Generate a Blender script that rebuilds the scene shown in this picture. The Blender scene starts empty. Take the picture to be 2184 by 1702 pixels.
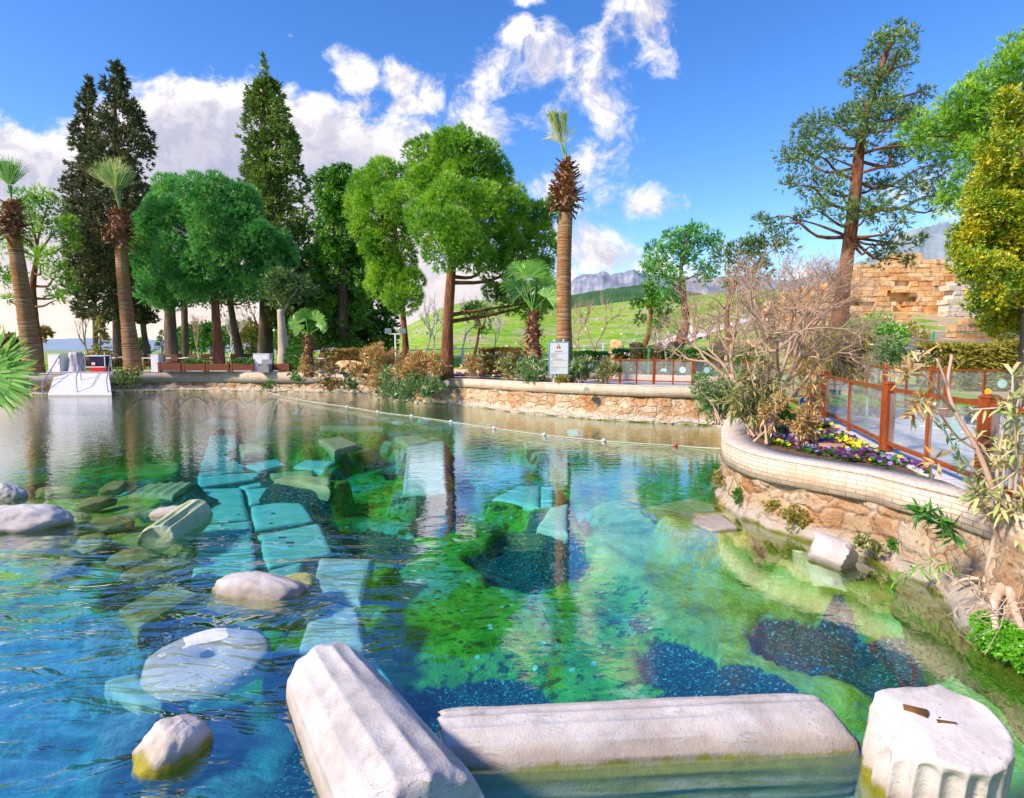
import bpy, math, random
import numpy as np
from mathutils import Vector

scene = bpy.context.scene
# ---------------------------------------------------------------- camera
FPX = 2184*20/36.0
TILT = math.atan(103/FPX)
CH = 2.3
cam_data = bpy.data.cameras.new("camera")
cam_data.lens = 20; cam_data.sensor_width = 36; cam_data.sensor_fit = 'HORIZONTAL'
cam_data.clip_start = 0.05; cam_data.clip_end = 20000
cam = bpy.data.objects.new("camera", cam_data)
cam.location = (0, 0, CH)
cam.rotation_euler = (math.pi/2-TILT, 0, 0)
scene.collection.objects.link(cam)
scene.camera = cam
scene.view_settings.view_transform = 'Standard'
scene.view_settings.look = 'None'
scene.view_settings.gamma = 1
scene.view_settings.exposure = 0.42
scene.cycles.max_bounces = 8
scene.cycles.transparent_max_bounces = 12
scene.cycles.use_denoising = True
scene.cycles.caustics_reflective = False
scene.cycles.caustics_refractive = False
scene.cycles.sample_clamp_indirect = 8

def ray(x, y):
    a = (x-1092)/FPX; b = (851-y)/FPX
    dy = math.cos(TILT)+b*math.sin(TILT); dz = -math.sin(TILT)+b*math.cos(TILT)
    return a/dy, dz/dy
def W(x, y, z=0.0):
    "point of the world seen at a pixel, at height z"
    a, c = ray(x, y); d = (z-CH)/c
    return (a*d, d, z)
def D(x, y, d):
    a, c = ray(x, y)
    return (a*d, d, CH+c*d)
def PX(d): return d/FPX

# ---------------------------------------------------------------- node helper
class NT:
    def __init__(s, tree): s.t = tree; s.n = tree.nodes; s.l = tree.links
    def put(s, inp, v):
        if v is None: return
        if hasattr(v, 'is_output'): s.l.new(v, inp)
        else:
            if inp.type == 'RGBA' and len(v) == 3: v = (*v, 1)
            inp.default_value = v
    def node(s, typ, ins=None, **kw):
        nd = s.n.new(typ)
        for k, v in kw.items(): setattr(nd, k, v)
        for k, v in (ins or {}).items(): s.put(nd.inputs[k], v)
        return nd
    def m(s, op, a, b=None, c=None, clamp=False):
        nd = s.n.new('ShaderNodeMath'); nd.operation = op; nd.use_clamp = clamp
        for i, v in enumerate((a, b, c)): s.put(nd.inputs[i], v)
        return nd.outputs[0]
    def vm(s, op, a, b=None):
        nd = s.n.new('ShaderNodeVectorMath'); nd.operation = op
        s.put(nd.inputs[0], a); s.put(nd.inputs[1], b)
        return nd.outputs['Value'] if op in ('LENGTH', 'DOT_PRODUCT') else nd.outputs[0]
    def mr(s, v, a, b, c=0.0, d=1.0, smooth=True):
        nd = s.n.new('ShaderNodeMapRange'); nd.interpolation_type = 'SMOOTHSTEP' if smooth else 'LINEAR'
        for i, q in enumerate((v, a, b, c, d)): s.put(nd.inputs[i], q)
        return nd.outputs[0]
    def mix(s, f, a, b, blend='MIX'):
        nd = s.n.new('ShaderNodeMix'); nd.data_type = 'RGBA'; nd.blend_type = blend
        s.put(nd.inputs[0], f); s.put(nd.inputs[6], a); s.put(nd.inputs[7], b)
        return nd.outputs[2]
    def noise(s, vec, scale, detail=4, rough=.55, dist=0.0):
        nd = s.node('ShaderNodeTexNoise', {'Scale': scale, 'Detail': detail, 'Roughness': rough, 'Distortion': dist})
        if vec is not None: s.put(nd.inputs['Vector'], vec)
        return nd.outputs['Fac']
    def vor(s, vec, scale, feature='F1', out='Distance', rnd=1.0):
        nd = s.node('ShaderNodeTexVoronoi', {'Scale': scale, 'Randomness': rnd}, feature=feature)
        if vec is not None: s.put(nd.inputs['Vector'], vec)
        return nd.outputs[out]
    def ramp(s, f, cols, interp='LINEAR'):
        nd = s.n.new('ShaderNodeValToRGB'); cr = nd.color_ramp; cr.interpolation = interp
        if not isinstance(cols[0][0], (tuple, list)): cols = [(c, i/(len(cols)-1)) for i, c in enumerate(cols)]
        while len(cr.elements) < len(cols): cr.elements.new(0.5)
        for e, (c, p) in zip(cr.elements, cols): e.position = p; e.color = (*c, 1)
        s.put(nd.inputs[0], f)
        return nd.outputs[0]

# ---------------------------------------------------------------- world: sky with clouds
SUN_EL, SUN_AZ = 38, -118          # azimuth clockwise from +Y
wd = bpy.data.worlds.new("World"); scene.world = wd; wd.use_nodes = True
w = NT(wd.node_tree); w.n.clear()
sky = w.node('ShaderNodeTexSky', sky_type='NISHITA', sun_disc=False, sun_elevation=math.radians(SUN_EL),
             sun_rotation=math.radians(SUN_AZ), air_density=1.0, dust_density=0.3, ozone_density=3.0)
hs = w.node('ShaderNodeHueSaturation', {'Saturation': 1.30, 'Value': 1.9, 'Hue': 0.512, 'Color': sky.outputs[0]})
tc = w.node('ShaderNodeTexCoord')
sep = w.node('ShaderNodeSeparateXYZ', {0: tc.outputs['Generated']})
yy = w.m('MAXIMUM', w.m('ABSOLUTE', sep.outputs[1]), 0.06)
u = w.m('DIVIDE', sep.outputs[0], yy); v = w.m('DIVIDE', sep.outputs[2], yy)
p = w.node('ShaderNodeCombineXYZ', {0: u, 1: v, 2: w.m('MULTIPLY', sep.outputs[1], 0.3)}).outputs[0]
wob = w.node('ShaderNodeTexNoise', {'Scale': 5.0, 'Detail': 3.0, 'Vector': p})
pw = w.vm('ADD', p, w.vm('MULTIPLY', w.vm('SUBTRACT', wob.outputs['Color'], (.5, .5, .5)), (.12, .10, 0)))
def cloud_mask(ells):
    out = None
    for (x, y, rx, ry, wt) in ells:
        cu, cv = ray(x, y)
        q = w.vm('MULTIPLY', w.vm('SUBTRACT', pw, (cu, cv, 0)), (FPX/rx, FPX/ry, 0))
        k = w.m('MULTIPLY', w.m('SUBTRACT', 1.0, w.vm('LENGTH', q), clamp=True), wt)
        out = k if out is None else w.m('MAXIMUM', out, k)
    return out
M1 = cloud_mask([(60, 520, 420, 330, 1.7), (430, 420, 460, 300, 1.9), (720, 420, 330, 260, 1.7), (560, 650, 1400, 230, 1.5),
                 (1040, 330, 150, 170, .85), (1035, 170, 100, 170, .80), (1165, 145, 120, 100, .66), (1270, 210, 190, 200, .60),
                 (1370, 50, 150, 170, .78), (1270, 330, 200, 140, .62), (1170, 250, 130, 150, .62), (1180, 400, 130, 130, .66), (1290, 530, 240, 110, 1.0), (1370, 430, 170, 80, .66), (1340, 600, 200, 60, .9),
                 (735, 140, 80, 90, .74), (855, 158, 85, 60, .9), (915, 185, 70, 80, .74), (622, 75, 60, 60, .52), (860, 215, 100, 45, .85),
                 (1095, 80, 90, 60, .70), (1140, 10, 70, 30, .7), (760, 215, 90, 50, .8), (1530, 190, 80, 40, .42), (1330, 700, 500, 130, .9), (1950, 620, 700, 110, .9), (2060, 430, 260, 120, .55)])
n1 = w.noise(pw, 8.5, 10, .66); n2 = w.noise(w.vm('ADD', pw, (-.018, .026, 0)), 8.5, 10, .66)
dens = w.m('ADD', w.m('MULTIPLY', M1, 1.25), w.m('MULTIPLY', w.m('SUBTRACT', n1, .5), 2.5))
a = w.m('MULTIPLY', w.mr(dens, .40, .95), w.mr(M1, 0.0, .12))
lit = w.mr(w.m('SUBTRACT', n1, n2), -.10, .07)
edge = w.mr(w.m('ADD', M1, w.m('MULTIPLY', n1, .8)), .95, 1.75)
light = w.m('MULTIPLY', w.m('ADD', .45, w.m('MULTIPLY', lit, .55)), w.m('SUBTRACT', 1.0, w.m('MULTIPLY', edge, .66)), clamp=True)
ccol = w.mix(light, (.36, .39, .58), (1.12, 1.06, 1.04))
warm = w.m('MULTIPLY', w.mr(v, .32, .02), w.mr(u, .35, -.5))
ccol = w.mix(w.m('MULTIPLY', warm, .8), ccol, w.mix(w.noise(p, 9, 3), (.85, .72, .70), (1.35, 1.12, .92)))
ccol = w.vm('MULTIPLY', ccol, (8.2, 8.2, 8.2))
col = w.mix(a, hs.outputs[0], ccol)
bg = w.node('ShaderNodeBackground', {'Color': col, 'Strength': 0.1})
wo = w.node('ShaderNodeOutputWorld', {0: bg.outputs[0]})

# ---------------------------------------------------------------- sun
sl = bpy.data.lights.new("sun", 'SUN'); sl.energy = 4.9; sl.angle = math.radians(8); sl.color = (1, .86, .68)
so = bpy.data.objects.new("sun", sl); scene.collection.objects.link(so)
az, el = math.radians(SUN_AZ), math.radians(SUN_EL)
sd = Vector((math.sin(az)*math.cos(el), math.cos(az)*math.cos(el), math.sin(el)))
so.rotation_euler = sd.to_track_quat('Z', 'Y').to_euler()

# ---------------------------------------------------------------- helpers
COL = scene.collection
ORG = {}
def vnoise(P):
    P = np.asarray(P, float); i = np.floor(P).astype(np.int64); f = P-i; f = f*f*(3-2*f)
    def h(a, b, c):
        n = (a*73856093) ^ (b*19349663) ^ (c*83492791)
        n = (n ^ (n >> 13))*1274126177 & 0x7fffffff
        return ((n ^ (n >> 16)) & 0xffff)/65535.0
    x, y, z = i[..., 0], i[..., 1], i[..., 2]; fx, fy, fz = f[..., 0], f[..., 1], f[..., 2]
    r = 0
    for a in (0, 1):
        for b in (0, 1):
            for c in (0, 1):
                wgt = (fx if a else 1-fx)*(fy if b else 1-fy)*(fz if c else 1-fz)
                r = r+wgt*h(x+a, y+b, z+c)
    return r
def fbm(P, o=4, gain=.5):
    P = np.asarray(P, float); s = 0; a = 1; t = 0
    for k in range(o):
        s = s+a*vnoise(P*(2.03**k)+k*17.3); t += a; a *= gain
    return s/t

def fast_mesh(name, V, F, smooth=False, uv=None):
    V = np.ascontiguousarray(V, dtype=np.float32)
    me = bpy.data.meshes.new(name)
    if isinstance(F, list):
        me.from_pydata([tuple(map(float, q)) for q in V], [], F)
        nl = len(me.loops)
    else:
        F = np.ascontiguousarray(F, dtype=np.int32); n, k = F.shape
        me.vertices.add(len(V)); me.vertices.foreach_set('co', V.ravel())
        me.loops.add(n*k); me.loops.foreach_set('vertex_index', F.ravel())
        me.polygons.add(n); me.polygons.foreach_set('loop_start', np.arange(0, n*k, k, dtype=np.int32))
    if uv is not None:
        me.update(calc_edges=True)
        idx = np.empty(len(me.loops), dtype=np.int32); me.loops.foreach_get('vertex_index', idx)
        l = me.uv_layers.new(name='uv'); l.data.foreach_set('uv', np.asarray(uv, dtype=np.float32)[idx].ravel())
    if smooth: me.polygons.foreach_set('use_smooth', np.ones(len(me.polygons), dtype=bool))
    me.update(calc_edges=True); me.validate()
    return me
def mesh_obj(name, V, F, mat, parent=None, smooth=False, uv=None, recenter=True):
    V = np.asarray(V, float)
    if parent is not None: o0 = ORG[parent.name]
    elif recenter: o0 = np.array([(V[:, 0].min()+V[:, 0].max())/2, (V[:, 1].min()+V[:, 1].max())/2, V[:, 2].min()])
    else: o0 = np.zeros(3)
    me = fast_mesh(name, V-o0, F, smooth, uv)
    if mat: me.materials.append(mat)
    o = bpy.data.objects.new(name, me); COL.objects.link(o)
    if parent is not None: o.parent = parent
    else: o.location = o0
    ORG[o.name] = o0
    return o
def tag(o, label=None, cat=None, group=None, kind=None):
    if label: o['label'] = label
    if cat: o['category'] = cat
    if group: o['group'] = group
    if kind: o['kind'] = kind
    return o
def struct(o): o['kind'] = 'structure'; return o
def thing(name, loc, label, cat, group=None):
    o = bpy.data.objects.new(name, None); COL.objects.link(o); o.location = loc; o.empty_display_size = .2
    ORG[o.name] = np.array(loc, float)
    return tag(o, label, cat, group)
def copy_tree(o, loc=None, rz=None, sc=None, label=None):
    c = o.copy(); COL.objects.link(c)
    if loc is not None: c.location = loc
    if rz is not None: c.rotation_euler = (0, 0, rz)
    if sc is not None: c.scale = (sc, sc, sc) if not isinstance(sc, tuple) else sc
    if label: c['label'] = label
    def rec(src, dst):
        for ch in [x for x in src.children]:
            q = ch.copy(); COL.objects.link(q); q.parent = dst; rec(ch, q)
    rec(o, c)
    return c

def catmull(pts, n=6):
    P = [np.array(p, float) for p in pts]
    if len(P) < 3:
        return np.array([P[0]+(P[-1]-P[0])*i/n for i in range(n+1)])
    Q = [2*P[0]-P[1]]+P+[2*P[-1]-P[-2]]; out = []
    for i in range(1, len(Q)-2):
        for k in range(n):
            t = k/n; a, b, c, d = Q[i-1], Q[i], Q[i+1], Q[i+2]
            out.append(.5*((2*b)+(-a+c)*t+(2*a-5*b+4*c-d)*t*t+(-a+3*b-3*c+d)*t**3))
    out.append(P[-1]); return np.array(out)
def tube_vf(pts, rad, seg=8, cap=True, rough=0.0, seed=0):
    pts = np.asarray(pts, float); n = len(pts)
    if np.isscalar(rad): rad = [rad]*n
    rad = np.interp(np.linspace(0, 1, n), np.linspace(0, 1, len(rad)), rad)
    T = np.gradient(pts, axis=0); T /= np.linalg.norm(T, axis=1)[:, None]+1e-9
    ref = np.array([0, 0, 1.0]) if abs(T[:, 2]).mean() < .8 else np.array([1.0, 0, 0])
    A = np.cross(T, ref); A /= np.linalg.norm(A, axis=1)[:, None]+1e-9; B = np.cross(T, A)
    th = np.arange(seg)*2*math.pi/seg
    V = pts[:, None, :]+rad[:, None, None]*(A[:, None, :]*np.cos(th)[None, :, None]+B[:, None, :]*np.sin(th)[None, :, None])
    if rough:
        nn = fbm(V*2.0/max(rad.max(), .02)*.5+seed, 3)-.5
        V = pts[:, None, :]+(V-pts[:, None, :])*(1+rough*2*nn[..., None])
    V = V.reshape(-1, 3); F = []
    for i in range(n-1):
        for j in range(seg):
            k = (j+1) % seg
            F.append((i*seg+j, i*seg+k, (i+1)*seg+k, (i+1)*seg+j))
    if cap: F.append(tuple(range(seg-1, -1, -1))); F.append(tuple((n-1)*seg+j for j in range(seg)))
    return V, F
class MB:
    def __init__(s): s.V = []; s.F = []; s.n = 0
    def add(s, V, F):
        V = np.asarray(V, float).reshape(-1, 3); s.V.append(V); o = s.n
        s.F.extend(tuple(int(i)+o for i in f) for f in F); s.n += len(V); return s
    def box(s, c, size, rz=0.0, rx=0.0, taper=1.0):
        sx, sy, sz = [q/2 for q in size]
        V = np.array([(x*sx*(taper if z > 0 else 1), y*sy*(taper if z > 0 else 1), z*sz) for z in (-1, 1) for y in (-1, 1) for x in (-1, 1)], float)
        if rx: c_, s_ = math.cos(rx), math.sin(rx); V = V @ np.array([[1, 0, 0], [0, c_, s_], [0, -s_, c_]])
        if rz: c_, s_ = math.cos(rz), math.sin(rz); V = V @ np.array([[c_, s_, 0], [-s_, c_, 0], [0, 0, 1]])
        return s.add(V+np.array(c), [(0, 2, 3, 1), (4, 5, 7, 6), (0, 1, 5, 4), (2, 6, 7, 3), (0, 4, 6, 2), (1, 3, 7, 5)])
    def beam(s, a, b, wd, ht):
        a = np.array(a, float); b = np.array(b, float); d = b-a; L = np.linalg.norm(d); d /= L
        up = np.array([0, 0, 1.0]) if abs(d[2]) < .9 else np.array([0, 1.0, 0])
        x = np.cross(d, up); x /= np.linalg.norm(x); z = np.cross(x, d)
        V = [p_+x*i*wd/2+z*j*ht/2 for p_ in (a, b) for (i, j) in ((-1, -1), (1, -1), (1, 1), (-1, 1))]
        return s.add(V, [(3, 2, 1, 0), (4, 5, 6, 7), (0, 1, 5, 4), (1, 2, 6, 5), (2, 3, 7, 6), (3, 0, 4, 7)])
    def tube(s, pts, rad, seg=8, **k): return s.add(*tube_vf(pts, rad, seg, **k))
    def lathe(s, prof, c, seg=16):
        V = [(c[0]+r*math.cos(a), c[1]+r*math.sin(a), c[2]+z) for r, z in prof for a in [i*2*math.pi/seg for i in range(seg)]]
        F = []
        for i in range(len(prof)-1):
            for j in range(seg):
                k = (j+1) % seg; F.append((i*seg+j, i*seg+k, (i+1)*seg+k, (i+1)*seg+j))
        F.append(tuple(range(seg-1, -1, -1))); F.append(tuple((len(prof)-1)*seg+j for j in range(seg)))
        return s.add(V, F)
    def build(s, name, mat, parent=None, smooth=False, recenter=True):
        return mesh_obj(name, np.concatenate(s.V), s.F, mat, parent, smooth, recenter=recenter)

def norm(a): return a/(np.linalg.norm(a, axis=-1, keepdims=True)+1e-9)
def needles(rng, P, Dn, k, L, wdt, spread, leaf=False, droop=0.0):
    n = len(P); d = norm(Dn[:, None, :]+spread*rng.normal(size=(n, k, 3)))
    if droop: d = norm(d+np.array([0, 0, -droop]))
    side = norm(np.cross(d, rng.normal(size=(n, k, 3))))*wdt/2
    ln = (L*(.6+.7*rng.random((n, k))))[..., None]; b = np.repeat(P[:, None, :], k, 1)
    if leaf:
        V = np.stack([b, b+d*ln*.45+side, b+d*ln, b+d*ln*.45-side], 2).reshape(-1, 3)
        return V, np.arange(len(V)).reshape(-1, 4)
    V = np.stack([b-side, b+side, b+d*ln], 2).reshape(-1, 3)
    return V, np.arange(len(V)).reshape(-1, 3)
def cat(parts):
    Vs, Fs, o = [], [], 0
    for V, F in parts: Vs.append(V); Fs.append(F+o); o += len(V)
    return np.concatenate(Vs), np.concatenate(Fs)

# ---------------------------------------------------------------- materials
def newmat(name):
    m = bpy.data.materials.new(name); m.use_nodes = True; t = NT(m.node_tree); t.n.clear()
    out = t.n.new('ShaderNodeOutputMaterial')
    return m, t, out
def principled(t, out, col, rough=.8, spec=.3, bump=None, bstr=.3, bdist=.02, metal=0.0):
    b = t.node('ShaderNodeBsdfPrincipled', {'Base Color': col, 'Roughness': rough, 'Specular IOR Level': spec, 'Metallic': metal})
    if bump is not None:
        bn = t.node('ShaderNodeBump', {'Strength': bstr, 'Distance': bdist, 'Height': bump}); t.l.new(bn.outputs[0], b.inputs['Normal'])
    t.l.new(b.outputs[0], out.inputs[0]); return b
def simple(name, cols, scale=6.0, rough=.8, bstr=.4, bdist=.02, spec=.3, detail=6, stretch=(1, 1, 1), metal=0.0, fine=None):
    m, t, out = newmat(name)
    v = t.vm('MULTIPLY', t.node('ShaderNodeTexCoord').outputs['Object'], stretch)
    n = t.noise(v, scale, detail, .6)
    c = t.ramp(t.mr(n, .28, .72, smooth=False), cols)
    if fine: c = t.mix(t.mr(t.noise(v, fine, 3), .35, .7), c, t.mix(1.0, c, (.6, .6, .6), 'MULTIPLY'))
    principled(t, out, c, rough, spec, t.noise(v, scale*3, 5), bstr, bdist, metal)
    return m
def leafmat(name, cols, trans=.4, big=.5, rough=.6, rnd=.6):
    trans *= .7
    m, t, out = newmat(name)
    g = t.node('ShaderNodeNewGeometry'); tc = t.node('ShaderNodeTexCoord')
    n = t.noise(tc.outputs['Object'], big, 3)
    f = t.m('ADD', t.m('MULTIPLY', g.outputs['Random Per Island'], rnd), t.m('MULTIPLY', t.mr(n, .3, .7), 1-rnd))
    c = t.ramp(f, cols)
    df = t.node('ShaderNodeBsdfDiffuse', {0: c}); tr = t.node('ShaderNodeBsdfTranslucent', {0: c})
    gl = t.node('ShaderNodeBsdfGlossy', {'Color': (1, 1, 1, 1), 'Roughness': .45})
    a_ = t.node('ShaderNodeMixShader', {0: trans, 1: df.outputs[0], 2: tr.outputs[0]})
    b_ = t.node('ShaderNodeMixShader', {0: .05, 1: a_.outputs[0], 2: gl.outputs[0]})
    t.l.new(b_.outputs[0], out.inputs[0]); return m

def stone_mat(name, cols, stain=(.42, .27, .16), algae=(.30, .30, .02), aw=.05, flat=False, vein=True, moss=None, scale=2.2):
    m, t, out = newmat(name)
    o = t.node('ShaderNodeTexCoord').outputs['Object']; pz = t.node('ShaderNodeSeparateXYZ', {0: t.node('ShaderNodeNewGeometry').outputs['Position']}).outputs[2]
    c = t.ramp(t.mr(t.noise(o, scale, 8, .65), .3, .7, smooth=False), cols)
    st = t.mr(t.noise(o, scale*1.7, 6, .7, .6), .60, .72); c = t.mix(t.m('MULTIPLY', st, .45), c, stain)
    if vein:
        cr = t.mr(t.m('ABSOLUTE', t.m('SUBTRACT', t.noise(t.vm('MULTIPLY', o, (.45, 1, 2.6)), scale*1.3, 6, .62, .5), .5)), .0, .007, 1, 0); cr = t.m('MULTIPLY', cr, t.mr(t.noise(o, 1.7, 4), .48, .60))
        c = t.mix(t.m('MULTIPLY', cr, .45), c, (.34, .20, .15))
        pit = t.mr(t.vor(o, scale*9), .05, .12, 1, 0); c = t.mix(t.m('MULTIPLY', t.m('MULTIPLY', pit, t.mr(t.noise(o, scale*2, 4), .45, .6)), .7), c, (.33, .2, .14))
    if moss: c = t.mix(t.mr(t.noise(o, scale*1.3, 6, .65), .44, .58), c, moss)
    gr = t.mr(t.noise(t.vm('MULTIPLY', o, (1, 1, 1.6)), 13, 8, .72), .52, .68); c = t.mix(t.m('MULTIPLY', gr, .24), c, tuple(q*.8 for q in stain))
    wob_ = t.m('MULTIPLY', t.m('SUBTRACT', t.noise(o, 5, 7, .7), .5), .16)
    if aw > -1:
        dirt = t.m('MULTIPLY', t.mr(t.m('ADD', pz, t.m('MULTIPLY', t.m('SUBTRACT', t.noise(o, 3.5, 7, .7), .5), .6)), .20, -.02), .42); c = t.mix(dirt, c, stain)
        blk = t.mr(t.noise(t.vm('MULTIPLY', o, (1, 1, .5)), 2.7, 8, .74), .56, .68); c = t.mix(t.m('MULTIPLY', blk, .5), c, (.20, .17, .15))
    al = t.mr(t.m('ADD', pz, wob_), aw, aw-.05); deep = t.mr(t.m('ADD', pz, wob_), -.03, -.13)
    al = t.m('MULTIPLY', al, t.m('SUBTRACT', 1.0, t.m('MULTIPLY', deep, t.m('ADD', .30, t.m('MULTIPLY', t.mr(t.noise(t.vm('MULTIPLY', o, (.5, 2.5, 6)), 3, 4, .6), .56, .44), .6)))))
    c = t.mix(al, c, t.mix(t.noise(o, 14, 4), algae, tuple(q*.4 for q in algae)))
    wet = t.m('MULTIPLY', t.mr(t.m('ADD', pz, t.m('MULTIPLY', wob_, .4)), .085, .03), .40 if aw > -1 else 0.0); c = t.mix(wet, c, (.16, .13, .09))
    c = t.mix(al, c, t.mix(t.noise(o, 14, 4), algae, tuple(q*.4 for q in algae)))
    h = t.m('ADD', t.noise(o, 3, 10, .66), t.m('MULTIPLY', t.noise(o, 60, 5, .7), .30))
    if vein: h = t.m('SUBTRACT', h, t.m('MULTIPLY', t.m('MAXIMUM', t.m('MULTIPLY', pit, t.mr(t.noise(o, scale*2, 4), .45, .6)), t.m('MULTIPLY', cr, .5)), .3))
    principled(t, out, c, .75, .3, h, .65, .03)
    return m
# ================================================================= materials of the place
MARBLE = stone_mat('marble', [(.36, .32, .31), (.54, .50, .49), (.64, .61, .60)], stain=(.42, .30, .20), aw=.015)
MARBLE_DRY = stone_mat('dry_marble', [(.42, .36, .33), (.60, .54, .51), (.70, .66, .63)], stain=(.40, .27, .16), aw=.06, algae=(.42, .36, .03))
MARBLE_WET = stone_mat('wet_marble', [(.46, .48, .46), (.66, .68, .66), (.80, .82, .80)], stain=(.40, .42, .30), aw=-9, scale=1.6)
SLAB_TEAL = stone_mat('sunken_slab', [(.36, .60, .62), (.60, .80, .84), (.80, .94, .96)], stain=(.28, .50, .34), aw=-9, scale=2.2, moss=(.46, .72, .64))  # teal tint of the water partly put into the stone colour
SLAB_MOSS = stone_mat('mossy_slab', [(.30, .36, .18), (.48, .54, .30), (.56, .60, .40)], stain=(.22, .25, .06), aw=-9, scale=1.8)
ROCK_MOSS = stone_mat('mossy_rock', [(.22, .24, .06), (.36, .36, .13), (.50, .48, .26)], stain=(.16, .2, .03), aw=-9, scale=2.6)
BEIGE = simple('beige_plaster', [(.5, .42, .34), (.62, .54, .46)], 3)
WHITE = simple('white_paint', [(.72, .72, .76), (.8, .8, .84)], 3, .5, .1)
STEEL = simple('steel', [(.42, .42, .45), (.6, .6, .64)], 8, .32, .05, metal=.8)
DARKWOOD = simple('dark_wood', [(.10, .04, .02), (.2, .08, .04)], 5, .6)
REDWOOD = simple('stained_wood', [(.22, .035, .006), (.36, .075, .014), (.44, .11, .03)], 2.2, .45, .2, stretch=(3, 3, .5), fine=30)
PLANTERWOOD = simple('planter_wood', [(.13, .035, .015), (.24, .07, .03)], 1.5, .6, .3, stretch=(1, 1, 9))
RUST = simple('rusty_orange', [(.4, .13, .03), (.5, .2, .06)], 5)

def glass_mat(name='pane_glass', tint=(.93, .97, .97), milky=.10):
    m, t, out = newmat(name)
    lw = t.node('ShaderNodeLayerWeight', {'Blend': .5}); fac = t.m('ADD', t.m('MULTIPLY', t.m('POWER', lw.outputs['Facing'], 4.0), .5), .03)
    tr = t.node('ShaderNodeBsdfTransparent', {0: (*tint, 1)}); gl = t.node('ShaderNodeBsdfGlossy', {'Roughness': .02})
    a_ = t.node('ShaderNodeMixShader', {0: fac, 1: tr.outputs[0], 2: gl.outputs[0]})
    df = t.node('ShaderNodeBsdfDiffuse', {0: (.75, .8, .85, 1)})
    nz = t.m('MULTIPLY', t.noise(t.node('ShaderNodeTexCoord').outputs['Object'], 3, 3), milky*2)
    b_ = t.node('ShaderNodeMixShader', {0: nz, 1: a_.outputs[0], 2: df.outputs[0]})
    t.l.new(b_.outputs[0], out.inputs[0]); return m
GLASS = glass_mat()
STICKER = simple('frosted_sticker', [(.45, .68, .72), (.55, .76, .80)], 3, .6, .1)

def brick_mat(name, cols, mortar, bw=.2, bh=.055, ms=.006):
    m, t, out = newmat(name)
    uv = t.node('ShaderNodeTexCoord').outputs['UV']
    b = t.node('ShaderNodeTexBrick', {'Vector': uv, 'Color1': cols[0], 'Color2': cols[1], 'Mortar': mortar, 'Scale': 1.0,
               'Mortar Size': ms, 'Mortar Smooth': .2, 'Bias': 0.0, 'Brick Width': bw, 'Row Height': bh})
    o = t.node('ShaderNodeTexCoord').outputs['Object']
    c = t.mix(t.mr(t.noise(o, 2.5, 6), .42, .75), b.outputs['Color'], tuple(q*.75 for q in cols[2]))
    c = t.mix(t.m('MULTIPLY', t.mr(t.noise(o, 25, 4), .5, .8), .4), c, (.30, .20, .13))
    dr = t.mr(t.noise(t.vm('MULTIPLY', o, (5, 5, .6)), 1.6, 6, .7), .50, .68); c = t.mix(t.m('MULTIPLY', dr, .45), c, (.40, .30, .21))
    h = t.m('ADD', t.m('MULTIPLY', b.outputs['Fac'], -1.0), t.m('MULTIPLY', t.noise(o, 30, 3), .6))
    principled(t, out, c, .8, .3, h, .6, .008); return m
CAPBRICK = brick_mat('travertine_bricks', [(.78, .64, .52), (.70, .54, .42), (.76, .52, .36)], (.42, .29, .2))
COPING = simple('travertine_coping', [(.66, .53, .43), (.76, .64, .54), (.80, .70, .62)], 3, .8, .3, fine=30)
def rockwall_mat():
    m, t, out = newmat('rubble_wall')
    o = t.node('ShaderNodeTexCoord').outputs['Object']; pz = t.node('ShaderNodeSeparateXYZ', {0: t.node('ShaderNodeNewGeometry').outputs['Position']}).outputs[2]
    o2 = t.vm('ADD', t.vm('MULTIPLY', o, (1, 1, 1.7)), t.vm('MULTIPLY', t.node('ShaderNodeTexNoise', {'Scale': 3.0, 'Detail': 4.0, 'Vector': o}).outputs['Color'], (.35, .35, .35)))
    e = t.vor(o2, 2.6, 'DISTANCE_TO_EDGE'); cell = t.vor(o2, 2.6, 'F1', 'Color')
    r = t.node('ShaderNodeSeparateXYZ', {0: cell}).outputs[0]
    c = t.ramp(t.m('ADD', t.m('MULTIPLY', r, .45), t.m('MULTIPLY', t.mr(t.noise(o, 4, 8, .7), .3, .7, smooth=False), .55)), [(.34, .18, .09), (.58, .36, .20), (.74, .56, .38), (.82, .68, .52)])
    c = t.mix(t.m('MULTIPLY', t.mr(t.noise(o, .9, 5, .6), .50, .66), .8), c, (.58, .24, .07))
    c = t.mix(t.mr(t.noise(o, 11, 7, .75), .54, .66), c, (.26, .13, .06))
    c = t.mix(t.m('MULTIPLY', t.m('MULTIPLY', t.mr(e, .03, .0), t.mr(t.noise(o, 1.9, 4), .42, .58)), .75), c, (.16, .08, .04))
    wb = t.m('MULTIPLY', t.m('SUBTRACT', t.noise(o, 2.2, 5), .5), .25)
    c = t.mix(t.m('MULTIPLY', t.mr(t.m('ADD', pz, wb), .26, .10), t.mr(t.noise(o, 5, 4), .3, .5)), c, (.66, .56, .46))
    c = t.mix(t.mr(t.m('ADD', pz, wb), .05, -.02), c, (.20, .22, .02))
    c = t.mix(t.mr(t.noise(o, 1.7, 6, .65), .60, .68), c, (.16, .19, .03))
    h = t.m('ADD', t.m('MULTIPLY', t.mr(e, 0, .16), .45), t.m('MULTIPLY', t.noise(o, 6, 9, .72), 1.3))
    principled(t, out, c, .9, .2, h, 1.0, .10); return m
ROCKWALL = rockwall_mat()

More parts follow.
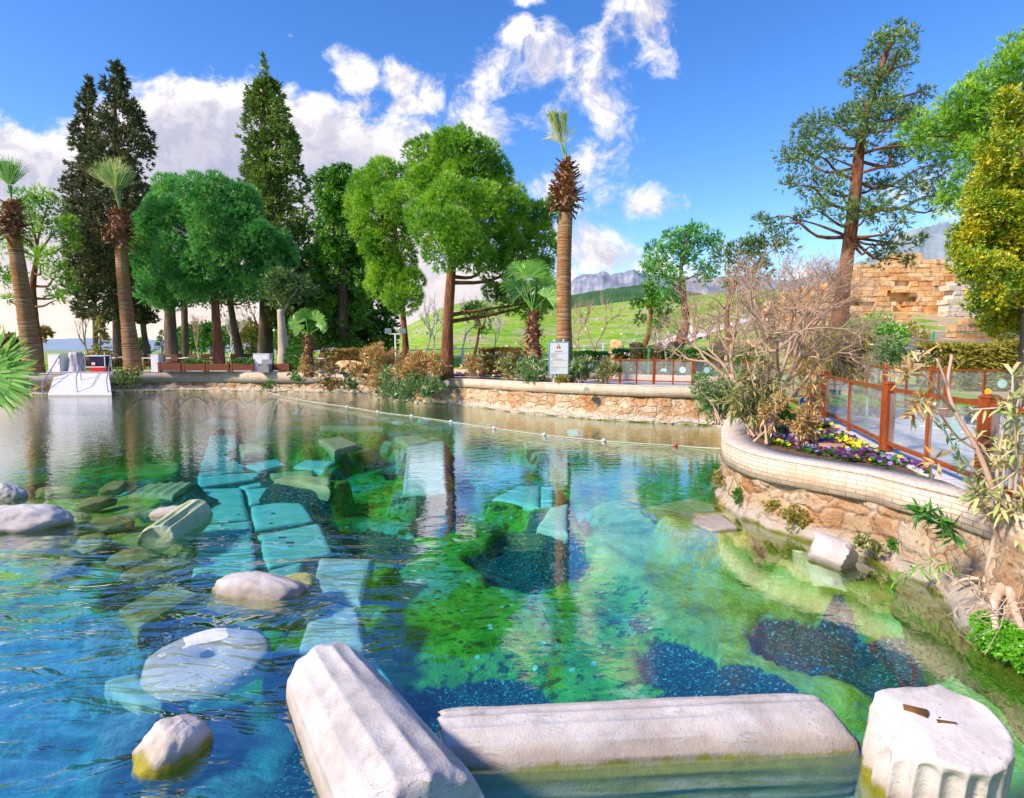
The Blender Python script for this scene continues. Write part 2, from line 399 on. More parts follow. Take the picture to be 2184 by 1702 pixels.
def floor_mat():
    m, t, out = newmat('pool_floor')
    P = t.node('ShaderNodeNewGeometry').outputs['Position']; s_ = t.node('ShaderNodeSeparateXYZ', {0: P}); pz = s_.outputs[2]
    al = t.ramp(t.mr(t.noise(P, 1.6, 8, .66), .3, .7, smooth=False), [(.04, .13, .01), (.14, .40, .03), (.30, .60, .06), (.52, .66, .14)])
    al = t.mix(t.mr(t.noise(P, .55, 5, .6), .50, .64), al, t.ramp(t.noise(P, 5, 5), [(.30, .52, .46), (.66, .84, .72)]))
    al = t.mix(t.mr(t.noise(t.vm('MULTIPLY', P, (1, 1.6, 1)), 6, 6, .7), .50, .62), al, (.02, .10, .02))
    cv = t.node('ShaderNodeTexVoronoi', {'Vector': P, 'Scale': 60.0}); cb = t.node('ShaderNodeSeparateXYZ', {0: cv.outputs['Color']}).outputs[0]
    gr = t.ramp(cb, [((.004, .035, .07), 0), ((.008, .07, .11), .45), ((.02, .14, .18), .80), ((.10, .34, .36), .93), ((.45, .75, .75), 1.0)])
    pb = t.node('ShaderNodeTexVoronoi', {'Vector': P, 'Scale': 9.0}); pc = t.node('ShaderNodeSeparateXYZ', {0: pb.outputs['Color']}).outputs[0]
    peb = t.m('MULTIPLY', t.mr(pc, .80, .83), t.mr(pb.outputs['Distance'], .30, .22))
    al = t.mix(peb, al, (.60, .85, .78))
    A1 = t.node('ShaderNodeAttribute', attribute_name='gravel').outputs['Fac']; A2 = t.node('ShaderNodeAttribute', attribute_name='ledge').outputs['Fac']
    patch = t.mr(t.noise(P, .9, 6, .62), .60, .66); A3 = t.node('ShaderNodeAttribute', attribute_name='sky_reflection').outputs['Fac']
    gm = t.mr(t.m('ADD', t.m('MAXIMUM', A1, t.m('MULTIPLY', patch, .9)), t.m('MULTIPLY', t.m('SUBTRACT', t.noise(P, 3.0, 6, .65), .5), .9)), .42, .58)
    c = t.mix(gm, al, gr)
    sh = t.ramp(t.mr(t.noise(P, 2.0, 7, .65), .3, .7, smooth=False), [(.10, .20, .01), (.40, .46, .04), (.74, .72, .18), (.80, .76, .36)])
    si = t.ramp(t.mr(t.noise(P, 1.1, 8, .68, .8), .32, .68, smooth=False), [(.03, .12, .20), (.14, .32, .42), (.38, .58, .66), (.10, .24, .22), (.55, .70, .72)])  # mottled blue of the mirrored sky put into the bed colour
    c = t.mix(t.mr(t.m('ADD', A3, t.m('MULTIPLY', t.m('SUBTRACT', t.noise(P, 2.0, 6, .65), .5), .9)), .35, .65), c, si)
    sm = t.mr(t.m('ADD', A2, t.m('MULTIPLY', t.m('SUBTRACT', t.noise(P, 2.4, 6, .65), .5), .9)), .38, .60)
    c = t.mix(sm, c, sh)
    h = t.m('ADD', t.noise(P, 5, 8, .7), t.m('MULTIPLY', cb, .15))
    principled(t, out, c, .9, .1, h, 1.0, .12); return m
FLOOR = floor_mat()

def water_mat():
    m, t, out = newmat('water')
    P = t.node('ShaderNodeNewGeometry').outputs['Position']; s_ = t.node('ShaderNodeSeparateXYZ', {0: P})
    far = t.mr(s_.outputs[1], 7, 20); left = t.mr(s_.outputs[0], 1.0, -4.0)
    wave = t.noise(t.vm('MULTIPLY', P, (1.0, 1.7, 1)), 3.2, 3, .5, .3)
    small = t.noise(t.vm('MULTIPLY', P, (1.0, 1.5, 1)), 13, 2, .5)
    swirl = t.noise(t.node('ShaderNodeMapping', {'Vector': P, 'Rotation': (0, 0, math.radians(28)), 'Scale': (.8, 2.3, 1)}).outputs[0], 1.35, 3, .5, .9)
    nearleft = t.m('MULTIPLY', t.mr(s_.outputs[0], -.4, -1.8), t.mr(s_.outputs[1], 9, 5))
    h = t.m('ADD', t.m('MULTIPLY', wave, t.m('ADD', .05, t.m('MULTIPLY', far, .22))), t.m('MULTIPLY', small, t.m('MULTIPLY', t.m('MULTIPLY', far, left), .12)))
    h = t.m('ADD', h, t.m('MULTIPLY', swirl, t.m('MULTIPLY', nearleft, 1.05)))
    bn = t.node('ShaderNodeBump', {'Strength': 1.0, 'Distance': .05, 'Height': h})
    lw = t.node('ShaderNodeLayerWeight', {'Blend': .5, 'Normal': bn.outputs[0]})
    fac = t.m('ADD', t.m('ADD', .075, t.m('MULTIPLY', nearleft, .16)), t.m('ADD', t.m('MULTIPLY', t.m('POWER', lw.outputs['Facing'], 2.9), .88), t.m('MULTIPLY', .16, t.m('MULTIPLY', t.mr(s_.outputs[0], -5.0, -10.0), t.mr(s_.outputs[1], 8.5, 13)))))  # extra reflection painted in by position, near left and far left
    tr = t.node('ShaderNodeBsdfTransparent', {0: (.95, 1, 1, 1)})
    gl = t.node('ShaderNodeBsdfGlossy', {'Color': (1, 1, 1, 1), 'Roughness': 0.01, 'Normal': bn.outputs[0]})
    mx = t.node('ShaderNodeMixShader', {0: fac, 1: tr.outputs[0], 2: gl.outputs[0]})
    t.l.new(mx.outputs[0], out.inputs['Surface'])
    va = t.node('ShaderNodeVolumeAbsorption', {'Color': (.12, .92, .955, 1), 'Density': .85})
    t.l.new(va.outputs[0], out.inputs['Volume']); return m
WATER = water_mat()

def ground_mat():
    m, t, out = newmat('grass_ground')
    P = t.node('ShaderNodeNewGeometry').outputs['Position']
    s_ = t.node('ShaderNodeSeparateXYZ', {0: P})
    c = t.ramp(t.mr(t.noise(P, .09, 6, .6), .3, .7, smooth=False), [(.10, .26, .015), (.20, .40, .02), (.32, .48, .05), (.30, .33, .10)])
    c = t.mix(t.mr(t.noise(P, 1.3, 5), .4, .75), c, (.09, .27, .01))
    rocky = t.m('MULTIPLY', t.mr(t.noise(t.vm('MULTIPLY', P, (1, 1, 3)), .16, 7, .68), .50, .60), t.mr(s_.outputs[1], 45, 60))
    c = t.mix(t.m('MULTIPLY', rocky, .75), c, t.ramp(t.noise(P, .9, 4), [(.32, .24, .14), (.52, .44, .36)]))
    scrub = t.m('MULTIPLY', t.mr(t.noise(P, .35, 8, .75), .55, .63), t.mr(s_.outputs[1], 35, 60)); c = t.mix(t.m('MULTIPLY', scrub, .8), c, (.09, .15, .03))
    dryg = t.mr(t.noise(P, .22, 6, .7), .50, .66); c = t.mix(t.m('MULTIPLY', dryg, .5), c, (.42, .42, .10))
    olive = t.mr(s_.outputs[1], 85, 150); c = t.mix(t.m('MULTIPLY', olive, .6), c, (.26, .34, .09))
    soil = t.mr(t.m('ADD', s_.outputs[0], t.m('MULTIPLY', t.noise(P, 1, 3), 2)), 13.0, 15.0)
    c = t.mix(t.m('MULTIPLY', soil, t.m('MULTIPLY', t.mr(s_.outputs[1], 60, 50), t.mr(t.noise(P, .4, 4), .38, .5))), c, (.48, .36, .24))
    principled(t, out, c, .95, .1, t.m('ADD', t.noise(P, 8, 4), t.noise(P, .6, 4)), .8, .1); return m
GROUND = ground_mat()
SOIL = simple('soil', [(.10, .05, .025), (.24, .14, .07)], 9, .95, 1.0, .04)
LAWN = simple('lawn', [(.03, .26, .008), (.08, .42, .015)], 1.2, .95, .8, fine=40)
PAVE = simple('paving', [(.45, .42, .44), (.58, .54, .56)], .8, .85, .2)

# ================================================================= pool outline
def seg(pts, n=5): return catmull(pts, n)
wl_far = [(0, 843, 0), (100, 842, 0), (245, 837, 0), (400, 833, 0), (560, 835, 0), (700, 837, 0), (790, 840, 0), (822, 846, 0), (838, 856, 0)]
wl_mid = [(838, 856, 0), (900, 860, 0), (960, 863, 0), (1040, 872, 0), (1100, 880, 0), (1200, 889, 0), (1300, 897, 0), (1400, 903, 0), (1500, 907, 0), (1548, 912, 0)]
wl_isl = [(1545, 985, 0), (1532, 1052, 0), (1562, 1090, 0), (1610, 1117, 0), (1700, 1146, 0), (1841, 1187, 0), (1895, 1215, 0), (1968, 1250, 0), (2020, 1284, 0), (2052, 1322, 0), (2100, 1362, 0), (2184, 1416, 0)]
A = [np.array((-31.0, 31.0, 0))]+[np.array(W(*q)) for q in wl_far]
B = [np.array(W(*q)) for q in wl_mid]
C = [np.array(W(*q)) for q in wl_isl]+[np.array((3.9, 2.6, 0)), np.array((3.9, -1.0, 0)), np.array((3.9, -3.2, 0))]
SA, SB, SC = seg(A, 8), seg(B, 6), seg(C, 8)
def nrm2(S):
    T = np.gradient(S, axis=0); N = np.stack([-T[:, 1], T[:, 0], 0*T[:, 0]], 1); return norm(N)
def out_normals(S, flip=1):
    return nrm2(S)*flip
# outlines run left -> right along the far shore, then towards the camera: land lies on the left-hand side
def arclen(S):
    return np.concatenate([[0], np.cumsum(np.linalg.norm(np.diff(S, axis=0), axis=1))])
def sweep(S, prof, name, mat, parent=None, uvs=True, rough=0.0, fr=3.0, sub=1, smooth=True):
    "prof: list of (outward offset, z); one strip of faces along the outline S"
    if sub > 1:
        L = arclen(S); n = int(L[-1]/sub*1.0)+2 if sub > 1 else len(S)
    N = out_normals(S); L = arclen(S)
    prof = [(np.full(len(S), a) if np.isscalar(a) else np.asarray(a), np.full(len(S), b) if np.isscalar(b) else np.asarray(b)) for a, b in prof]
    V = np.stack([np.stack([S[:, 0]+N[:, 0]*a, S[:, 1]+N[:, 1]*a, b], 1) for a, b in prof], 1)
    n, m = V.shape[:2]
    acc = np.concatenate([np.zeros((n, 1)), np.cumsum(np.linalg.norm(np.diff(V, axis=1), axis=2), 1)], 1)
    if rough:
        nn = ((fbm(V*fr, 4)-.5)*1.6+(.5-np.abs(fbm(V*fr*.8+40, 3)-.5)*6)*.55)*rough
        V[..., :2] += N[:, None, :2]*nn[..., None]; V[..., 2] += (fbm(V*fr+9, 3)-.5)*rough*.8
    uv = np.stack([np.repeat(L[:, None], m, 1), acc], 2).reshape(-1, 2)
    i = np.arange(n-1)[:, None]*m+np.arange(m-1)[None]
    F = np.stack([i, i+m, i+m+1, i+1], -1).reshape(-1, 4)
    return mesh_obj(name, V.reshape(-1, 3), F, mat, parent, smooth, uv)
def resamp(S, step):
    L = arclen(S); n = max(2, int(L[-1]/step)); q = np.linspace(0, L[-1], n)
    return np.stack([np.interp(q, L, S[:, k]) for k in range(3)], 1)
# shore walls: rubble below, brick cap on top
def shore(S, cz, batter, label_rock, label_cap, caph=.33, capw=.42, roughness=.10):
    R = resamp(S, .07 if len(S) < 120 and arclen(S)[-1] < 14 else .14)
    cz = np.asarray(cz); czr = np.interp(np.linspace(0, 1, len(R)), np.linspace(0, 1, len(cz)), cz)
    b = np.interp(np.linspace(0, 1, len(R)), np.linspace(0, 1, len(batter)), batter)
    caph = np.interp(np.linspace(0, 1, len(R)), np.linspace(0, 1, len(caph)), caph) if not np.isscalar(caph) else np.full(len(R), caph)
    zt = czr-caph
    prof = [(-.30, -1.6), (-.22, -.8), (-.10, -.3), (-.03, -.05), (.0, .03), (.03+b*.1, .09)]
    for k in range(1, 9): prof.append((.05+b*(.25+.75*k/8), .10+(zt-.10)*k/8))
    prof.append((b+.5, zt+.0))
    o = sweep(R, prof, 'rubble_wall', ROCKWALL, rough=roughness, fr=2.6)
    tag(o, label_rock, 'wall')
    R2 = resamp(S, .3); q = np.linspace(0, 1, len(R2)); c2 = np.interp(q, np.linspace(0, 1, len(cz)), cz); b2 = np.interp(q, np.linspace(0, 1, len(batter)), batter)
    h2 = np.interp(q, np.linspace(0, 1, len(caph)), caph)
    o = sweep(R2, [(b2+.25, c2-h2-.01), (b2-.02, c2-h2), (b2-.02, c2-.03), (b2+.05, c2-.03)], 'brick_parapet', CAPBRICK, smooth=False)
    tag(o, label_cap, 'parapet')
    sweep(R2, [(b2-.005, c2-.034), (b2-.027, c2-.030), (b2-.028, c2-.004), (b2-.024, c2), (b2+capw, c2), (b2+capw, c2-.3)], 'coping', COPING, o, smooth=False)
    return o
shore(SA, [1.1, 1.1, 1.1], [.12, .12], 'low rubble wall along the far left shore under the straight parapet', 'long straight parapet in front of the wooden planters', caph=.62)
shore(SB, [1.09, 1.11, 1.15, 1.17, 1.18], [.35, .35, .3, .35, .4], 'orange rubble wall below the curved parapet and the tall palm', 'curved brick parapet in front of the tall palm and notice board', caph=.36)
shore(SC, [.93, .93, .93, .93, .92, .92], [.05, .03, .05, .08, .15, .42, .6, .6, .6, .6, .6], 'tan rubble wall with moss under the flower bed at right', 'pale brick parapet curving round the pansy bed at right', caph=[.36, .36, .34, .32, .30, .28, .27, .27], roughness=.13)

# ---- ground: loft from the shore out to the horizon
cen = np.array((-5.0, 12.0, 0))
def pt(x, y, z=0): return np.array((x, y, z), float)
inner = np.concatenate([SA+out_normals(SA)*.3, SB+out_normals(SB)*.55, SC[2:]+out_normals(SC[2:])*(np.interp(np.linspace(0, 1, len(SC)-2), [0, .3, .4, .55, 1], [.28, .33, .4, .85, .9])[:, None]),
                        [pt(3.9, -3.6), pt(-6, -3.6), pt(-20, -3.6), pt(-31.6, -3.6), pt(-31.6, 10), pt(-31.6, 22)]])
ang = np.unwrap(np.arctan2(inner[:, 1]-cen[1], inner[:, 0]-cen[0])); rad_in = np.linalg.norm(inner[:, :2]-cen[:2], axis=1)
def hill(x, y):
    x = np.asarray(x, float); y = np.asarray(y, float)
    ys = np.maximum(y, 1.0); px = 1092+np.clip(x/ys, -3, 3)*FPX
    d = np.maximum(y, 0)
    z = np.where((x > 2.5) & (y < 19), .90+.19*np.clip((y-12.5)/4, 0, 1), 1.09)
    crest = np.interp(px, [400, 640, 760, 850, 940, 1000, 1100, 1200, 1300, 1400, 1600, 1800, 2184, 3000], [0, 0, 22, 52, 88, 100, 96, 92, 104, 118, 120, 100, 60, 40])
    s = np.clip((d-34)/125, 0, 1); s = s*s*(3-2*s)
    z = z+crest*160/FPX*s*(1-np.clip((d-175)/200, 0, 1))
    tr = np.interp(px, [1500, 1750, 1850, 2300], [0, .6, 1, 1]); q = np.clip((d-21)/36, 0, 1)
    z = z+tr*4.6*q*(1-np.clip((d-90)/120, 0, 1))
    z = z+(fbm(np.stack([x*.05, y*.05, 0*x], -1), 4)-.5)*np.clip((d-45)/60, 0, 1)*5*np.clip(crest/60, 0, 1)
    return z
rings = [0, .6, 1.4, 2.4, 3.6, 5, 7, 9, 11, 13.5, 16, 19, 22, 25, 28, 31, 35, 39, 43, 48, 53, 58, 64, 70, 77, 85, 94, 104, 115, 127, 140, 155, 172, 192, 215, 245, 290, 360, 480, 700, 1100, 2000, 4500, 9000]
V = []
a2 = np.concatenate([ang, [ang[0]-2*math.pi]])
aa = []; rr = []
for i in range(len(a2)-1):
    n = max(1, int(abs(a2[i+1]-a2[i])/.02)); r2 = rad_in[i+1] if i+1 < len(rad_in) else rad_in[0]
    pA = inner[i]; pB = inner[(i+1) % len(inner)]
    for k in range(n):
        t_ = k/n; P_ = pA*(1-t_)+pB*t_; rr.append(np.linalg.norm(P_[:2]-cen[:2])); aa.append(math.atan2(P_[1]-cen[1], P_[0]-cen[0]))
aa = np.array(aa); rr = np.array(rr); nA = len(aa)
rg = np.array(rings, float)
R_ = rr[None, :]+rg[:, None]
X = cen[0]+R_*np.cos(aa)[None, :]; Y = cen[1]+R_*np.sin(aa)[None, :]; Z = hill(X, Y)
V = np.stack([X, Y, Z], -1).reshape(-1, 3)
i = np.arange(len(rings)-1)[:, None]*nA+np.arange(nA)[None]; j = np.arange(len(rings)-1)[:, None]*nA+(np.arange(nA)[None]+1) % nA
F = np.stack([i, j, j+nA, i+nA], -1).reshape(-1, 4)
struct(mesh_obj('ground', V, F, GROUND, smooth=True, recenter=False))
def gz(x, y): return float(hill(np.array([x]), np.array([y]))[0])

# ---- distant ridges
def ridge(name, mat, d0, d1, table, rough, nx=260, ny=26, seed=0):
    xs = np.linspace(table[0][0], table[-1][0], nx); hts = np.interp(xs, [q[0] for q in table], [748-q[1] for q in table])
    vv = np.linspace(0, 1, ny); dd = d0+(d1-d0)*vv
    prof = np.sin(np.clip(vv*1.35, 0, 1)*math.pi/2)*np.where(vv > .74, 1-(vv-.74)/.26*.9, 1)
    dpk = d0+(d1-d0)*.74
    X = (xs[None]-1092)/FPX*dd[:, None]; Y = np.repeat(dd[:, None], nx, 1)
    H = hts[None]/FPX*dpk
    nz = fbm(np.stack([X/(d1*.018), Y/(d1*.018), X*0+seed], -1), 6, .6)-.5
    Z = -6+(H+8)*prof[:, None]+nz*rough*H*np.clip(prof[:, None]*1.2, 0, 1)
    V = np.stack([X, Y, Z], -1).reshape(-1, 3); i = np.arange(ny-1)[:, None]*nx+np.arange(nx-1)[None]
    struct(mesh_obj(name, V, np.stack([i, i+1, i+nx+1, i+nx], -1).reshape(-1, 4), mat, smooth=True, recenter=False))
ROCKY = simple('hazy_cliff', [(.13, .16, .23), (.23, .26, .33), (.46, .45, .48)], .012, .95, .6, 4, stretch=(1, 1, .5))  # grey rock with bluish air haze mixed into its tones
ROCKY2 = simple('hazy_scrub_mountain', [(.13, .19, .24), (.22, .28, .32), (.40, .40, .42)], .012, .95, .6, 4)  # scrub tones paled and blued in place of air haze
HAZEHILL = simple('haze_blue_hill', [(.20, .27, .36), (.28, .35, .44)], .001, .95)  # blue of the distant air put into the hill colour
ridge('hills', HAZEHILL, 3000, 5200, [(-900, 735), (-100, 728), (60, 726), (180, 722), (420, 728), (560, 712), (640, 716), (760, 735), (860, 742)], .08, seed=3)
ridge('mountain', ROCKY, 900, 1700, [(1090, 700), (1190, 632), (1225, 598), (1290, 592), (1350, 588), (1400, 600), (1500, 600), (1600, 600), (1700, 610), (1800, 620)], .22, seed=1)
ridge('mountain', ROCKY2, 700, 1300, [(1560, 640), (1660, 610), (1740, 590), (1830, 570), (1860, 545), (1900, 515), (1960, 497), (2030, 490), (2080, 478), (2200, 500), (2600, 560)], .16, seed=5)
PINEHILL = simple('forested_hill', [(.02, .07, .02), (.05, .13, .04)], .06, .95, 1, 1.0)
ridge('hills', PINEHILL, 230, 420, [(1150, 660), (1215, 634), (1290, 622), (1370, 612), (1440, 620), (1520, 640)], .10, seed=8)

# ---- pool floor
xs = np.concatenate([np.arange(-33, -6, .22), np.arange(-6, 5, .07), np.arange(5, 10, .25)]); ys = np.concatenate([np.arange(-4.5, 1.5, .25), np.arange(1.5, 14, .07), np.arange(14, 34, .2)])
X, Y = np.meshgrid(xs, ys)
Z = -.66+(fbm(np.stack([X*.35, Y*.35, X*0], -1), 5)-.5)*.30+(fbm(np.stack([X*2.4, Y*2.4, X*0], -1), 4)-.5)*.10
LED = np.zeros(X.shape); SKYREF = np.zeros(X.shape); GRV = np.zeros(X.shape)
def bump(cx, cy, rx, ry, h, rot=0, p=2, kind=None):
    global Z, LED, GRV
    c_, s_ = math.cos(rot), math.sin(rot); dx, dy = X-cx, Y-cy
    u_, v_ = (dx*c_+dy*s_)/rx, (-dx*s_+dy*c_)/ry
    e = np.exp(-(u_*u_+v_*v_)**p); k_ = np.clip((e-.25)/.4, 0, 1)
    if kind == 'refl': SKYREF[:] = np.maximum(SKYREF, k_); LED = LED*(1-k_)
    if kind == 'led': LED = np.maximum(LED, k_)
    if kind == 'grv': GRV = np.maximum(GRV, k_); LED = LED*(1-k_)
    Z = Z*(1-e)+(h+(fbm(np.stack([X*2, Y*2, X*0+3], -1), 4)-.5)*.22)*e
# shallow ledges at left, and the shelf below the right wall
for (px, py, h, rx, ry) in [(290, 1065, -.20, 2.0, 1.2), (130, 1150, -.24, 1.6, 1.0), (330, 990, -.34, 2.0, .7), (90, 1080, -.2, 1.6, 1.0), (220, 1130, -.2, 1.2, .8), (260, 1270, -.42, 1.0, .6)]:
    q = W(px, py, h); bump(q[0], q[1], rx, ry, h, 0, 1.2, 'led')
dC = np.full(X.shape, 99.0)
for P_ in resamp(SC, .15): dC = np.minimum(dC, np.hypot(X-P_[0], Y-P_[1]))
ed = fbm(np.stack([X*.9, Y*.9, X*0+7], -1), 4)
shelf = np.clip((1.75+ed*.9-dC)/.45, 0, 1)*np.clip((11.5-Y)/2, 0, 1); shelf = shelf*shelf*(3-2*shelf)
Z = Z*(1-shelf)+(-.36+(fbm(np.stack([X*1.8, Y*1.8, X*0+3], -1), 5)-.5)*.28)*shelf
LED = np.maximum(LED, np.clip(shelf*1.4-.2, 0, 1))
ch = np.exp(-((dC-.62)/.28)**2)*shelf; Z = Z-ch*.22
q = W(1500, 1300, -.5); bump(q[0], q[1], .62, .95, -.42, 0, 1.3, 'led')
q = W(1560, 1440, -.5); bump(q[0], q[1], .6, .5, -.42, 0, 1.3, 'led')
def pit(px, py, prx, pry, dep=.22, z0=-.66):
    global Z, LED, GRV
    cx, cy, _ = W(px, py, z0); rx = abs(W(px+prx, py, z0)[0]-cx); ry = abs(W(px, py-pry, z0)[1]-W(px, py+pry, z0)[1])/2
    wv = 1+(fbm(np.stack([X*1.6, Y*1.6, X*0+px], -1), 3)-.5)*.9
    e = np.clip((1-np.hypot((X-cx)/rx, (Y-cy)/ry)/wv)/.16, 0, 1); e = e*e*(3-2*e)
    Z = Z*(1-e)+(np.minimum(Z, z0)-dep)*e; GRV = np.maximum(GRV, e); LED = LED*(1-e)
for q in [(800, 1160, 115, 50), (1118, 1190, 118, 74), (945, 1108, 55, 26), (1020, 1480, 150, 60), (930, 1040, 90, 18), (880, 1010, 70, 14), (520, 1120, 60, 60)]: pit(*q)
pit(1800, 1392, 178, 92, .13, -.5); pit(1440, 1410, 75, 60, .13, -.55)
for (px, py, rx, ry, h, pw_) in [(1010, 1480, .75, .45, -.9, 1.3), (1400, 1680, 2.2, .5, -1.2, 2), (610, 1560, .8, .7, -1.0, 1.2), (700, 1330, .5, .4, -.85, 1.5)]:
    q = W(px, py, -.66); bump(q[0], q[1], rx, ry, h, 0, pw_, 'grv')
for (px, py, rx, ry, h) in [(180, 1580, 1.6, 1.3, -1.0), (60, 1400, 1.5, 1.0, -.95), (420, 1520, .9, .7, -.9)]:  # near-left bed patches coloured like sky reflected on the water
    q = W(px, py, -.66); bump(q[0], q[1], rx, ry, h, 0, 1.0, 'refl')
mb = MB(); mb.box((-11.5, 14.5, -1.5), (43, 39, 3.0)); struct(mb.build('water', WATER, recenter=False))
# ================================================================= stones in and above the water
def c6(*q): return [(x*.5238, 810+y*.5238) for x, y in q]
def c7(*q): return [(555+x*.5237, 810+y*.5237) for x, y in q]
def c8(*q): return [(1331+x*.3984, 1024+y*.3984) for x, y in q]
def z1(*q): return [(x*.2734, 853+y*.2734) for x, y in q]
def z2(*q): return [(512+x*.2734, 836+y*.2734) for x, y in q]
DARKHOLE = simple('hole_shade', [(.02, .05, .06), (.03, .08, .09)], 3)  # dark fill standing in for the shade inside holes
slab_n = [0]
BED = []
def slab(name, quad, z, th, mat, label, group=None, nz=.018, holes=(), ribs=0, dz=(0, 0, 0, 0), edge=.045):
    slab_n[0] += 1; sd_ = slab_n[0]*3.7
    BED.append((quad, z, th))
    Q = [np.array(W(x, y, z+dz[i])) for i, (x, y) in enumerate(quad)]        # far-left, far-right, near-right, near-left
    ll = (np.linalg.norm(Q[0]-Q[1])+np.linalg.norm(Q[3]-Q[2]))/2; lw = (np.linalg.norm(Q[0]-Q[3])+np.linalg.norm(Q[1]-Q[2]))/2
    nu = int(np.clip(ll/.035, 8, 60)); nv = int(np.clip(lw/.035, 8, 60))
    U, T = np.meshgrid(np.linspace(0, 1, nu), np.linspace(0, 1, nv))
    P = (Q[0]*((1-U)*(1-T))[..., None]+Q[1]*(U*(1-T))[..., None]+Q[2]*(U*T)[..., None]+Q[3]*((1-U)*T)[..., None])
    C0 = P.mean((0, 1))
    e = np.minimum(np.minimum(U, 1-U)*ll, np.minimum(T, 1-T)*lw)
    n1_ = fbm(P*2.4+sd_, 4)-.5; n2_ = fbm(P*9+sd_, 3)-.5
    wv = np.exp(-e/.10); P[..., :2] += (C0[:2]-P[..., :2])*np.clip(wv*(.02+n1_*.45)*min(1, .5/max(ll, lw)*1.2), -.08, .3)[..., None]
    P[..., 2] += n1_*nz*2+n2_*nz-np.exp(-e/.022)*edge*(.6+n2_)
    if ribs: P[..., 2] -= .035*np.abs(np.sin(T*ribs*math.pi))**.6
    V = P.reshape(-1, 3); i = np.arange(nv-1)[:, None]*nu+np.arange(nu-1)[None]
    F = np.stack([i, i+nu, i+nu+1, i+1], -1).reshape(-1, 4)
    loop = list(range(nu))+[r*nu+nu-1 for r in range(1, nv)]+[(nv-1)*nu+c for c in range(nu-2, -1, -1)]+[r*nu for r in range(nv-2, 0, -1)]
    o = len(V); B_ = V[loop].copy(); B2 = B_.copy(); B_[:, 2] -= th*.5; B_ += (fbm(B_*6+sd_, 3)-.5)[:, None]*.05
    B2[:, 2] -= th; B2[:, :2] += (C0[:2]-B2[:, :2])*.08
    V = np.concatenate([V, B_, B2]); n = len(loop); F2 = []
    for k in range(n):
        k2 = (k+1) % n
        F2.append((loop[k], loop[k2], o+k2, o+k)); F2.append((o+k, o+k2, o+n+k2, o+n+k))
    F = np.concatenate([F, np.array(F2)])
    ob = mesh_obj(name, V, F, mat, smooth=True); tag(ob, label, 'stone slab' if 'slab' in name else 'stone', group, 'thing')
    for (hu, hv, hw, hh) in holes:
        r, c = int(hv*(nv-1)), int(hu*(nu-1)); q = P[r, c]
        MB().box((q[0], q[1], q[2]-.008), (hw, hh, .03), rz=.15).build('dowel_hole_shade', DARKHOLE, ob)  # dark plate set flush in the top, no real recess
    return ob
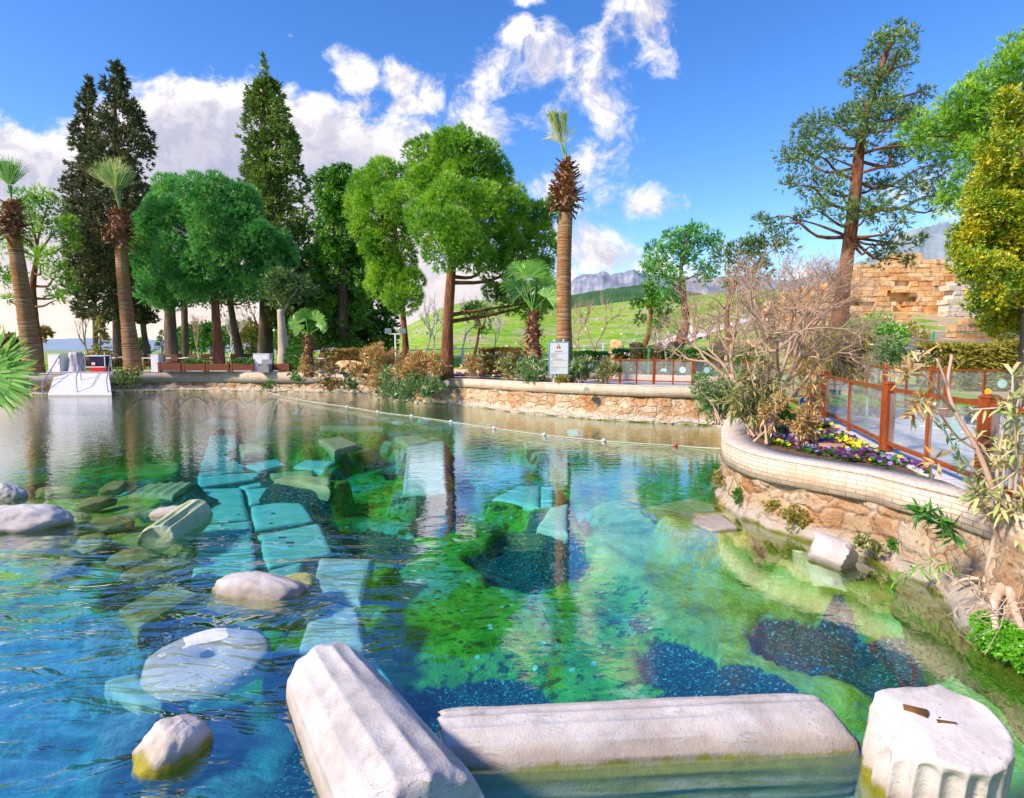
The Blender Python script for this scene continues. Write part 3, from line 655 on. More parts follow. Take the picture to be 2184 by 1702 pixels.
def fluted(name, p0, p1, r0, r1, n, depth, mat, label, seed=0, wear=.5, cap=.12, rough=.03, endn=.06, phase=0.0, grp=None, catg='column fragment', nl=90, na=180, cuts=(), fexp=.65):
    p0 = np.array(p0, float); p1 = np.array(p1, float); L = np.linalg.norm(p1-p0); T = (p1-p0)/L
    ref = np.array([0, 0, 1.0]) if abs(T[2]) < .8 else np.array([0, 1.0, 0])
    A_ = norm(np.cross(T, ref)); B_ = np.cross(A_, T)
    s = np.linspace(0, 1, nl); th = np.linspace(0, 2*math.pi, na, endpoint=False)+phase
    S_, TH = np.meshgrid(s, th, indexing='ij')
    r = r0+(r1-r0)*S_
    endr = np.clip(np.minimum(S_, 1-S_)*L/cap, 0, 1); endr = np.sqrt(1-(1-endr)**2)
    base = p0+T*(S_[..., None]*L)+(A_*np.cos(TH)[..., None]+B_*np.sin(TH)[..., None])*r[..., None]
    wn = fbm(base*1.3+seed, 3); wm = np.clip((wn-.5+(.5-wear))*5+.5, .12, 1)
    fl = 1-depth*wm*np.clip(np.minimum(S_, 1-S_)*L/.07-.15, 0, 1)*(np.abs(np.sin(n*TH/2))**fexp)
    big = (fbm(base*2.0+seed+5, 4)-.5)*rough*3+(fbm(base*8+seed, 3)-.5)*rough
    rr_ = r*fl*(1+big/1.0)*(.91+.09*endr)
    shift = (fbm(np.stack([np.cos(TH)*1.6, np.sin(TH)*1.6, S_*0+seed], -1), 3)-.5)*endn*4
    es = np.where(S_ < .5, np.clip(1-S_*4, 0, 1), np.clip(1-(1-S_)*4, 0, 1))
    P = p0+T*(S_[..., None]*L+(shift*es)[..., None])+(A_*np.cos(TH)[..., None]+B_*np.sin(TH)[..., None])*rr_[..., None]
    V = P.reshape(-1, 3); F = []
    i = np.arange(nl-1)[:, None]*na+np.arange(na)[None]; j = np.arange(nl-1)[:, None]*na+(np.arange(na)[None]+1) % na
    F = [np.stack([i, i+na, j+na, j], -1).reshape(-1, 4)]
    Vs = [V]; off = len(V)
    for endi, row in ((0, P[0]), (1, P[-1])):
        c0 = row.mean(0); prev = np.arange(na)+(0 if endi == 0 else (nl-1)*na)
        for k, f in enumerate((.97, .90, .8, .6, .4, .2, .02)):
            mr_ = np.linalg.norm(row-c0, axis=1); g_ = (row-c0); hT = g_@T; g_ = g_-hT[:, None]*T; mr_ = np.linalg.norm(g_, axis=1); g_ = g_/mr_[:, None]; wf_ = {.97: .8, .90: .4, .8: .1}.get(f, 0.0); rs = mr_*wf_+mr_.mean()*(1-wf_)
            ring = c0+g_*(rs*f)[:, None]+T*(hT*wf_)[:, None]; ring = ring+T*((fbm(ring*4+seed, 4)-.5)*.05*(1.2-f)+(.012 if endi else -.012)*(1-f))[:, None]
            Vs.append(ring); cur = np.arange(na)+off; off += na; nx = np.roll(np.arange(na), -1)
            q = np.stack([prev, prev[nx], cur[nx], cur], -1) if endi == 0 else np.stack([prev, cur, cur[nx], prev[nx]], -1)
            F.append(q); prev = cur
    VV = np.concatenate(Vs)
    for (cp, cn) in cuts:
        cn = norm(np.array(cn, float)); dd = (VV-np.array(cp))@cn+(fbm(VV*4+seed, 4)-.5)*.07; VV = VV-cn*np.clip(dd, 0, None)[:, None]*.92
    ob = mesh_obj(name, VV, np.concatenate(F), mat, smooth=True)
    return tag(ob, label, catg, grp)
def rock(name, c, rad, mat, label, seed=0, rz=0.0, rough=.35, box=2.6, catg='rock', grp=None, tilt=0.0, n=70):
    th = np.linspace(0, 2*math.pi, n, endpoint=False); ph = np.linspace(-math.pi/2, math.pi/2, n//2)
    PH, TH = np.meshgrid(ph, th, indexing='ij')
    d = np.stack([np.cos(PH)*np.cos(TH), np.cos(PH)*np.sin(TH), np.sin(PH)], -1)
    k = (np.abs(d)**box).sum(-1)**(-1/box)
    ns = fbm(d*1.4+seed*7.1, 4)-.5; n3 = fbm(d*5+seed, 3)-.5
    cut = 1.0
    rngr = np.random.default_rng(seed+11); f = np.full(TH.shape, 9.0)
    for _ in range(9):
        v_ = norm(rngr.normal(size=3)); dd = d@v_; f = np.minimum(f, np.where(dd > .15, rngr.uniform(.82, 1.02)/np.maximum(dd, .15), 9))
    R = np.minimum(k, f)*(1+ns*rough*1.2+n3*.13+(fbm(d*13+seed, 3)-.5)*.05)
    P = d*R[..., None]*np.array(rad)
    if tilt: c_, s_ = math.cos(tilt), math.sin(tilt); P = P @ np.array([[c_, 0, s_], [0, 1, 0], [-s_, 0, c_]])
    c_, s_ = math.cos(rz), math.sin(rz); P = P @ np.array([[c_, s_, 0], [-s_, c_, 0], [0, 0, 1]])
    P = P+np.array(c, float); m_ = n//2
    i = np.arange(m_-1)[:, None]*n+np.arange(n)[None]; j = np.arange(m_-1)[:, None]*n+(np.arange(n)[None]+1) % n
    o = mesh_obj(name, P.reshape(-1, 3), np.stack([i, j, j+n, i+n], -1).reshape(-1, 4), mat, smooth=True)
    return tag(o, label, catg, grp)

# foreground marble
q0 = W(694, 1450, .02); q1 = W(905, 1800, .02)
fluted('fluted_column', q0, q1, .28, .35, 15, .055, MARBLE, 'thick fluted marble column fragment jutting out of the frame bottom, left of the long one', 3, wear=.30, cap=.16, rough=.03, phase=.1, fexp=1.0)
fluted('fluted_column', (-.40, 3.19, -.150), (1.97, 3.35, -.150), .298, .298, 20, .07, MARBLE, 'long straight fluted marble column lying half sunk across the foreground', 9, wear=.32, cap=.22, rough=.018, phase=.2, fexp=.8)
dc = np.array(W(2003, 1535, .42)); tl = np.array((-.04, -.16, 1.0)); tl /= np.linalg.norm(tl)
drum = fluted('column_drum', dc-tl*.95, dc, .325, .312, 19, .15, MARBLE_DRY, 'upright fluted marble column drum with two sockets in its top, bottom right', 21, wear=.40, cap=.06, rough=.05, endn=.02, phase=.35, nl=90, na=240, cuts=[(dc+np.array((-.17, -.05, .0)), (-.80, -.10, .55)), (dc+np.array((.05, .25, .02)), (-.1, .8, .6))])
SOCK = simple('socket_shade', [(.04, .018, .006), (.22, .11, .03)], 9)  # dark brown solids stand in for the shade inside the sockets
mb = MB(); a1 = np.array(W(1950, 1518, .425)); mb.tube([a1+np.array((-.045, .02, .0)), a1+np.array((.045, -.03, -.004))], [.028, .034], 8); mb.build('socket', SOCK, drum, True)
mb = MB(); a1 = np.array(W(2018, 1542, .425)); mb.beam(a1+np.array((-.04, .008, -.004)), a1+np.array((.045, -.012, -.008)), .016, .03); mb.build('socket', SOCK, drum)

def wr(x, y, z=0): return np.array(W(x, y, z))
rock('boulder', wr(28, 1128)+np.array((0, .15, .02)), (.55, .34, .24), MARBLE, 'white boulder cut by the left picture edge, the larger of two', 1, .1)
rock('boulder', wr(-4, 1066)+np.array((0, .1, .02)), (.28, .2, .20), MARBLE, 'small white boulder at the left edge behind the larger one', 2)
rock('boulder', wr(540, 1268)+np.array((0, .12, -.06)), (.50, .27, .20), MARBLE, 'flat white boulder with yellow rim at the near end of the slab rows', 4, -.1, rough=.3)
rock('sunken_rock', wr(615, 1262, -.1), (.30, .28, .14), ROCK_MOSS, 'mossy yellow rock touching the flat white boulder on its right', 5, .4)
rock('sunken_rock', wr(590, 1300, -.22), (.52, .26, .14), ROCK_MOSS, 'green submerged rock just in front of the flat white boulder', 6, .1)
rock('boulder', wr(348, 1625)+np.array((0, .1, .0)), (.19, .18, .17), MARBLE_DRY, 'small pointed white stone with yellow moss foot at bottom left', 8, .7, tilt=-.3, rough=.3)
rock('boulder', wr(368, 1100)+np.array((0, .1, .0)), (.34, .17, .10), MARBLE, 'thin white stone resting on the mossy ribbed column piece', 9, .1, rough=.2)
fluted('column_stump', wr(1742, 1170, .11), wr(1812, 1196, .08), .20, .19, 3, .10, MARBLE, 'short rounded marble stump leaning on the mossy block under the right wall', 31, wear=.3, cap=.10, rough=.06, nl=50, na=90)
slab('stone_slab', [(1692, 1168), (1790, 1180), (1866, 1212), (1775, 1236)], -.03, .28, SLAB_MOSS, 'bright green mossy block under the short marble stump', dz=(.06, -.02, -.05, -.04))
slab('stone_slab', [(1372, 1083), (1545, 1096), (1574, 1122), (1520, 1130)], .02, .12, MARBLE, 'narrow white tilted slab poking out of the water below the right wall', dz=(-.07, .0, .03, .0), edge=.03)
slab('stone_slab', [(1385, 1078), (1480, 1060), (1555, 1085), (1470, 1098)], -.10, .2, ROCK_MOSS, 'green submerged slab behind the narrow white tilted slab')
# round millstone-like disc with a hole
pr = [(.055, -.06), (.055, .0), (.068, .012), (.22, .022), (.38, .012), (.425, -.015), (.44, -.09)]
na = 120; th = np.linspace(0, 2*math.pi, na, endpoint=False); dc = wr(447, 1396, -.03)
V = np.array([[(dc[0]+r*math.cos(t)*1.02, dc[1]+r*math.sin(t)*.95, dc[2]+z-.05*math.cos(t+.6)*r) for t in th] for r, z in pr])
V += ((fbm(V*4, 4)-.5)*.05)[..., None]*np.array([1, 1, .6]); i = np.arange(len(pr)-1)[:, None]*na+np.arange(na)[None]; j = np.arange(len(pr)-1)[:, None]*na+(np.arange(na)[None]+1) % na
o = mesh_obj('stone_disc', V.reshape(-1, 3), np.stack([i, j, j+na, i+na], -1).reshape(-1, 4), MARBLE_WET, smooth=True); tag(o, 'round white marble disc with a hole, just under the surface at left', 'stone disc')
MB().lathe([(.06, -.02), (.06, 0)], (dc[0], dc[1], dc[2]-.06), 24).build('hole', DARKHOLE, o)  # dark plug fills the hole in place of its shade

# rows of paving slabs under water
gA, gB = 'left row of sunken paving slabs', 'right row of sunken paving slabs'
SL = [
 (c6((800, 590), (1020, 572), (1047, 790), (778, 832)), gA, 'longest blue slab, nearest in the left row of sunken slabs', ((.15, .06, .05, .02), (.5, .08, .05, .02))),
 (c6((800, 442), (985, 438), (1012, 560), (800, 580)), gA, 'second nearest blue slab in the left row of sunken slabs', ((.1, .9, .05, .03), (.82, .9, .05, .03))),
 (c6((806, 393), (1070, 373), (1040, 404), (802, 438)), gA, 'wide blue slab ending the left row where the rows join', ((.4, .5, .05, .02),)),
 (c6((816, 338), (990, 330), (996, 368), (808, 390)), gA, 'green-tinted slab, fourth from the near end of the left row', ()),
 (c6((830, 312), (1062, 302), (1070, 318), (820, 333)), gA, 'narrow pale slab laid across beyond the green-tinted one', ()),
 (c6((838, 284), (968, 278), (974, 300), (830, 309)), gA, 'small slab with one socket, sixth from the near end of the left row', ((.5, .5, .06, .03),)),
 (c6((846, 256), (965, 250), (968, 274), (840, 282)), gA, 'seventh slab from the near end of the left row', ()),
 (c6((850, 226), (960, 222), (964, 246), (846, 252)), gA, 'eighth slab from the near end of the left row', ()),
 (c6((1050, 628), (1298, 582), (1360, 698), (1088, 765)), gB, 'pale slab with three sockets, nearest in the right row', ((.35, .3, .1, .05), (.45, .5, .1, .05), (.45, .6, .08, .02))),
 (c6((1020, 512), (1222, 486), (1284, 574), (1040, 608)), gB, 'second slab in the right row with one square socket', ((.4, .5, .06, .06), (.3, .9, .04, .05))),
 (c6((996, 444), (1164, 430), (1192, 478), (1015, 504)), gB, 'third slab in the right row with a long slot', ((.45, .5, .14, .02), (.3, .9, .05, .03))),
 (c6((968, 432), (1080, 412), (1090, 424), (1000, 442)), gB, 'narrow pale strip of stone where the two slab rows meet', ()),
 (c6((1092, 772), (1240, 735), (1220, 800), (1110, 830)), gB, 'half hidden teal slab behind the flat white boulder', ()),
 (c6((880, 92), (955, 88), (962, 108), (885, 112)), gA, 'tiny far slab near the buoy rope, leftmost of its pair', ()),
 (c6((972, 88), (1040, 84), (1042, 108), (975, 112)), gA, 'tiny far slab near the buoy rope, rightmost of its pair', ()),
 (c6((885, 120), (965, 118), (968, 140), (882, 142)), gA, 'second far slab in front of the leftmost far one', ()),
 (c6((890, 166), (962, 164), (964, 196), (884, 198)), gA, 'far slab lying alone between the near rows and the far slabs', ()),
]
for quad, g, lab, hl in SL:
    slab('paving_slab', quad, -.36, .12, SLAB_TEAL, lab, g, holes=hl, nz=.014)
OT = [
 ('stone_slab', c6((1195, 350), (1240, 324), (1370, 330), (1318, 365)), -.34, .15, SLAB_TEAL, 'blue lozenge slab lying in the middle of the pool', 0),
 ('stone_slab', c6((1298, 240), (1392, 231), (1462, 260), (1362, 287)), -.04, .32, SLAB_MOSS, 'olive block with flat top nearly at the surface, farthest of the olive ones', 0),
 ('stone_slab', c6((1118, 400), (1216, 382), (1342, 400), (1340, 438)), -.05, .22, SLAB_MOSS, 'large olive hexagonal slab beside the right row of paving slabs', 0),
 ('stone_slab', c6((1098, 378), (1278, 364), (1276, 384), (1104, 394)), -.22, .2, SLAB_MOSS, 'dark olive slab directly behind the hexagonal one', 0),
 ('stone_slab', c6((973, 262), (1030, 257), (1098, 286), (985, 297)), -.12, .3, SLAB_MOSS, 'small olive block with rounded end beside the left row', 0),
 ('stone_slab', c6((998, 345), (1130, 318), (1166, 345), (1060, 368)), -.34, .15, SLAB_TEAL, 'green stone between the rows and the blue lozenge slab', 0),
 ('stone_slab', c6((400, 455), (540, 440), (520, 492), (425, 492)), -.34, .15, SLAB_TEAL, 'leftmost blue slab glowing under the rippled left water', 0),
 ('stone_slab', c6((488, 522), (590, 476), (756, 470), (735, 505)), -.35, .2, SLAB_TEAL, 'blue slab lying behind the ribbed column pieces', 0),
 ('ribbed_block', c6((538, 455), (610, 415), (792, 408), (700, 462)), -.10, .22, SLAB_MOSS, 'mossy ribbed block, farthest of the ribbed pieces at left', 4),
 ('ribbed_block', c6((456, 548), (540, 528), (720, 498), (715, 522)), -.08, .22, SLAB_MOSS, 'long thin ribbed piece behind the white topped one', 3),
 ('stone_slab', c7((600, 255), (752, 250), (760, 450), (580, 452)), -.20, .2, MARBLE_WET, 'tall pale sunken pillar block in the middle of the pool', 0),
 ('stone_slab', c7((955, 475), (1050, 432), (1140, 428), (1140, 520)), -.32, .15, SLAB_TEAL, 'blue sunken block right of the pool middle', 0),
 ('ribbed_block', c7((1142, 432), (1194, 430), (1194, 528), (1140, 522)), -.32, .15, SLAB_TEAL, 'narrow ribbed blue piece joined to the blue block', 8),
 ('stone_slab', c7((1180, 520), (1254, 500), (1256, 625), (1128, 595)), -.25, .2, MARBLE_WET, 'pale triangular slab above the big dark pit', 0),
 ('stone_slab', c7((545, 232), (640, 222), (700, 250), (600, 265)), -.15, .25, SLAB_MOSS, 'pale olive flat stone halfway to the far wall', 0),
 ('stone_slab', c7((1072, 252), (1140, 244), (1156, 272), (1080, 282)), -.12, .22, SLAB_MOSS, 'brownish flat stone near the buoy rope', 0),
 ('stone_slab', c7((245, 186), (480, 186), (500, 196), (250, 196)), -.15, .25, SLAB_MOSS, 'very long narrow stone beam parallel to the far wall', 0),
 ('stone_slab', c7((238, 722), (450, 724), (410, 905), (215, 850)), -.26, .15, MARBLE_WET, 'big pale submerged block right of the flat white boulder', 0),
 ('stone_slab', c7((212, 880), (392, 925), (430, 1075), (150, 1110)), -.26, .15, MARBLE_WET, 'big pale submerged block touching the thick column head', 0),
 ('stone_slab', c7((350, 1098), (440, 1092), (548, 1240), (520, 1270)), -.5, .4, SLAB_TEAL, 'blue wedge slab along the right side of the thick column', 0),
 ('ribbed_block', c6((480, 925), (700, 815), (812, 850), (560, 1000)), -.12, .25, ROCK_MOSS, 'brown ribbed piece under ripples, nearest of the ribbed pieces', 5),
 ('stone_slab', c6((425, 1215), (560, 1180), (680, 1310), (560, 1330)), -.30, .2, MARBLE_WET, 'small pale slab below left of the round disc', 0),
 ('stone_slab', c6((165, 575), (440, 525), (460, 585), (200, 640)), -.30, .25, ROCK_MOSS, 'broad brown shelf stone right of the large left boulder', 0),
 ('stone_slab', c6((170, 655), (330, 630), (350, 690), (180, 700)), -.25, .25, ROCK_MOSS, 'yellowish shelf stone in front of the broad brown one', 0),
 ('stone_slab', c6((0, 645), (70, 640), (130, 690), (0, 720)), -.25, .25, ROCK_MOSS, 'pale green stone under the large left boulder', 0),
 ('stone_slab', c8((280, 1180), (620, 1160), (900, 1330), (400, 1420)), -.36, .1, SLAB_MOSS, 'flat yellowish ledge stone behind the right end of the long column', 0),
]
for nm, quad, z, thk, mat_, lab, rb in OT:
    slab(nm, quad, z, thk, mat_, lab, ribs=rb)
fluted('column_fragment', wr(335, 1160, -.10), wr(418, 1098, -.06), .24, .24, 14, .16, SLAB_MOSS, 'mossy fluted column piece carrying the thin white stone', 41, wear=.25, cap=.08, nl=60, na=140)
fluted('column_fragment', wr(1010, 1725, -.42), wr(1830, 1690, -.42), .28, .28, 16, .13, SLAB_MOSS, 'sunken fluted column in front of the long foreground column', 43, wear=.2, cap=.1, nl=60, na=140)
rngf = np.random.default_rng(5); LSTART = []
LL = ['small green bed stone left of the blue lozenge slab', 'blue bed stone behind the blue lozenge slab', 'mossy bed stone behind the olive hexagonal slab', 'blue bed stone left of the tall pale pillar block', 'long mossy bed stone beyond the farthest olive block', 'bluish bed stone behind the tall pale pillar block', 'wide mossy bed stone right of the tall pale pillar block',
      'bluish bed stone near the rope below the tallest palm', 'mossy bed stone near the red float', 'bluish bed stone beside the far paving slabs', 'broad mossy bed stone near the ramp', 'bluish bed stone just inside the rope at left', 'mossy bed stone in the blue reflection at centre right', 'bluish bed stone left of the narrow ribbed blue piece']
for k, (x, y, z, r, lab) in enumerate([(120, 1050, -.12, .34, 'olive shallow rock beyond the large left boulder'), (200, 1075, -.10, .30, 'brown shallow rock right of the large left boulder'), (250, 1040, -.14, .34, 'flat olive rock left of the ribbed pieces'), (160, 1110, -.12, .26, 'yellowish shallow rock below the large left boulder'), (235, 1120, -.12, .30, 'mossy rock left of the fluted piece with the white stone'),
        (90, 1170, -.12, .30, 'green shallow rock near the left edge under the large boulder'), (200, 1160, -.14, .28, 'rough brown rock in the middle of the left shallows'), (290, 1190, -.16, .30, 'dark mossy rock in front of the fluted piece with the white stone'), (340, 1220, -.18, .34, 'pale mossy rock between the fluted piece and the flat white boulder'), (130, 1220, -.2, .3, 'submerged rock where the ripples begin at left'), (380, 1180, -.2, .2, 'small rock beside the longest blue slab')]):
    rock('sunken_rock', wr(x, y, z), (r, r*.62, .10), ROCK_MOSS, lab, 150+k, k*.9)
for k, (x, y, z, r) in enumerate([(620, 1010, -.8, .22), (700, 930, -.8, .3), (560, 965, -.6, .35), (850, 905, -.7, .4), (720, 885, -.5, .5), (905, 900, -.5, .3), (1040, 905, -.4, .6), (1230, 925, -.5, .5), (1330, 950, -.6, .5), (470, 900, -.5, .6), (360, 880, -.4, .8), (640, 880, -.5, .5), (1300, 1080, -.8, .35), (1180, 1000, -.8, .35)]):
    o = rock('sunken_rock', wr(x, y, z), (r, r*.6, .14), SLAB_TEAL if k % 2 else ROCK_MOSS, None, 50+k, k*.7, catg='rock', grp='loose stones on the pool bed'); LSTART.append(o.name)
for o in COL.objects:
    if o.get('group') == 'loose stones on the pool bed':
        i_ = int(o.name.split('.')[1]) if '.' in o.name else 0
        o['label'] = LL[LSTART.index(o.name)] if o.name in LSTART else 'loose weathered stone lying on the pool bed'

# the bed rises under every slab, so each lies on it
for quad, z, th_ in BED:
    Q = np.array([W(x, y, z) for x, y in quad]); c0 = Q.mean(0); L1 = (np.linalg.norm(Q[0]-Q[1])+np.linalg.norm(Q[3]-Q[2]))/2; L2 = (np.linalg.norm(Q[0]-Q[3])+np.linalg.norm(Q[1]-Q[2]))/2
    e1 = (Q[1]-Q[0]+Q[2]-Q[3]); an = math.atan2(e1[1], e1[0]); c_, s_ = math.cos(an), math.sin(an)
    dx, dy = X-c0[0], Y-c0[1]; m_ = .03+.10*vnoise(np.stack([X*2, Y*2, X*0], -1))
    u_ = np.abs(dx*c_+dy*s_)-L1/2; v_ = np.abs(-dx*s_+dy*c_)-L2/2; dd_ = np.maximum(np.hypot(np.maximum(u_, 0), np.maximum(v_, 0)), 0)
    e = np.clip(1-(dd_-m_)/.16, 0, 1); e = e*e*(3-2*e); e *= (Z < z-th_*.6)
    if abs(z+.36) < .001:
        GRV = np.maximum(GRV, .8*np.clip(1-(dd_-.35)/.25, 0, 1)); LED = LED*(1-np.clip(1-(dd_-.35)/.25, 0, 1))
    Z = Z*(1-e)+(z-max(th_*.45, .05)+(fbm(np.stack([X*3, Y*3, X*0+3], -1), 3)-.5)*.06)*e
i = np.arange(len(ys)-1)[:, None]*len(xs)+np.arange(len(xs)-1)[None]
struct(mesh_obj('pool_floor', np.stack([X, Y, Z], -1).reshape(-1, 3), np.stack([i, i+1, i+len(xs)+1, i+len(xs)], -1).reshape(-1, 4), FLOOR, smooth=True, recenter=False))
me = bpy.data.objects['pool_floor'].data
for nm_, arr in (('ledge', LED), ('gravel', GRV), ('sky_reflection', SKYREF)):
    at_ = me.attributes.new(nm_, 'FLOAT', 'POINT'); at_.data.foreach_set('value', arr.ravel().astype(np.float32))

# ================================================================= buoy rope and wall chains
ROPE = simple('pale_rope', [(.5, .46, .36), (.7, .66, .56)], 20, .9)
FLOATW = simple('white_float', [(.65, .65, .66), (.8, .8, .8)], 5, .5); FLOATR = simple('red_float', [(.5, .06, .04), (.6, .1, .06)], 5, .5)
rp = [(553, 830, .25), (595, 843, .02), (634, 852, .01), (740, 868, .01), (806, 879, .01), (878, 888, .01), (962, 900, .01), (1054, 914, .01), (1161, 928, .01), (1288, 941, .01), (1441, 951, .01), (1500, 955, .03), (1548, 957, .10)]
pts = catmull([W(*q) for q in rp], 6); pts[:, 2] = np.maximum(pts[:, 2], .015)
tag(mesh_obj('buoy_rope', *tube_vf(pts, .013, 6), ROPE, smooth=True), 'white rope strung across the pool between the floats', 'rope')
fl0 = None
for k, (x, y, z) in enumerate(rp[1:11]):
    mb = MB(); mb.lathe([(.004, -.055), (.036, -.042), (.055, 0), (.036, .042), (.004, .055)], (0, 0, 0), 14)
    last = k == 9; q = W(x, y, z)
    o = mb.build('rope_float', FLOATR if last else FLOATW, None, True, recenter=False); o.location = (q[0], q[1], .03); o.rotation_euler = (math.pi/2, 0, 1.2)
    tag(o, 'red float on the pool rope, nearest the flower bed' if last else ['ninth', 'eighth', 'seventh', 'sixth', 'fifth', 'fourth', 'third', 'second', 'first'][k]+' white float on the rope counted from the red one', 'float', 'floats on the pool rope')
def swag(S, i0, i1, n, label):
    R = resamp(S[i0:i1], .05); N = out_normals(R); L = arclen(R); sp = L[-1]/n
    z = .16-.10*np.abs(np.sin(L/sp*math.pi)); P = R.copy(); P[:, :2] -= N[:, :2]*(.03+.03*np.abs(np.sin(L/sp*math.pi)))[:, None]; P[:, 2] = z
    tag(mesh_obj('wall_chain', *tube_vf(P[::3], .011, 5), ROPE, smooth=True), label, 'chain')
swag(SA, 18, len(SA), 9, 'sagging pale chain along the foot of the far left wall')
swag(SB, 4, len(SB)-2, 13, 'sagging pale chain along the foot of the orange wall')

# ================================================================= boardwalk, paving, beds
def poly_sheet(name, pts, mat, kind='structure', step=.25, z=None):
    P = np.array(pts, float); x0, y0 = P[:, 0].min(), P[:, 1].min(); x1, y1 = P[:, 0].max(), P[:, 1].max()
    import bmesh
    bm = bmesh.new(); vs = [bm.verts.new(p_) for p_ in P]; f = bm.faces.new(vs); bmesh.ops.triangulate(bm, faces=[f])
    V = [tuple(v_.co) for v_ in bm.verts]; bm.verts.index_update(); F = [tuple(v_.index for v_ in f_.verts) for f_ in bm.faces]; bm.free()
    V = np.array(V); n = len(V); V2 = V.copy(); V2[:, 2] -= .12; k = len(P)
    F = F+[(i, (i+1) % k, n+(i+1) % k, n+i) for i in range(k)]
    o = mesh_obj(name, np.concatenate([V, V2]), [tuple(f_) for f_ in F], mat); o['kind'] = kind; return o
def deck_mat():
    m, t, out = newmat('deck_boards')
    P = t.node('ShaderNodeNewGeometry').outputs['Position']
    vec = t.node('ShaderNodeMapping', {'Vector': P, 'Rotation': (0, 0, math.radians(-4))}).outputs[0]
    b = t.node('ShaderNodeTexBrick', {'Vector': vec, 'Color1': (.62, .61, .66, 1), 'Color2': (.72, .71, .76, 1), 'Mortar': (.06, .05, .06, 1), 'Scale': 1.0,
        'Mortar Size': .004, 'Mortar Smooth': .1, 'Brick Width': 2.4, 'Row Height': .13})
    c = t.mix(t.mr(t.noise(t.vm('MULTIPLY', vec, (1, 14, 1)), 3, 5), .4, .75), b.outputs['Color'], (.42, .40, .44))
    principled(t, out, c, .7, .3, t.m('MULTIPLY', b.outputs['Fac'], -1.0), .5, .01); return m
DECK = deck_mat()
dk = [W(x, y, .945) for x, y in [(1628, 838), (1757, 897), (1889, 972), (2097, 1056), (2300, 1146)]]+[(4.75, 3.0, .945), (9, 2.2, .945), (14, 11, .945)]+[W(x, y, .945) for x, y in [(2300, 892), (2016, 886), (1983, 880), (1885, 862), (1816, 838), (1700, 822)]]
poly_sheet('boardwalk', dk, DECK)
bd = [W(x, y, .905) for x, y in [(1556, 905), (1575, 935), (1640, 962), (1760, 985), (1885, 1006), (1960, 1018)]]+[W(x, y, .905) for x, y in [(1955, 1008), (1889, 970), (1757, 898), (1660, 860), (1600, 860), (1560, 880)]]
poly_sheet('soil', bd, SOIL)
# promenade strip and lawn behind the far parapets
SAB = np.concatenate([SA[14:], SB[6:]])
SAB = np.array([SAB[int(i)] for i in np.linspace(0, len(SAB)-1, 26)])
def strip(S, o0, o1, dz, mat, name, n=2):
    N = out_normals(S)
    for _ in range(6): N[1:-1] = norm((N[:-2]+N[1:-1]+N[2:])/3)
    V = []
    for k in range(n): f = o0+(o1-o0)*k/(n-1); Q = S+N*f; Q[:, 2] = hill(Q[:, 0], Q[:, 1])+dz; V.append(Q)
    V = np.stack(V, 1); m = n; i = np.arange(len(S)-1)[:, None]*m+np.arange(m-1)[None]
    return struct(mesh_obj(name, V.reshape(-1, 3), np.stack([i, i+m, i+m+1, i+1], -1).reshape(-1, 4), mat, recenter=False))
SBs = resamp(SB, 1.2)
strip(SBs, 1.9, 4.2, .012, PAVE, 'pavement', 4)
strip(SBs, .5, 1.9, .016, SOIL, 'soil', 3)
strip(SBs, 4.55, 10.5, .03, LAWN, 'lawn', 6)
strip(resamp(SA[10:], 1.5), .4, 4.0, .012, PAVE, 'pavement', 4)
# low kerb wall behind the promenade
R2 = SBs; N = out_normals(R2)
o = sweep(R2+np.array((0, 0, 0)), [(4.25, 1.0), (4.25, 1.36), (4.55, 1.36), (4.55, 1.0)], 'kerb_wall', brick_mat('pinkish_bricks', [(.62, .46, .38), (.55, .38, .30), (.62, .42, .34)], (.35, .24, .18), .24, .09), smooth=False)
tag(o, 'low pinkish brick wall edging the lawn behind the promenade', 'wall')

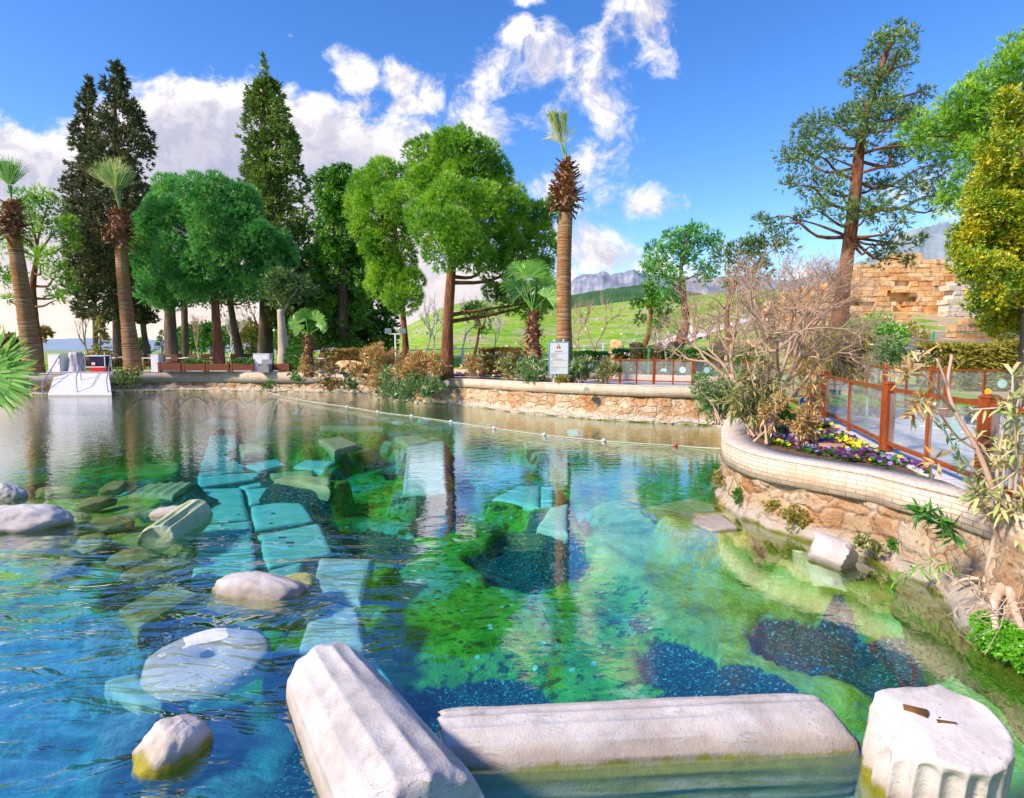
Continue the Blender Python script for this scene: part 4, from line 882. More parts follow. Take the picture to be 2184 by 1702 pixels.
# ================================================================= glass fences
def glass_fence(bases, h, label, zb=None, mid=True, stick=(), lowgap=.10, extra_mid=None, pw=.085):
    b0 = bases[0]
    t0 = thing('glass_fence', tuple(b0), label, 'fence', 'wood framed glass fences')
    for b in bases:
        mb = MB(); mb.box((b[0], b[1], b[2]+(h+.05)/2), (pw, pw, h+.05)); mb.box((b[0], b[1], b[2]+h+.065), (pw*1.15, pw*1.15, .03), taper=.6)
        mb.build('post', REDWOOD, t0)
    for i in range(len(bases)-1):
        a, b = np.array(bases[i], float), np.array(bases[i+1], float); d = norm(b-a); a2_, b2_ = a+d*pw*.5, b-d*pw*.5
        up = np.array([0, 0, 1.0]); mb = MB()
        mb.beam(a2_+up*(h-.02), b2_+up*(h-.02), .06, .045); mb.build('top_rail', REDWOOD, t0)
        mb = MB(); mb.beam(a2_+up*(lowgap+.02), b2_+up*(lowgap+.02), .055, .045); mb.build('bottom_rail', REDWOOD, t0)
        m_ = (a+b)/2; mb = MB(); mb.beam(m_+up*.0, m_+up*(h-.045), .045, .045); mb.build('stile', REDWOOD, t0)
        for k, (s0, s1) in enumerate(((a2_, m_-d*.025), (m_+d*.025, b2_))):
            mb = MB(); mb.beam((s0+s1)/2+up*(lowgap+.045), (s0+s1)/2+up*(h-.045), np.linalg.norm(s1-s0)-.004, .008)
            # beam width is horizontal across the view axis; rebuild as an explicit pane
            nrm_ = np.array([-d[1], d[0], 0])*.004
            z0_, z1_ = up*(lowgap+.045), up*(h-.045)
            V = [s0+z0_-nrm_, s1+z0_-nrm_, s1+z1_-nrm_, s0+z1_-nrm_, s0+z0_+nrm_, s1+z0_+nrm_, s1+z1_+nrm_, s0+z1_+nrm_]
            pn = mesh_obj('glass_pane', V, [(0, 1, 2, 3), (7, 6, 5, 4), (0, 4, 5, 1), (1, 5, 6, 2), (2, 6, 7, 3), (3, 7, 4, 0)], GLASS, t0)
            if (i, k) in stick:
                kind = stick[(i, k)]; c = (s0+s1)/2+up*(lowgap+(h-lowgap)*.55); dd = norm(s1-s0); n_ = np.array([-dd[1], dd[0], 0])
                if n_[1] > 0: n_ = -n_
                c = c+n_*.0075
                sh = []
                def disc(cu, cv, ru, rv, n=20): return [(cu+ru*math.cos(t_), cv+rv*math.sin(t_)) for t_ in np.linspace(0, 2*math.pi, n, endpoint=False)]
                if kind == 'oval': sh = [disc(0, .05, .09, .15), [(-.012, -.1), (.012, -.1), (.008, -.30), (-.008, -.30)]]
                if kind == 'jar': sh = [[(-.05, -.14), (.05, -.14), (.05, .10), (.03, .14), (-.03, .14), (-.05, .10)]]
                if kind == 'disc': sh = [disc(0, 0, .11, .11)]
                if kind == 'drop': sh = [disc(0, 0, .10, .16)]
                if kind == 'ring': sh = [disc(0, 0, .07, .10)]
                if kind == 'splash': sh = [[(-.12, -.05), (-.05, -.07), (0, -.03), (.06, -.07), (.13, -.05), (.07, 0), (.1, .03), (.02, .02), (0, .05), (-.03, .02), (-.1, .04), (-.06, -.01)]]
                if kind == 'shell': sh = [disc(0, 0, .14, .06), disc(0, .03, .07, .06)]
                V2, F2 = [], []
                for s_ in sh:
                    o_ = len(V2); V2 += [c+dd*u_+up*v_ for u_, v_ in s_]; F2.append(tuple(range(o_, o_+len(s_))))
                mesh_obj('frosted_sticker', V2, F2, STICKER, pn)
    return t0
def FB(*q, z=.95): return [W(x, y, z) for x, y in q]
glass_fence(FB((1640, 841), (1757, 890), (1889, 962), (2097, 1050), (2300, 1150)), .86, 'nearest glass fence between the pansy bed and the boardwalk', stick={(1, 0): 'oval', (1, 1): 'jar', (2, 1): 'drop'}, pw=.12)
glass_fence(FB((1816, 841), (1885, 863), (1983, 880), (2016, 889)), .95, 'glass fence on the far side of the boardwalk', stick={(0, 1): 'ring', (1, 0): 'jar', (2, 0): 'ring'})
glass_fence(FB((2017, 862), (2175, 864), (2400, 868)), .88, 'farthest right glass fence below the dry hedge', stick={(0, 1): 'disc'})
glass_fence([W(1249, 812, 1.1), W(1322, 817, 1.1), W(1394, 820, 1.1), W(1477, 822, 1.1), W(1590, 824, 1.05), W(1618, 834, 1.0)], .89, 'glass fence behind the curved parapet with splash and disc stickers', stick={(0, 0): 'splash', (2, 0): 'splash', (2, 1): 'disc', (0, 1): 'shell', (3, 0): 'disc'})
mb = MB(); mb.tube([W(1749, 877, 1.05), W(2072, 925, 1.25)], .013, 8); o = mb.build('pole_net', simple('pale_tube', [(.5, .56, .68), (.62, .68, .78)], 4, .4), None, True); tag(o, 'pale blue pole lying along the nearest glass fence', 'pole')
a1 = np.array(W(1749, 877, 1.05)); a2b = np.array(W(2072, 925, 1.25)); e1 = a1+(a2b-a1)*.72; mb = MB(); mb.tube([e1, e1+(a2b-a1)*.035], .024, 8); mb.build('grip', simple('turquoise_plastic', [(.02, .42, .40), (.03, .5, .46)], 4, .4), o)
# ================================================================= vegetation
L_PINE = leafmat('pine_needles', [(0.05, 0.16, 0.01), (0.17, 0.42, 0.02), (0.38, 0.66, 0.04), (0.66, 0.78, 0.1)], .45, .8, rnd=.35)
L_PINEB = leafmat('blue_pine_needles', [(0.02, 0.13, 0.03), (0.09, 0.36, 0.07), (0.2, 0.56, 0.12), (0.5, 0.74, 0.18)], .45, .8, rnd=.35)
L_PINED = leafmat('dark_pine_needles', [(0.025, 0.08, 0.03), (0.09, 0.2, 0.06), (0.2, 0.34, 0.07), (0.42, 0.36, 0.08)], .4, .8)
L_CYP = leafmat('cypress_leaves', [(0.02, 0.06, 0.012), (0.1, 0.2, 0.03), (0.24, 0.36, 0.05), (0.4, 0.42, 0.1)], .3, .5)
L_CYPD = leafmat('dark_cypress_leaves', [(0.02, 0.03, 0.012), (0.06, 0.09, 0.03), (0.14, 0.15, 0.06), (0.3, 0.16, 0.1)], .25, .5)
L_CED = leafmat('cedar_leaves', [(0.02, 0.05, 0.008), (0.06, 0.18, 0.02), (0.16, 0.42, 0.03), (0.32, 0.62, 0.05)], .35, .5)
L_GOLD = leafmat('golden_cypress_leaves', [(0.03, 0.16, 0.005), (0.2, 0.4, 0.01), (0.66, 0.58, 0.015), (0.85, 0.6, 0.02)], .4, 1.6)
L_GREEN = leafmat('shrub_leaves', [(.02, .10, .01), (.07, .28, .02), (.16, .42, .03)], .4, 2)
L_BRIGHT = leafmat('fresh_leaves', [(.06, .32, .01), (.16, .52, .02), (.34, .66, .04)], .45, 2)
L_OLEA = leafmat('oleander_leaves', [(.05, .15, .03), (.20, .28, .06), (.50, .42, .16), (.66, .50, .26)], .35, 2.5)
L_OLEG = leafmat('green_oleander_leaves', [(.04, .16, .04), (.10, .28, .08), (.28, .40, .14), (.55, .45, .20)], .35, 2.5)
L_DRY = leafmat('dry_oleander_leaves', [(.28, .26, .08), (.56, .36, .10), (.70, .46, .20), (.60, .28, .08)], .35, 2.5)
L_BROWN = leafmat('brown_hedge_leaves', [(.05, .12, .02), (.20, .18, .03), (.45, .24, .05), (.50, .34, .10)], .3, 2.5)
L_WEEP = leafmat('weeping_leaves', [(.10, .12, .015), (.28, .26, .03), (.45, .36, .06), (.30, .36, .04)], .35, 1.5)
L_PALM = leafmat('palm_leaves', [(.06, .26, .02), (.18, .46, .04), (.40, .56, .10)], .4, 2)
L_PALMP = leafmat('pale_palm_leaves', [(.16, .36, .05), (.42, .52, .12), (.72, .62, .30)], .4, 1.2)
BARK = simple('pine_bark', [(.10, .035, .02), (.26, .10, .05), (.34, .17, .10)], 3, .95, 1, .06, stretch=(1, 1, .25), fine=14)
BARKG = simple('grey_bark', [(.09, .06, .045), (.20, .14, .10), (.30, .22, .16)], 3, .95, 1, .05, stretch=(1, 1, .2), fine=12)
BARKP = simple('pale_bark', [(.36, .26, .20), (.50, .40, .32), (.60, .50, .42)], 3, .95, .8, .04, stretch=(1, 1, .2))
TWIG = simple('twig_bark', [(.32, .20, .13), (.46, .31, .22), (.56, .43, .32)], 4, .9, .3)
TWIGW = simple('white_twig_bark', [(.46, .42, .38), (.62, .58, .54)], 4, .9, .3)
SKIRT = simple('palm_skirt', [(.14, .05, .025), (.34, .16, .09), (.52, .34, .24)], 7, .95, .6)
def palm_bark():
    m, t, out = newmat('palm_bark')
    o = t.node('ShaderNodeTexCoord').outputs['Object']
    q = t.vm('MULTIPLY', o, (1.0, 1.0, 16)); n = t.noise(q, 1.3, 5, .6)
    c = t.ramp(t.mr(n, .32, .68, smooth=False), [(.13, .07, .035), (.36, .20, .10), (.52, .36, .22)])
    c = t.mix(t.mr(t.noise(o, 1.1, 4), .45, .7), c, (.36, .15, .05))
    principled(t, out, c, .95, .1, n, 1.0, .08); return m
PALMBARK = palm_bark()

def puffs3(P, d, rng, dj=.5):
    out = []
    for q in P:
        x, y, r = q[:3]; dd = d+(q[3] if len(q) > 3 else rng.normal()*dj)
        out.append((np.array(D(x, y, dd)), r*1.18*dd/FPX))
    return out
def puff_foliage(puffs, rng, dens=55, k=6, L=.22, w=.05, spread=.38, up=.35, sub=8, leaf=False, down=.35, sr=.55, droop=0.0, tight=False):
    Ps, Ds = [], []
    for c, r in puffs:
        dirs = norm(rng.normal(size=(sub, 3))+np.array([0, 0, .35]))
        if tight: subs = [(c, r*.74)]+[(c+dv*r*.46, r*.48*rng.uniform(.85, 1.15)) for dv in dirs]
        else: subs = [(c, r*.60)]+[(c+dv*r*.66, r*sr*rng.uniform(.75, 1.2)) for dv in dirs]
        subs = [(c, r*.80)]+[(c+dv*r*.50, r*.52*rng.uniform(.85, 1.15)) for dv in dirs] if tight else [(c, r*.60)]+[(c+dv*r*.66, r*sr*rng.uniform(.75, 1.2)) for dv in dirs]
        for c2, r2 in subs:
            n = max(5, int(dens*r2*r2*4)); dv = norm(rng.normal(size=(n, 3)))
            keep = (dv[:, 2] > -.35) | (rng.random(n) < down); dv = dv[keep]; n = len(dv)
            rr2 = r2*((.80+.20*rng.random(n)**.5) if tight else (.62+.42*rng.random(n)**.6)*(.8+.4*vnoise(dv*2.2+r2*31)))
            Ps.append(c2+dv*rr2[:, None]); Ds.append(norm(dv+np.array([0, 0, up])))
    P = np.concatenate(Ps); Dn = np.concatenate(Ds)
    return needles(rng, P, Dn, k, L, w, spread, leaf, droop)
def limbs(mb, trunk, puffs, rng, r0=.10, frac=(.28, .97), every=1, r1=.02):
    n = len(trunk)
    for c, r in puffs[::every]:
        hz = c[2]-.2*np.hypot(*(c[:2]-trunk[-1][:2]))-.3
        i = int(np.clip(np.searchsorted(trunk[:, 2], hz), n*frac[0], n*frac[1]-1)); a = trunk[i]
        L_ = np.linalg.norm(c-a)
        m1 = a+(c-a)*.4+np.array([0, 0, -.06*L_])+rng.normal(size=3)*.05*L_; m2 = a+(c-a)*.75+rng.normal(size=3)*.06*L_
        mb.tube(catmull([a, m1, m2, c], 3), [r0*min(1, L_/3+.3), r0*.6*min(1, L_/3+.3), r1], 5, cap=False)
def tree(name, trunk_px, d, tr_r, puffs, label, mat, bark=BARK, seed=0, group=None, dj=.6, lim=True, every=1, catg='tree', r0=.10, **kw):
    rng = np.random.default_rng(seed)
    T = catmull([D(q[0], q[1], d+(q[2] if len(q) > 2 else 0)) for q in trunk_px], 8)
    base = T[0].copy(); g = gz(base[0], base[1]); T[0][2] = min(g, base[2])-.05; base[2] = T[0][2]
    t = thing(name, tuple(base), label, catg, group)
    P = puffs3(puffs, d, rng, dj) if puffs and not isinstance(puffs[0][0], np.ndarray) else puffs
    mb = MB(); fl = [tr_r[0]*1.35]+list(tr_r); mb.tube(T, fl, 12, rough=.10, seed=seed)
    if lim and P: limbs(mb, T, P, rng, r0, every=every)
    mb.build('trunk', bark, t, True)
    if P:
        V, F = puff_foliage(P, rng, **kw); mesh_obj('crown', V, F, mat, t)
    return t
GT = 'trees round the pool garden'
PF = dict(dens=125, k=9, L=.20, w=.032, sub=6, spread=.36, tight=True, down=.55)
pF = [(960, 330, 45), (905, 335, 35), (1020, 335, 38), (985, 300, 26), (1060, 365, 30), (940, 385, 48), (1000, 378, 45), (1050, 410, 38), (900, 400, 35), (960, 440, 52, -1.2),
      (1025, 450, 50, -.8), (1090, 435, 35), (915, 470, 45, -1.0), (950, 505, 62, -1.8), (1000, 535, 45, -1.4), (1060, 500, 45, .5), (1100, 490, 36, .8), (1140, 465, 34, 1), (1150, 520, 38, 1),
      (1105, 555, 42, .6), (1055, 570, 34, .5), (1172, 445, 24, 1), (1150, 570, 24, 1.2), (1085, 640, 28, 1), (1130, 645, 34, 1.2), (1055, 625, 20, .8), (1165, 640, 22, 1.4)]
tree('pine_tree', [(953, 800), (955, 700), (962, 590), (970, 500), (985, 400)], 25, [.23, .20, .17, .09], pF, 'big rounded pine with straight red trunk, just left of the small palm', L_PINE, seed=1, group=GT, every=2, **PF)
pG = [(780, 400, 34), (830, 380, 38), (800, 440, 44), (850, 430, 40), (765, 440, 28), (845, 495, 44), (805, 520, 34), (850, 555, 40), (828, 600, 44), (862, 640, 34), (815, 570, 34), (880, 600, 26), (885, 380, 30), (770, 480, 26)]
tree('pine_tree', [(868, 790), (862, 700), (850, 560), (840, 450)], 28.5, [.16, .13, .10, .06], pG, 'leaning lobed pine behind and left of the big rounded pine', L_PINE, seed=2, group=GT, **PF)
pB = [(370, 420, 38), (420, 412, 38), (470, 422, 45), (520, 430, 34), (350, 460, 44), (400, 470, 50), (460, 480, 55, -1), (520, 480, 45, -.8), (548, 510, 34), (320, 500, 38), (300, 530, 32), (330, 560, 42),
      (380, 550, 48, -.8), (440, 560, 48, -.6), (500, 550, 48, -.8), (560, 540, 38), (600, 530, 32), (580, 590, 38), (530, 610, 36), (400, 605, 36), (450, 615, 30), (340, 610, 34), (312, 470, 20), (612, 560, 22), (480, 600, 36), (375, 396, 16), (460, 392, 16), (360, 640, 24)]
tree('pine_tree', [(467, 778), (462, 700), (458, 620), (455, 520)], 35.5, [.27, .24, .2, .1], pB, 'broad dense bluish green pine with spotted red trunk behind the planters', L_PINEB, seed=3, group=GT, every=2, dens=80, k=8, L=.25, w=.045, sub=6, spread=.36, tight=True, down=.55)
tree('pine_tree', [(366, 778), (364, 720), (362, 650)], 37, [.38, .36, .3], [(350, 625, 34), (395, 635, 28), (370, 590, 34), (330, 640, 22)], 'thick trunked pine, second trunk right of the left palms', L_PINEB, BARKG, seed=4, group=GT, dens=34, k=6, L=.3, w=.07)
tree('pine_tree', [(395, 768), (394, 700), (393, 640)], 42, [.24, .22, .2], [(400, 600, 34), (420, 640, 24)], 'slim dark trunked pine directly right of the thick trunked one', L_PINED, BARKG, seed=5, group=GT, dens=30, L=.3, w=.07)
tree('pine_tree', [(514, 772), (500, 700), (490, 640)], 40, [.26, .22, .2], [(500, 610, 34), (530, 640, 24), (470, 640, 20)], 'left leaning pine trunk between two planter boxes', L_PINED, BARKG, seed=6, group=GT, dens=30, L=.3, w=.07)
tree('pine_tree', [(606, 780), (603, 720), (598, 660)], 34, [.30, .24, .2], [(610, 630, 30), (640, 610, 30), (590, 600, 26)], 'pale flaring trunk right of the grey box by the last planter', L_PINED, BARKP, seed=7, group=GT, dens=30, L=.3, w=.07)
tree('pine_tree', [(80, 748), (74, 680), (70, 610), (80, 540)], 40, [.26, .22, .18, .12], [(60, 440, 26), (105, 430, 22), (85, 480, 28), (35, 470, 24), (100, 560, 26), (135, 590, 24), (15, 520, 26), (8, 590, 22), (60, 520, 20), (150, 520, 22), (150, 620, 14), (40, 600, 16), (118, 630, 14), (130, 480, 22), (125, 640, 10), (20, 640, 10)],
     'airy forked pine behind the leftmost palm', L_PINE, seed=8, group=GT, dens=24, k=5, L=.32, w=.06)
RP = [(1905, 75, 22), (1880, 92, 20), (1935, 95, 24), (1862, 122, 20), (1925, 140, 24), (1893, 170, 24), (1845, 165, 20), (1812, 162, 16), (1860, 200, 22), (1900, 212, 18), (1870, 245, 30), (1830, 250, 28), (1790, 270, 30), (1740, 272, 25), (1702, 292, 22),
      (1912, 250, 32), (1950, 250, 30), (1972, 205, 16), (1992, 290, 26), (1680, 340, 24), (1722, 330, 28), (1770, 330, 26), (1960, 320, 32), (1908, 345, 26), (2002, 352, 30), (1682, 398, 16), (1732, 400, 26), (1780, 405, 24), (1880, 400, 26),
      (1942, 412, 30), (2002, 420, 26), (1862, 450, 30), (1812, 455, 26), (1742, 450, 22), (1920, 470, 22), (1700, 468, 18), (1650, 482, 18), (1622, 470, 14), (2032, 430, 18), (1902, 520, 24), (1932, 555, 12), (1880, 545, 20), (1960, 515, 12), (1850, 300, 26)]
tree('pine_tree', [(1788, 705), (1800, 600), (1820, 450), (1832, 330), (1848, 240), (1885, 130), (1905, 80)], 28, [.31, .28, .23, .17, .11, .05], RP, 'tall open leaning pine in front of the orange ruin', L_PINED, seed=9, group=GT, dj=1.2, dens=30, k=7, L=.26, w=.045, r0=.09, down=.6)
pR = [(2160, 130, 38), (2118, 170, 38), (2072, 205, 36), (2100, 232, 44), (2042, 232, 28), (1972, 292, 34), (2010, 268, 34), (2050, 292, 38), (2100, 300, 44), (2140, 250, 48), (2180, 200, 58), (2195, 110, 38), (2062, 342, 36), (2112, 362, 38), (2036, 402, 22), (2090, 410, 20), (2010, 440, 18), (2056, 452, 18), (2150, 330, 40)]
tree('pine_tree', [(2330, 760), (2330, 600), (2310, 400), (2260, 260)], 19, [.3, .26, .2, .1], pR, 'bright pine branches reaching in from the right edge above the golden cypress', L_PINE, seed=10, group=GT, dj=.6, dens=70, k=8, L=.20, w=.028, r0=.07, down=.55)
tree('pine_tree', [(1444, 745), (1462, 690), (1456, 620), (1452, 560)], 45, [.36, .3, .26, .1], [(1440, 520, 26), (1480, 508, 26), (1400, 555, 28), (1420, 600, 26), (1460, 560, 34), (1520, 520, 20), (1500, 585, 24), (1385, 580, 18), (1432, 640, 20), (1470, 490, 12)],
     'leaning reddish trunked pine left of the bare bush', L_PINEB, seed=11, group=GT, dens=22, L=.34, w=.08)
tree('pine_tree', [(1372, 742), (1386, 700), (1387, 620)], 52, [.22, .18, .1], [(1387, 622, 18), (1362, 648, 12), (1388, 650, 20), (1415, 676, 14), (1368, 682, 12), (1398, 700, 12), (1400, 640, 14), (1412, 690, 10)], 'small dark pine standing alone on the hillside lawn', L_CED, seed=12, group=GT, dens=18, L=.4, w=.1)
tree('pine_tree', [(1010, 765), (1018, 730), (1024, 690)], 40, [.10, .09, .06], [(1012, 668, 20), (1035, 678, 18), (998, 668, 12), (1030, 704, 14)], 'little pine seen between the big pine trunk and the small palm', L_CED, seed=13, group=GT, dens=24, L=.3, w=.07)
tree('olive_tree', [(1560, 750), (1550, 680), (1560, 600)], 40, [.2, .15, .1], [(1550, 560, 28), (1590, 540, 28), (1630, 520, 26), (1670, 520, 20), (1600, 580, 30), (1560, 610, 22)], 'dark green tree half hidden behind the bare bush', L_PINED, seed=14, group=GT, dens=22, L=.32, w=.07)

def conifer(name, env, d, trunk_px, tr_r, label, mat, n=2600, seed=0, bark=BARKG, k=9, L=.36, w=.10, thr=.42, freq=.9, up=.5, group=GT, droop=0.0):
    rng = np.random.default_rng(seed)
    ys = np.array([e[0] for e in env], float); xl = np.array([e[1] for e in env], float); xr = np.array([e[2] for e in env], float)
    Y = rng.uniform(ys[0], ys[-1], n*5); hw = (np.interp(Y, ys, xr)-np.interp(Y, ys, xl))/2; keep = rng.random(len(Y)) < hw/hw.max()+.06
    Y = Y[keep]; hw = hw[keep]; cx = (np.interp(Y, ys, xl)+np.interp(Y, ys, xr))/2
    rad = rng.random(len(Y))**.55; ang_ = rng.random(len(Y))*2*math.pi
    jag = .62+.66*vnoise(np.stack([np.cos(ang_)*2.6, np.sin(ang_)*2.6, Y/13+seed], -1))
    rad = rad*jag
    X = cx+rad*hw*np.cos(ang_); dep = d+rad*hw*d/FPX*np.sin(ang_)
    P = np.array([D(x, y, q) for x, y, q in zip(X, Y, dep)])
    f = fbm(P*freq+seed, 3)+(.12-.25*rad)*.35
    P = P[f > thr]; cxs = cx[f > thr]; P = P[:n]
    ax = np.array([D(c, 400, d)[0] for c in cxs[:n]]); out = np.stack([P[:, 0]-ax, P[:, 1]-d, np.zeros(len(P))], -1); out = norm(out)
    V, F = needles(rng, P, norm(out+np.array([0, 0, up])), k, L, w, .5, True, droop)
    T = catmull([D(q[0], q[1], d) for q in trunk_px], 8); base = T[0].copy(); T[0][2] = min(gz(base[0], base[1]), base[2])-.05
    t = thing(name, tuple(T[0]), label, 'tree', group)
    mb = MB(); mb.tube(T, [tr_r[0]*1.3]+list(tr_r), 10, rough=.10, seed=seed)
    for q in range(34):
        y = rng.uniform(env[1][0], env[-1][0]); c = np.interp(y, ys, (xl+xr)/2); h_ = (np.interp(y, ys, xr)-np.interp(y, ys, xl))/2*rng.uniform(.4, .85); a_ = rng.uniform(0, 2*math.pi)
        p_ = np.array(D(c, y, d)); e_ = p_+np.array([math.cos(a_)*h_*d/FPX, math.sin(a_)*h_*d/FPX, .25*h_*d/FPX*up]); mb.tube([p_-np.array([0, 0, .2]), e_], [.05, .015], 4, cap=False)
    mb.build('trunk', bark, t, True); mesh_obj('crown', V, F, mat, t); return t
conifer('cypress_tree', [(92, 240, 246), (150, 226, 262), (200, 214, 288), (250, 205, 305), (300, 190, 335), (350, 168, 318), (400, 150, 330), (450, 140, 335), (500, 140, 330), (560, 150, 330), (620, 170, 325), (655, 175, 320), (685, 200, 300)], 44, [(252, 770), (248, 600), (245, 300), (243, 150)], [.28, .24, .18, .04],
        'tall dark ragged cypress behind the second palm, taller spire of the left pair', L_CYPD, 5200, 1, thr=.475, freq=1.0)
conifer('cypress_tree', [(162, 182, 190), (220, 165, 206), (300, 148, 215), (350, 138, 220), (400, 120, 230), (450, 114, 235), (500, 120, 240), (560, 128, 240), (620, 140, 230), (650, 150, 225), (680, 165, 205)], 46, [(205, 768), (200, 600), (190, 300), (186, 210)], [.16, .14, .12, .03],
        'shorter leaning spire of the dark cypress pair at left', L_CYPD, 2800, 2, thr=.475, freq=1.0)
conifer('cypress_tree', [(480, 280, 330), (540, 250, 345), (600, 250, 360), (650, 270, 350), (690, 290, 330)], 45, [(316, 765), (306, 700), (298, 600), (296, 500)], [.22, .2, .16, .05], 'dark low crowned tree with bent trunk right of the second palm', L_CYPD, 1500, 3)
conifer('cypress_tree', [(118, 556, 563), (160, 545, 578), (200, 522, 600), (250, 514, 618), (300, 510, 634), (350, 512, 642), (400, 513, 655), (450, 514, 664), (500, 522, 676), (560, 535, 682), (620, 555, 682), (665, 560, 680), (700, 575, 670)], 42, [(567, 770), (566, 600), (562, 300), (560, 170)], [.42, .36, .2, .04],
        'tall green pointed cypress rising between the round pines', L_CYP, 5600, 4, thr=.455, freq=1.1)
conifer('cedar_tree', [(350, 695, 748), (375, 672, 752), (430, 668, 782), (480, 668, 790), (540, 655, 795), (600, 648, 800), (660, 650, 795), (700, 660, 790), (735, 680, 770)], 38, [(735, 775), (730, 600), (722, 450), (718, 385)], [.34, .28, .16, .04],
        'dark cedar with drooping flat topped crown next to the tall pointed cypress', L_CED, 4200, 5, thr=.47, up=.05, droop=.25)
conifer('cedar_tree', [(470, 760, 800), (520, 740, 830), (600, 705, 850), (680, 700, 858), (725, 705, 850), (755, 730, 835)], 41, [(775, 770), (778, 650), (780, 480)], [.26, .22, .05], 'dark green tree filling the gap behind the lobed pine', L_CED, 3000, 6, thr=.42, up=.1, droop=.2)
conifer('cedar_tree', [(560, 640, 690), (610, 610, 715), (660, 600, 720), (710, 620, 700)], 43, [(690, 772), (688, 700), (680, 580)], [.20, .18, .05], 'low dark evergreen behind the pale flaring trunk', L_CYPD, 1800, 7, thr=.40, up=.1)
# golden cypress at the right edge
gp = [(2160, 225, 30), (2150, 275, 38), (2130, 330, 38), (2180, 330, 50), (2112, 382, 34), (2160, 400, 50), (2100, 440, 38), (2150, 470, 50), (2062, 505, 32), (2048, 530, 22), (2100, 520, 44), (2150, 550, 50), (2072, 572, 38), (2120, 600, 48), (2160, 640, 50), (2102, 642, 34), (2142, 680, 34), (2195, 500, 60), (2205, 600, 60), (2205, 400, 60), (2205, 690, 40), (2240, 300, 50), (2260, 480, 60), (2260, 620, 60)]
tree('golden_cypress', [(2200, 840), (2200, 600), (2190, 300)], 13, [.2, .16, .06], gp, 'dense golden green conifer filling the right edge', L_GOLD, BARKG, seed=21, group=None, dj=.35, dens=360, k=6, L=.085, w=.030, leaf=True, spread=.55, sub=12, sr=.42, down=.9, r0=.04)

# ---- palms
def fan(rng, c, dirv, nrm_, n, L, w, spread=1.5, droop=.3, bend=.25):
    "fan leaf: thin folded blades radiating round dirv in the plane of nrm_"
    dirv = norm(np.array(dirv, float)); nrm_ = np.array(nrm_, float); side = norm(np.cross(dirv, nrm_)); nn = norm(np.cross(side, dirv)); V, F = [], []
    for a_ in np.linspace(-spread, spread, n):
        dv = dirv*math.cos(a_)+side*math.sin(a_); ll = L*(.75+.25*math.cos(a_*.7))*rng.uniform(.88, 1.05); sd_ = norm(np.cross(dv, nn))*w/2
        dr = np.array([0, 0, -1.0])*droop*rng.uniform(.4, 1.6)
        p0 = c+dv*.05*L; p1 = c+dv*ll*.55+nn*rng.normal()*.02*L; p2 = c+dv*ll*.85+dr*ll*.12+nn*rng.normal()*.04*L; p3 = c+dv*ll+dr*ll*.36+nn*rng.normal()*.07*L
        o = len(V); V += [p0-sd_*.3, p0+sd_*.3, p1-sd_, p1+sd_, p2-sd_*.7, p2+sd_*.7, p3]
        F += [(o, o+1, o+3, o+2), (o+2, o+3, o+5, o+4), (o+4, o+5, o+6)]
    return V, F
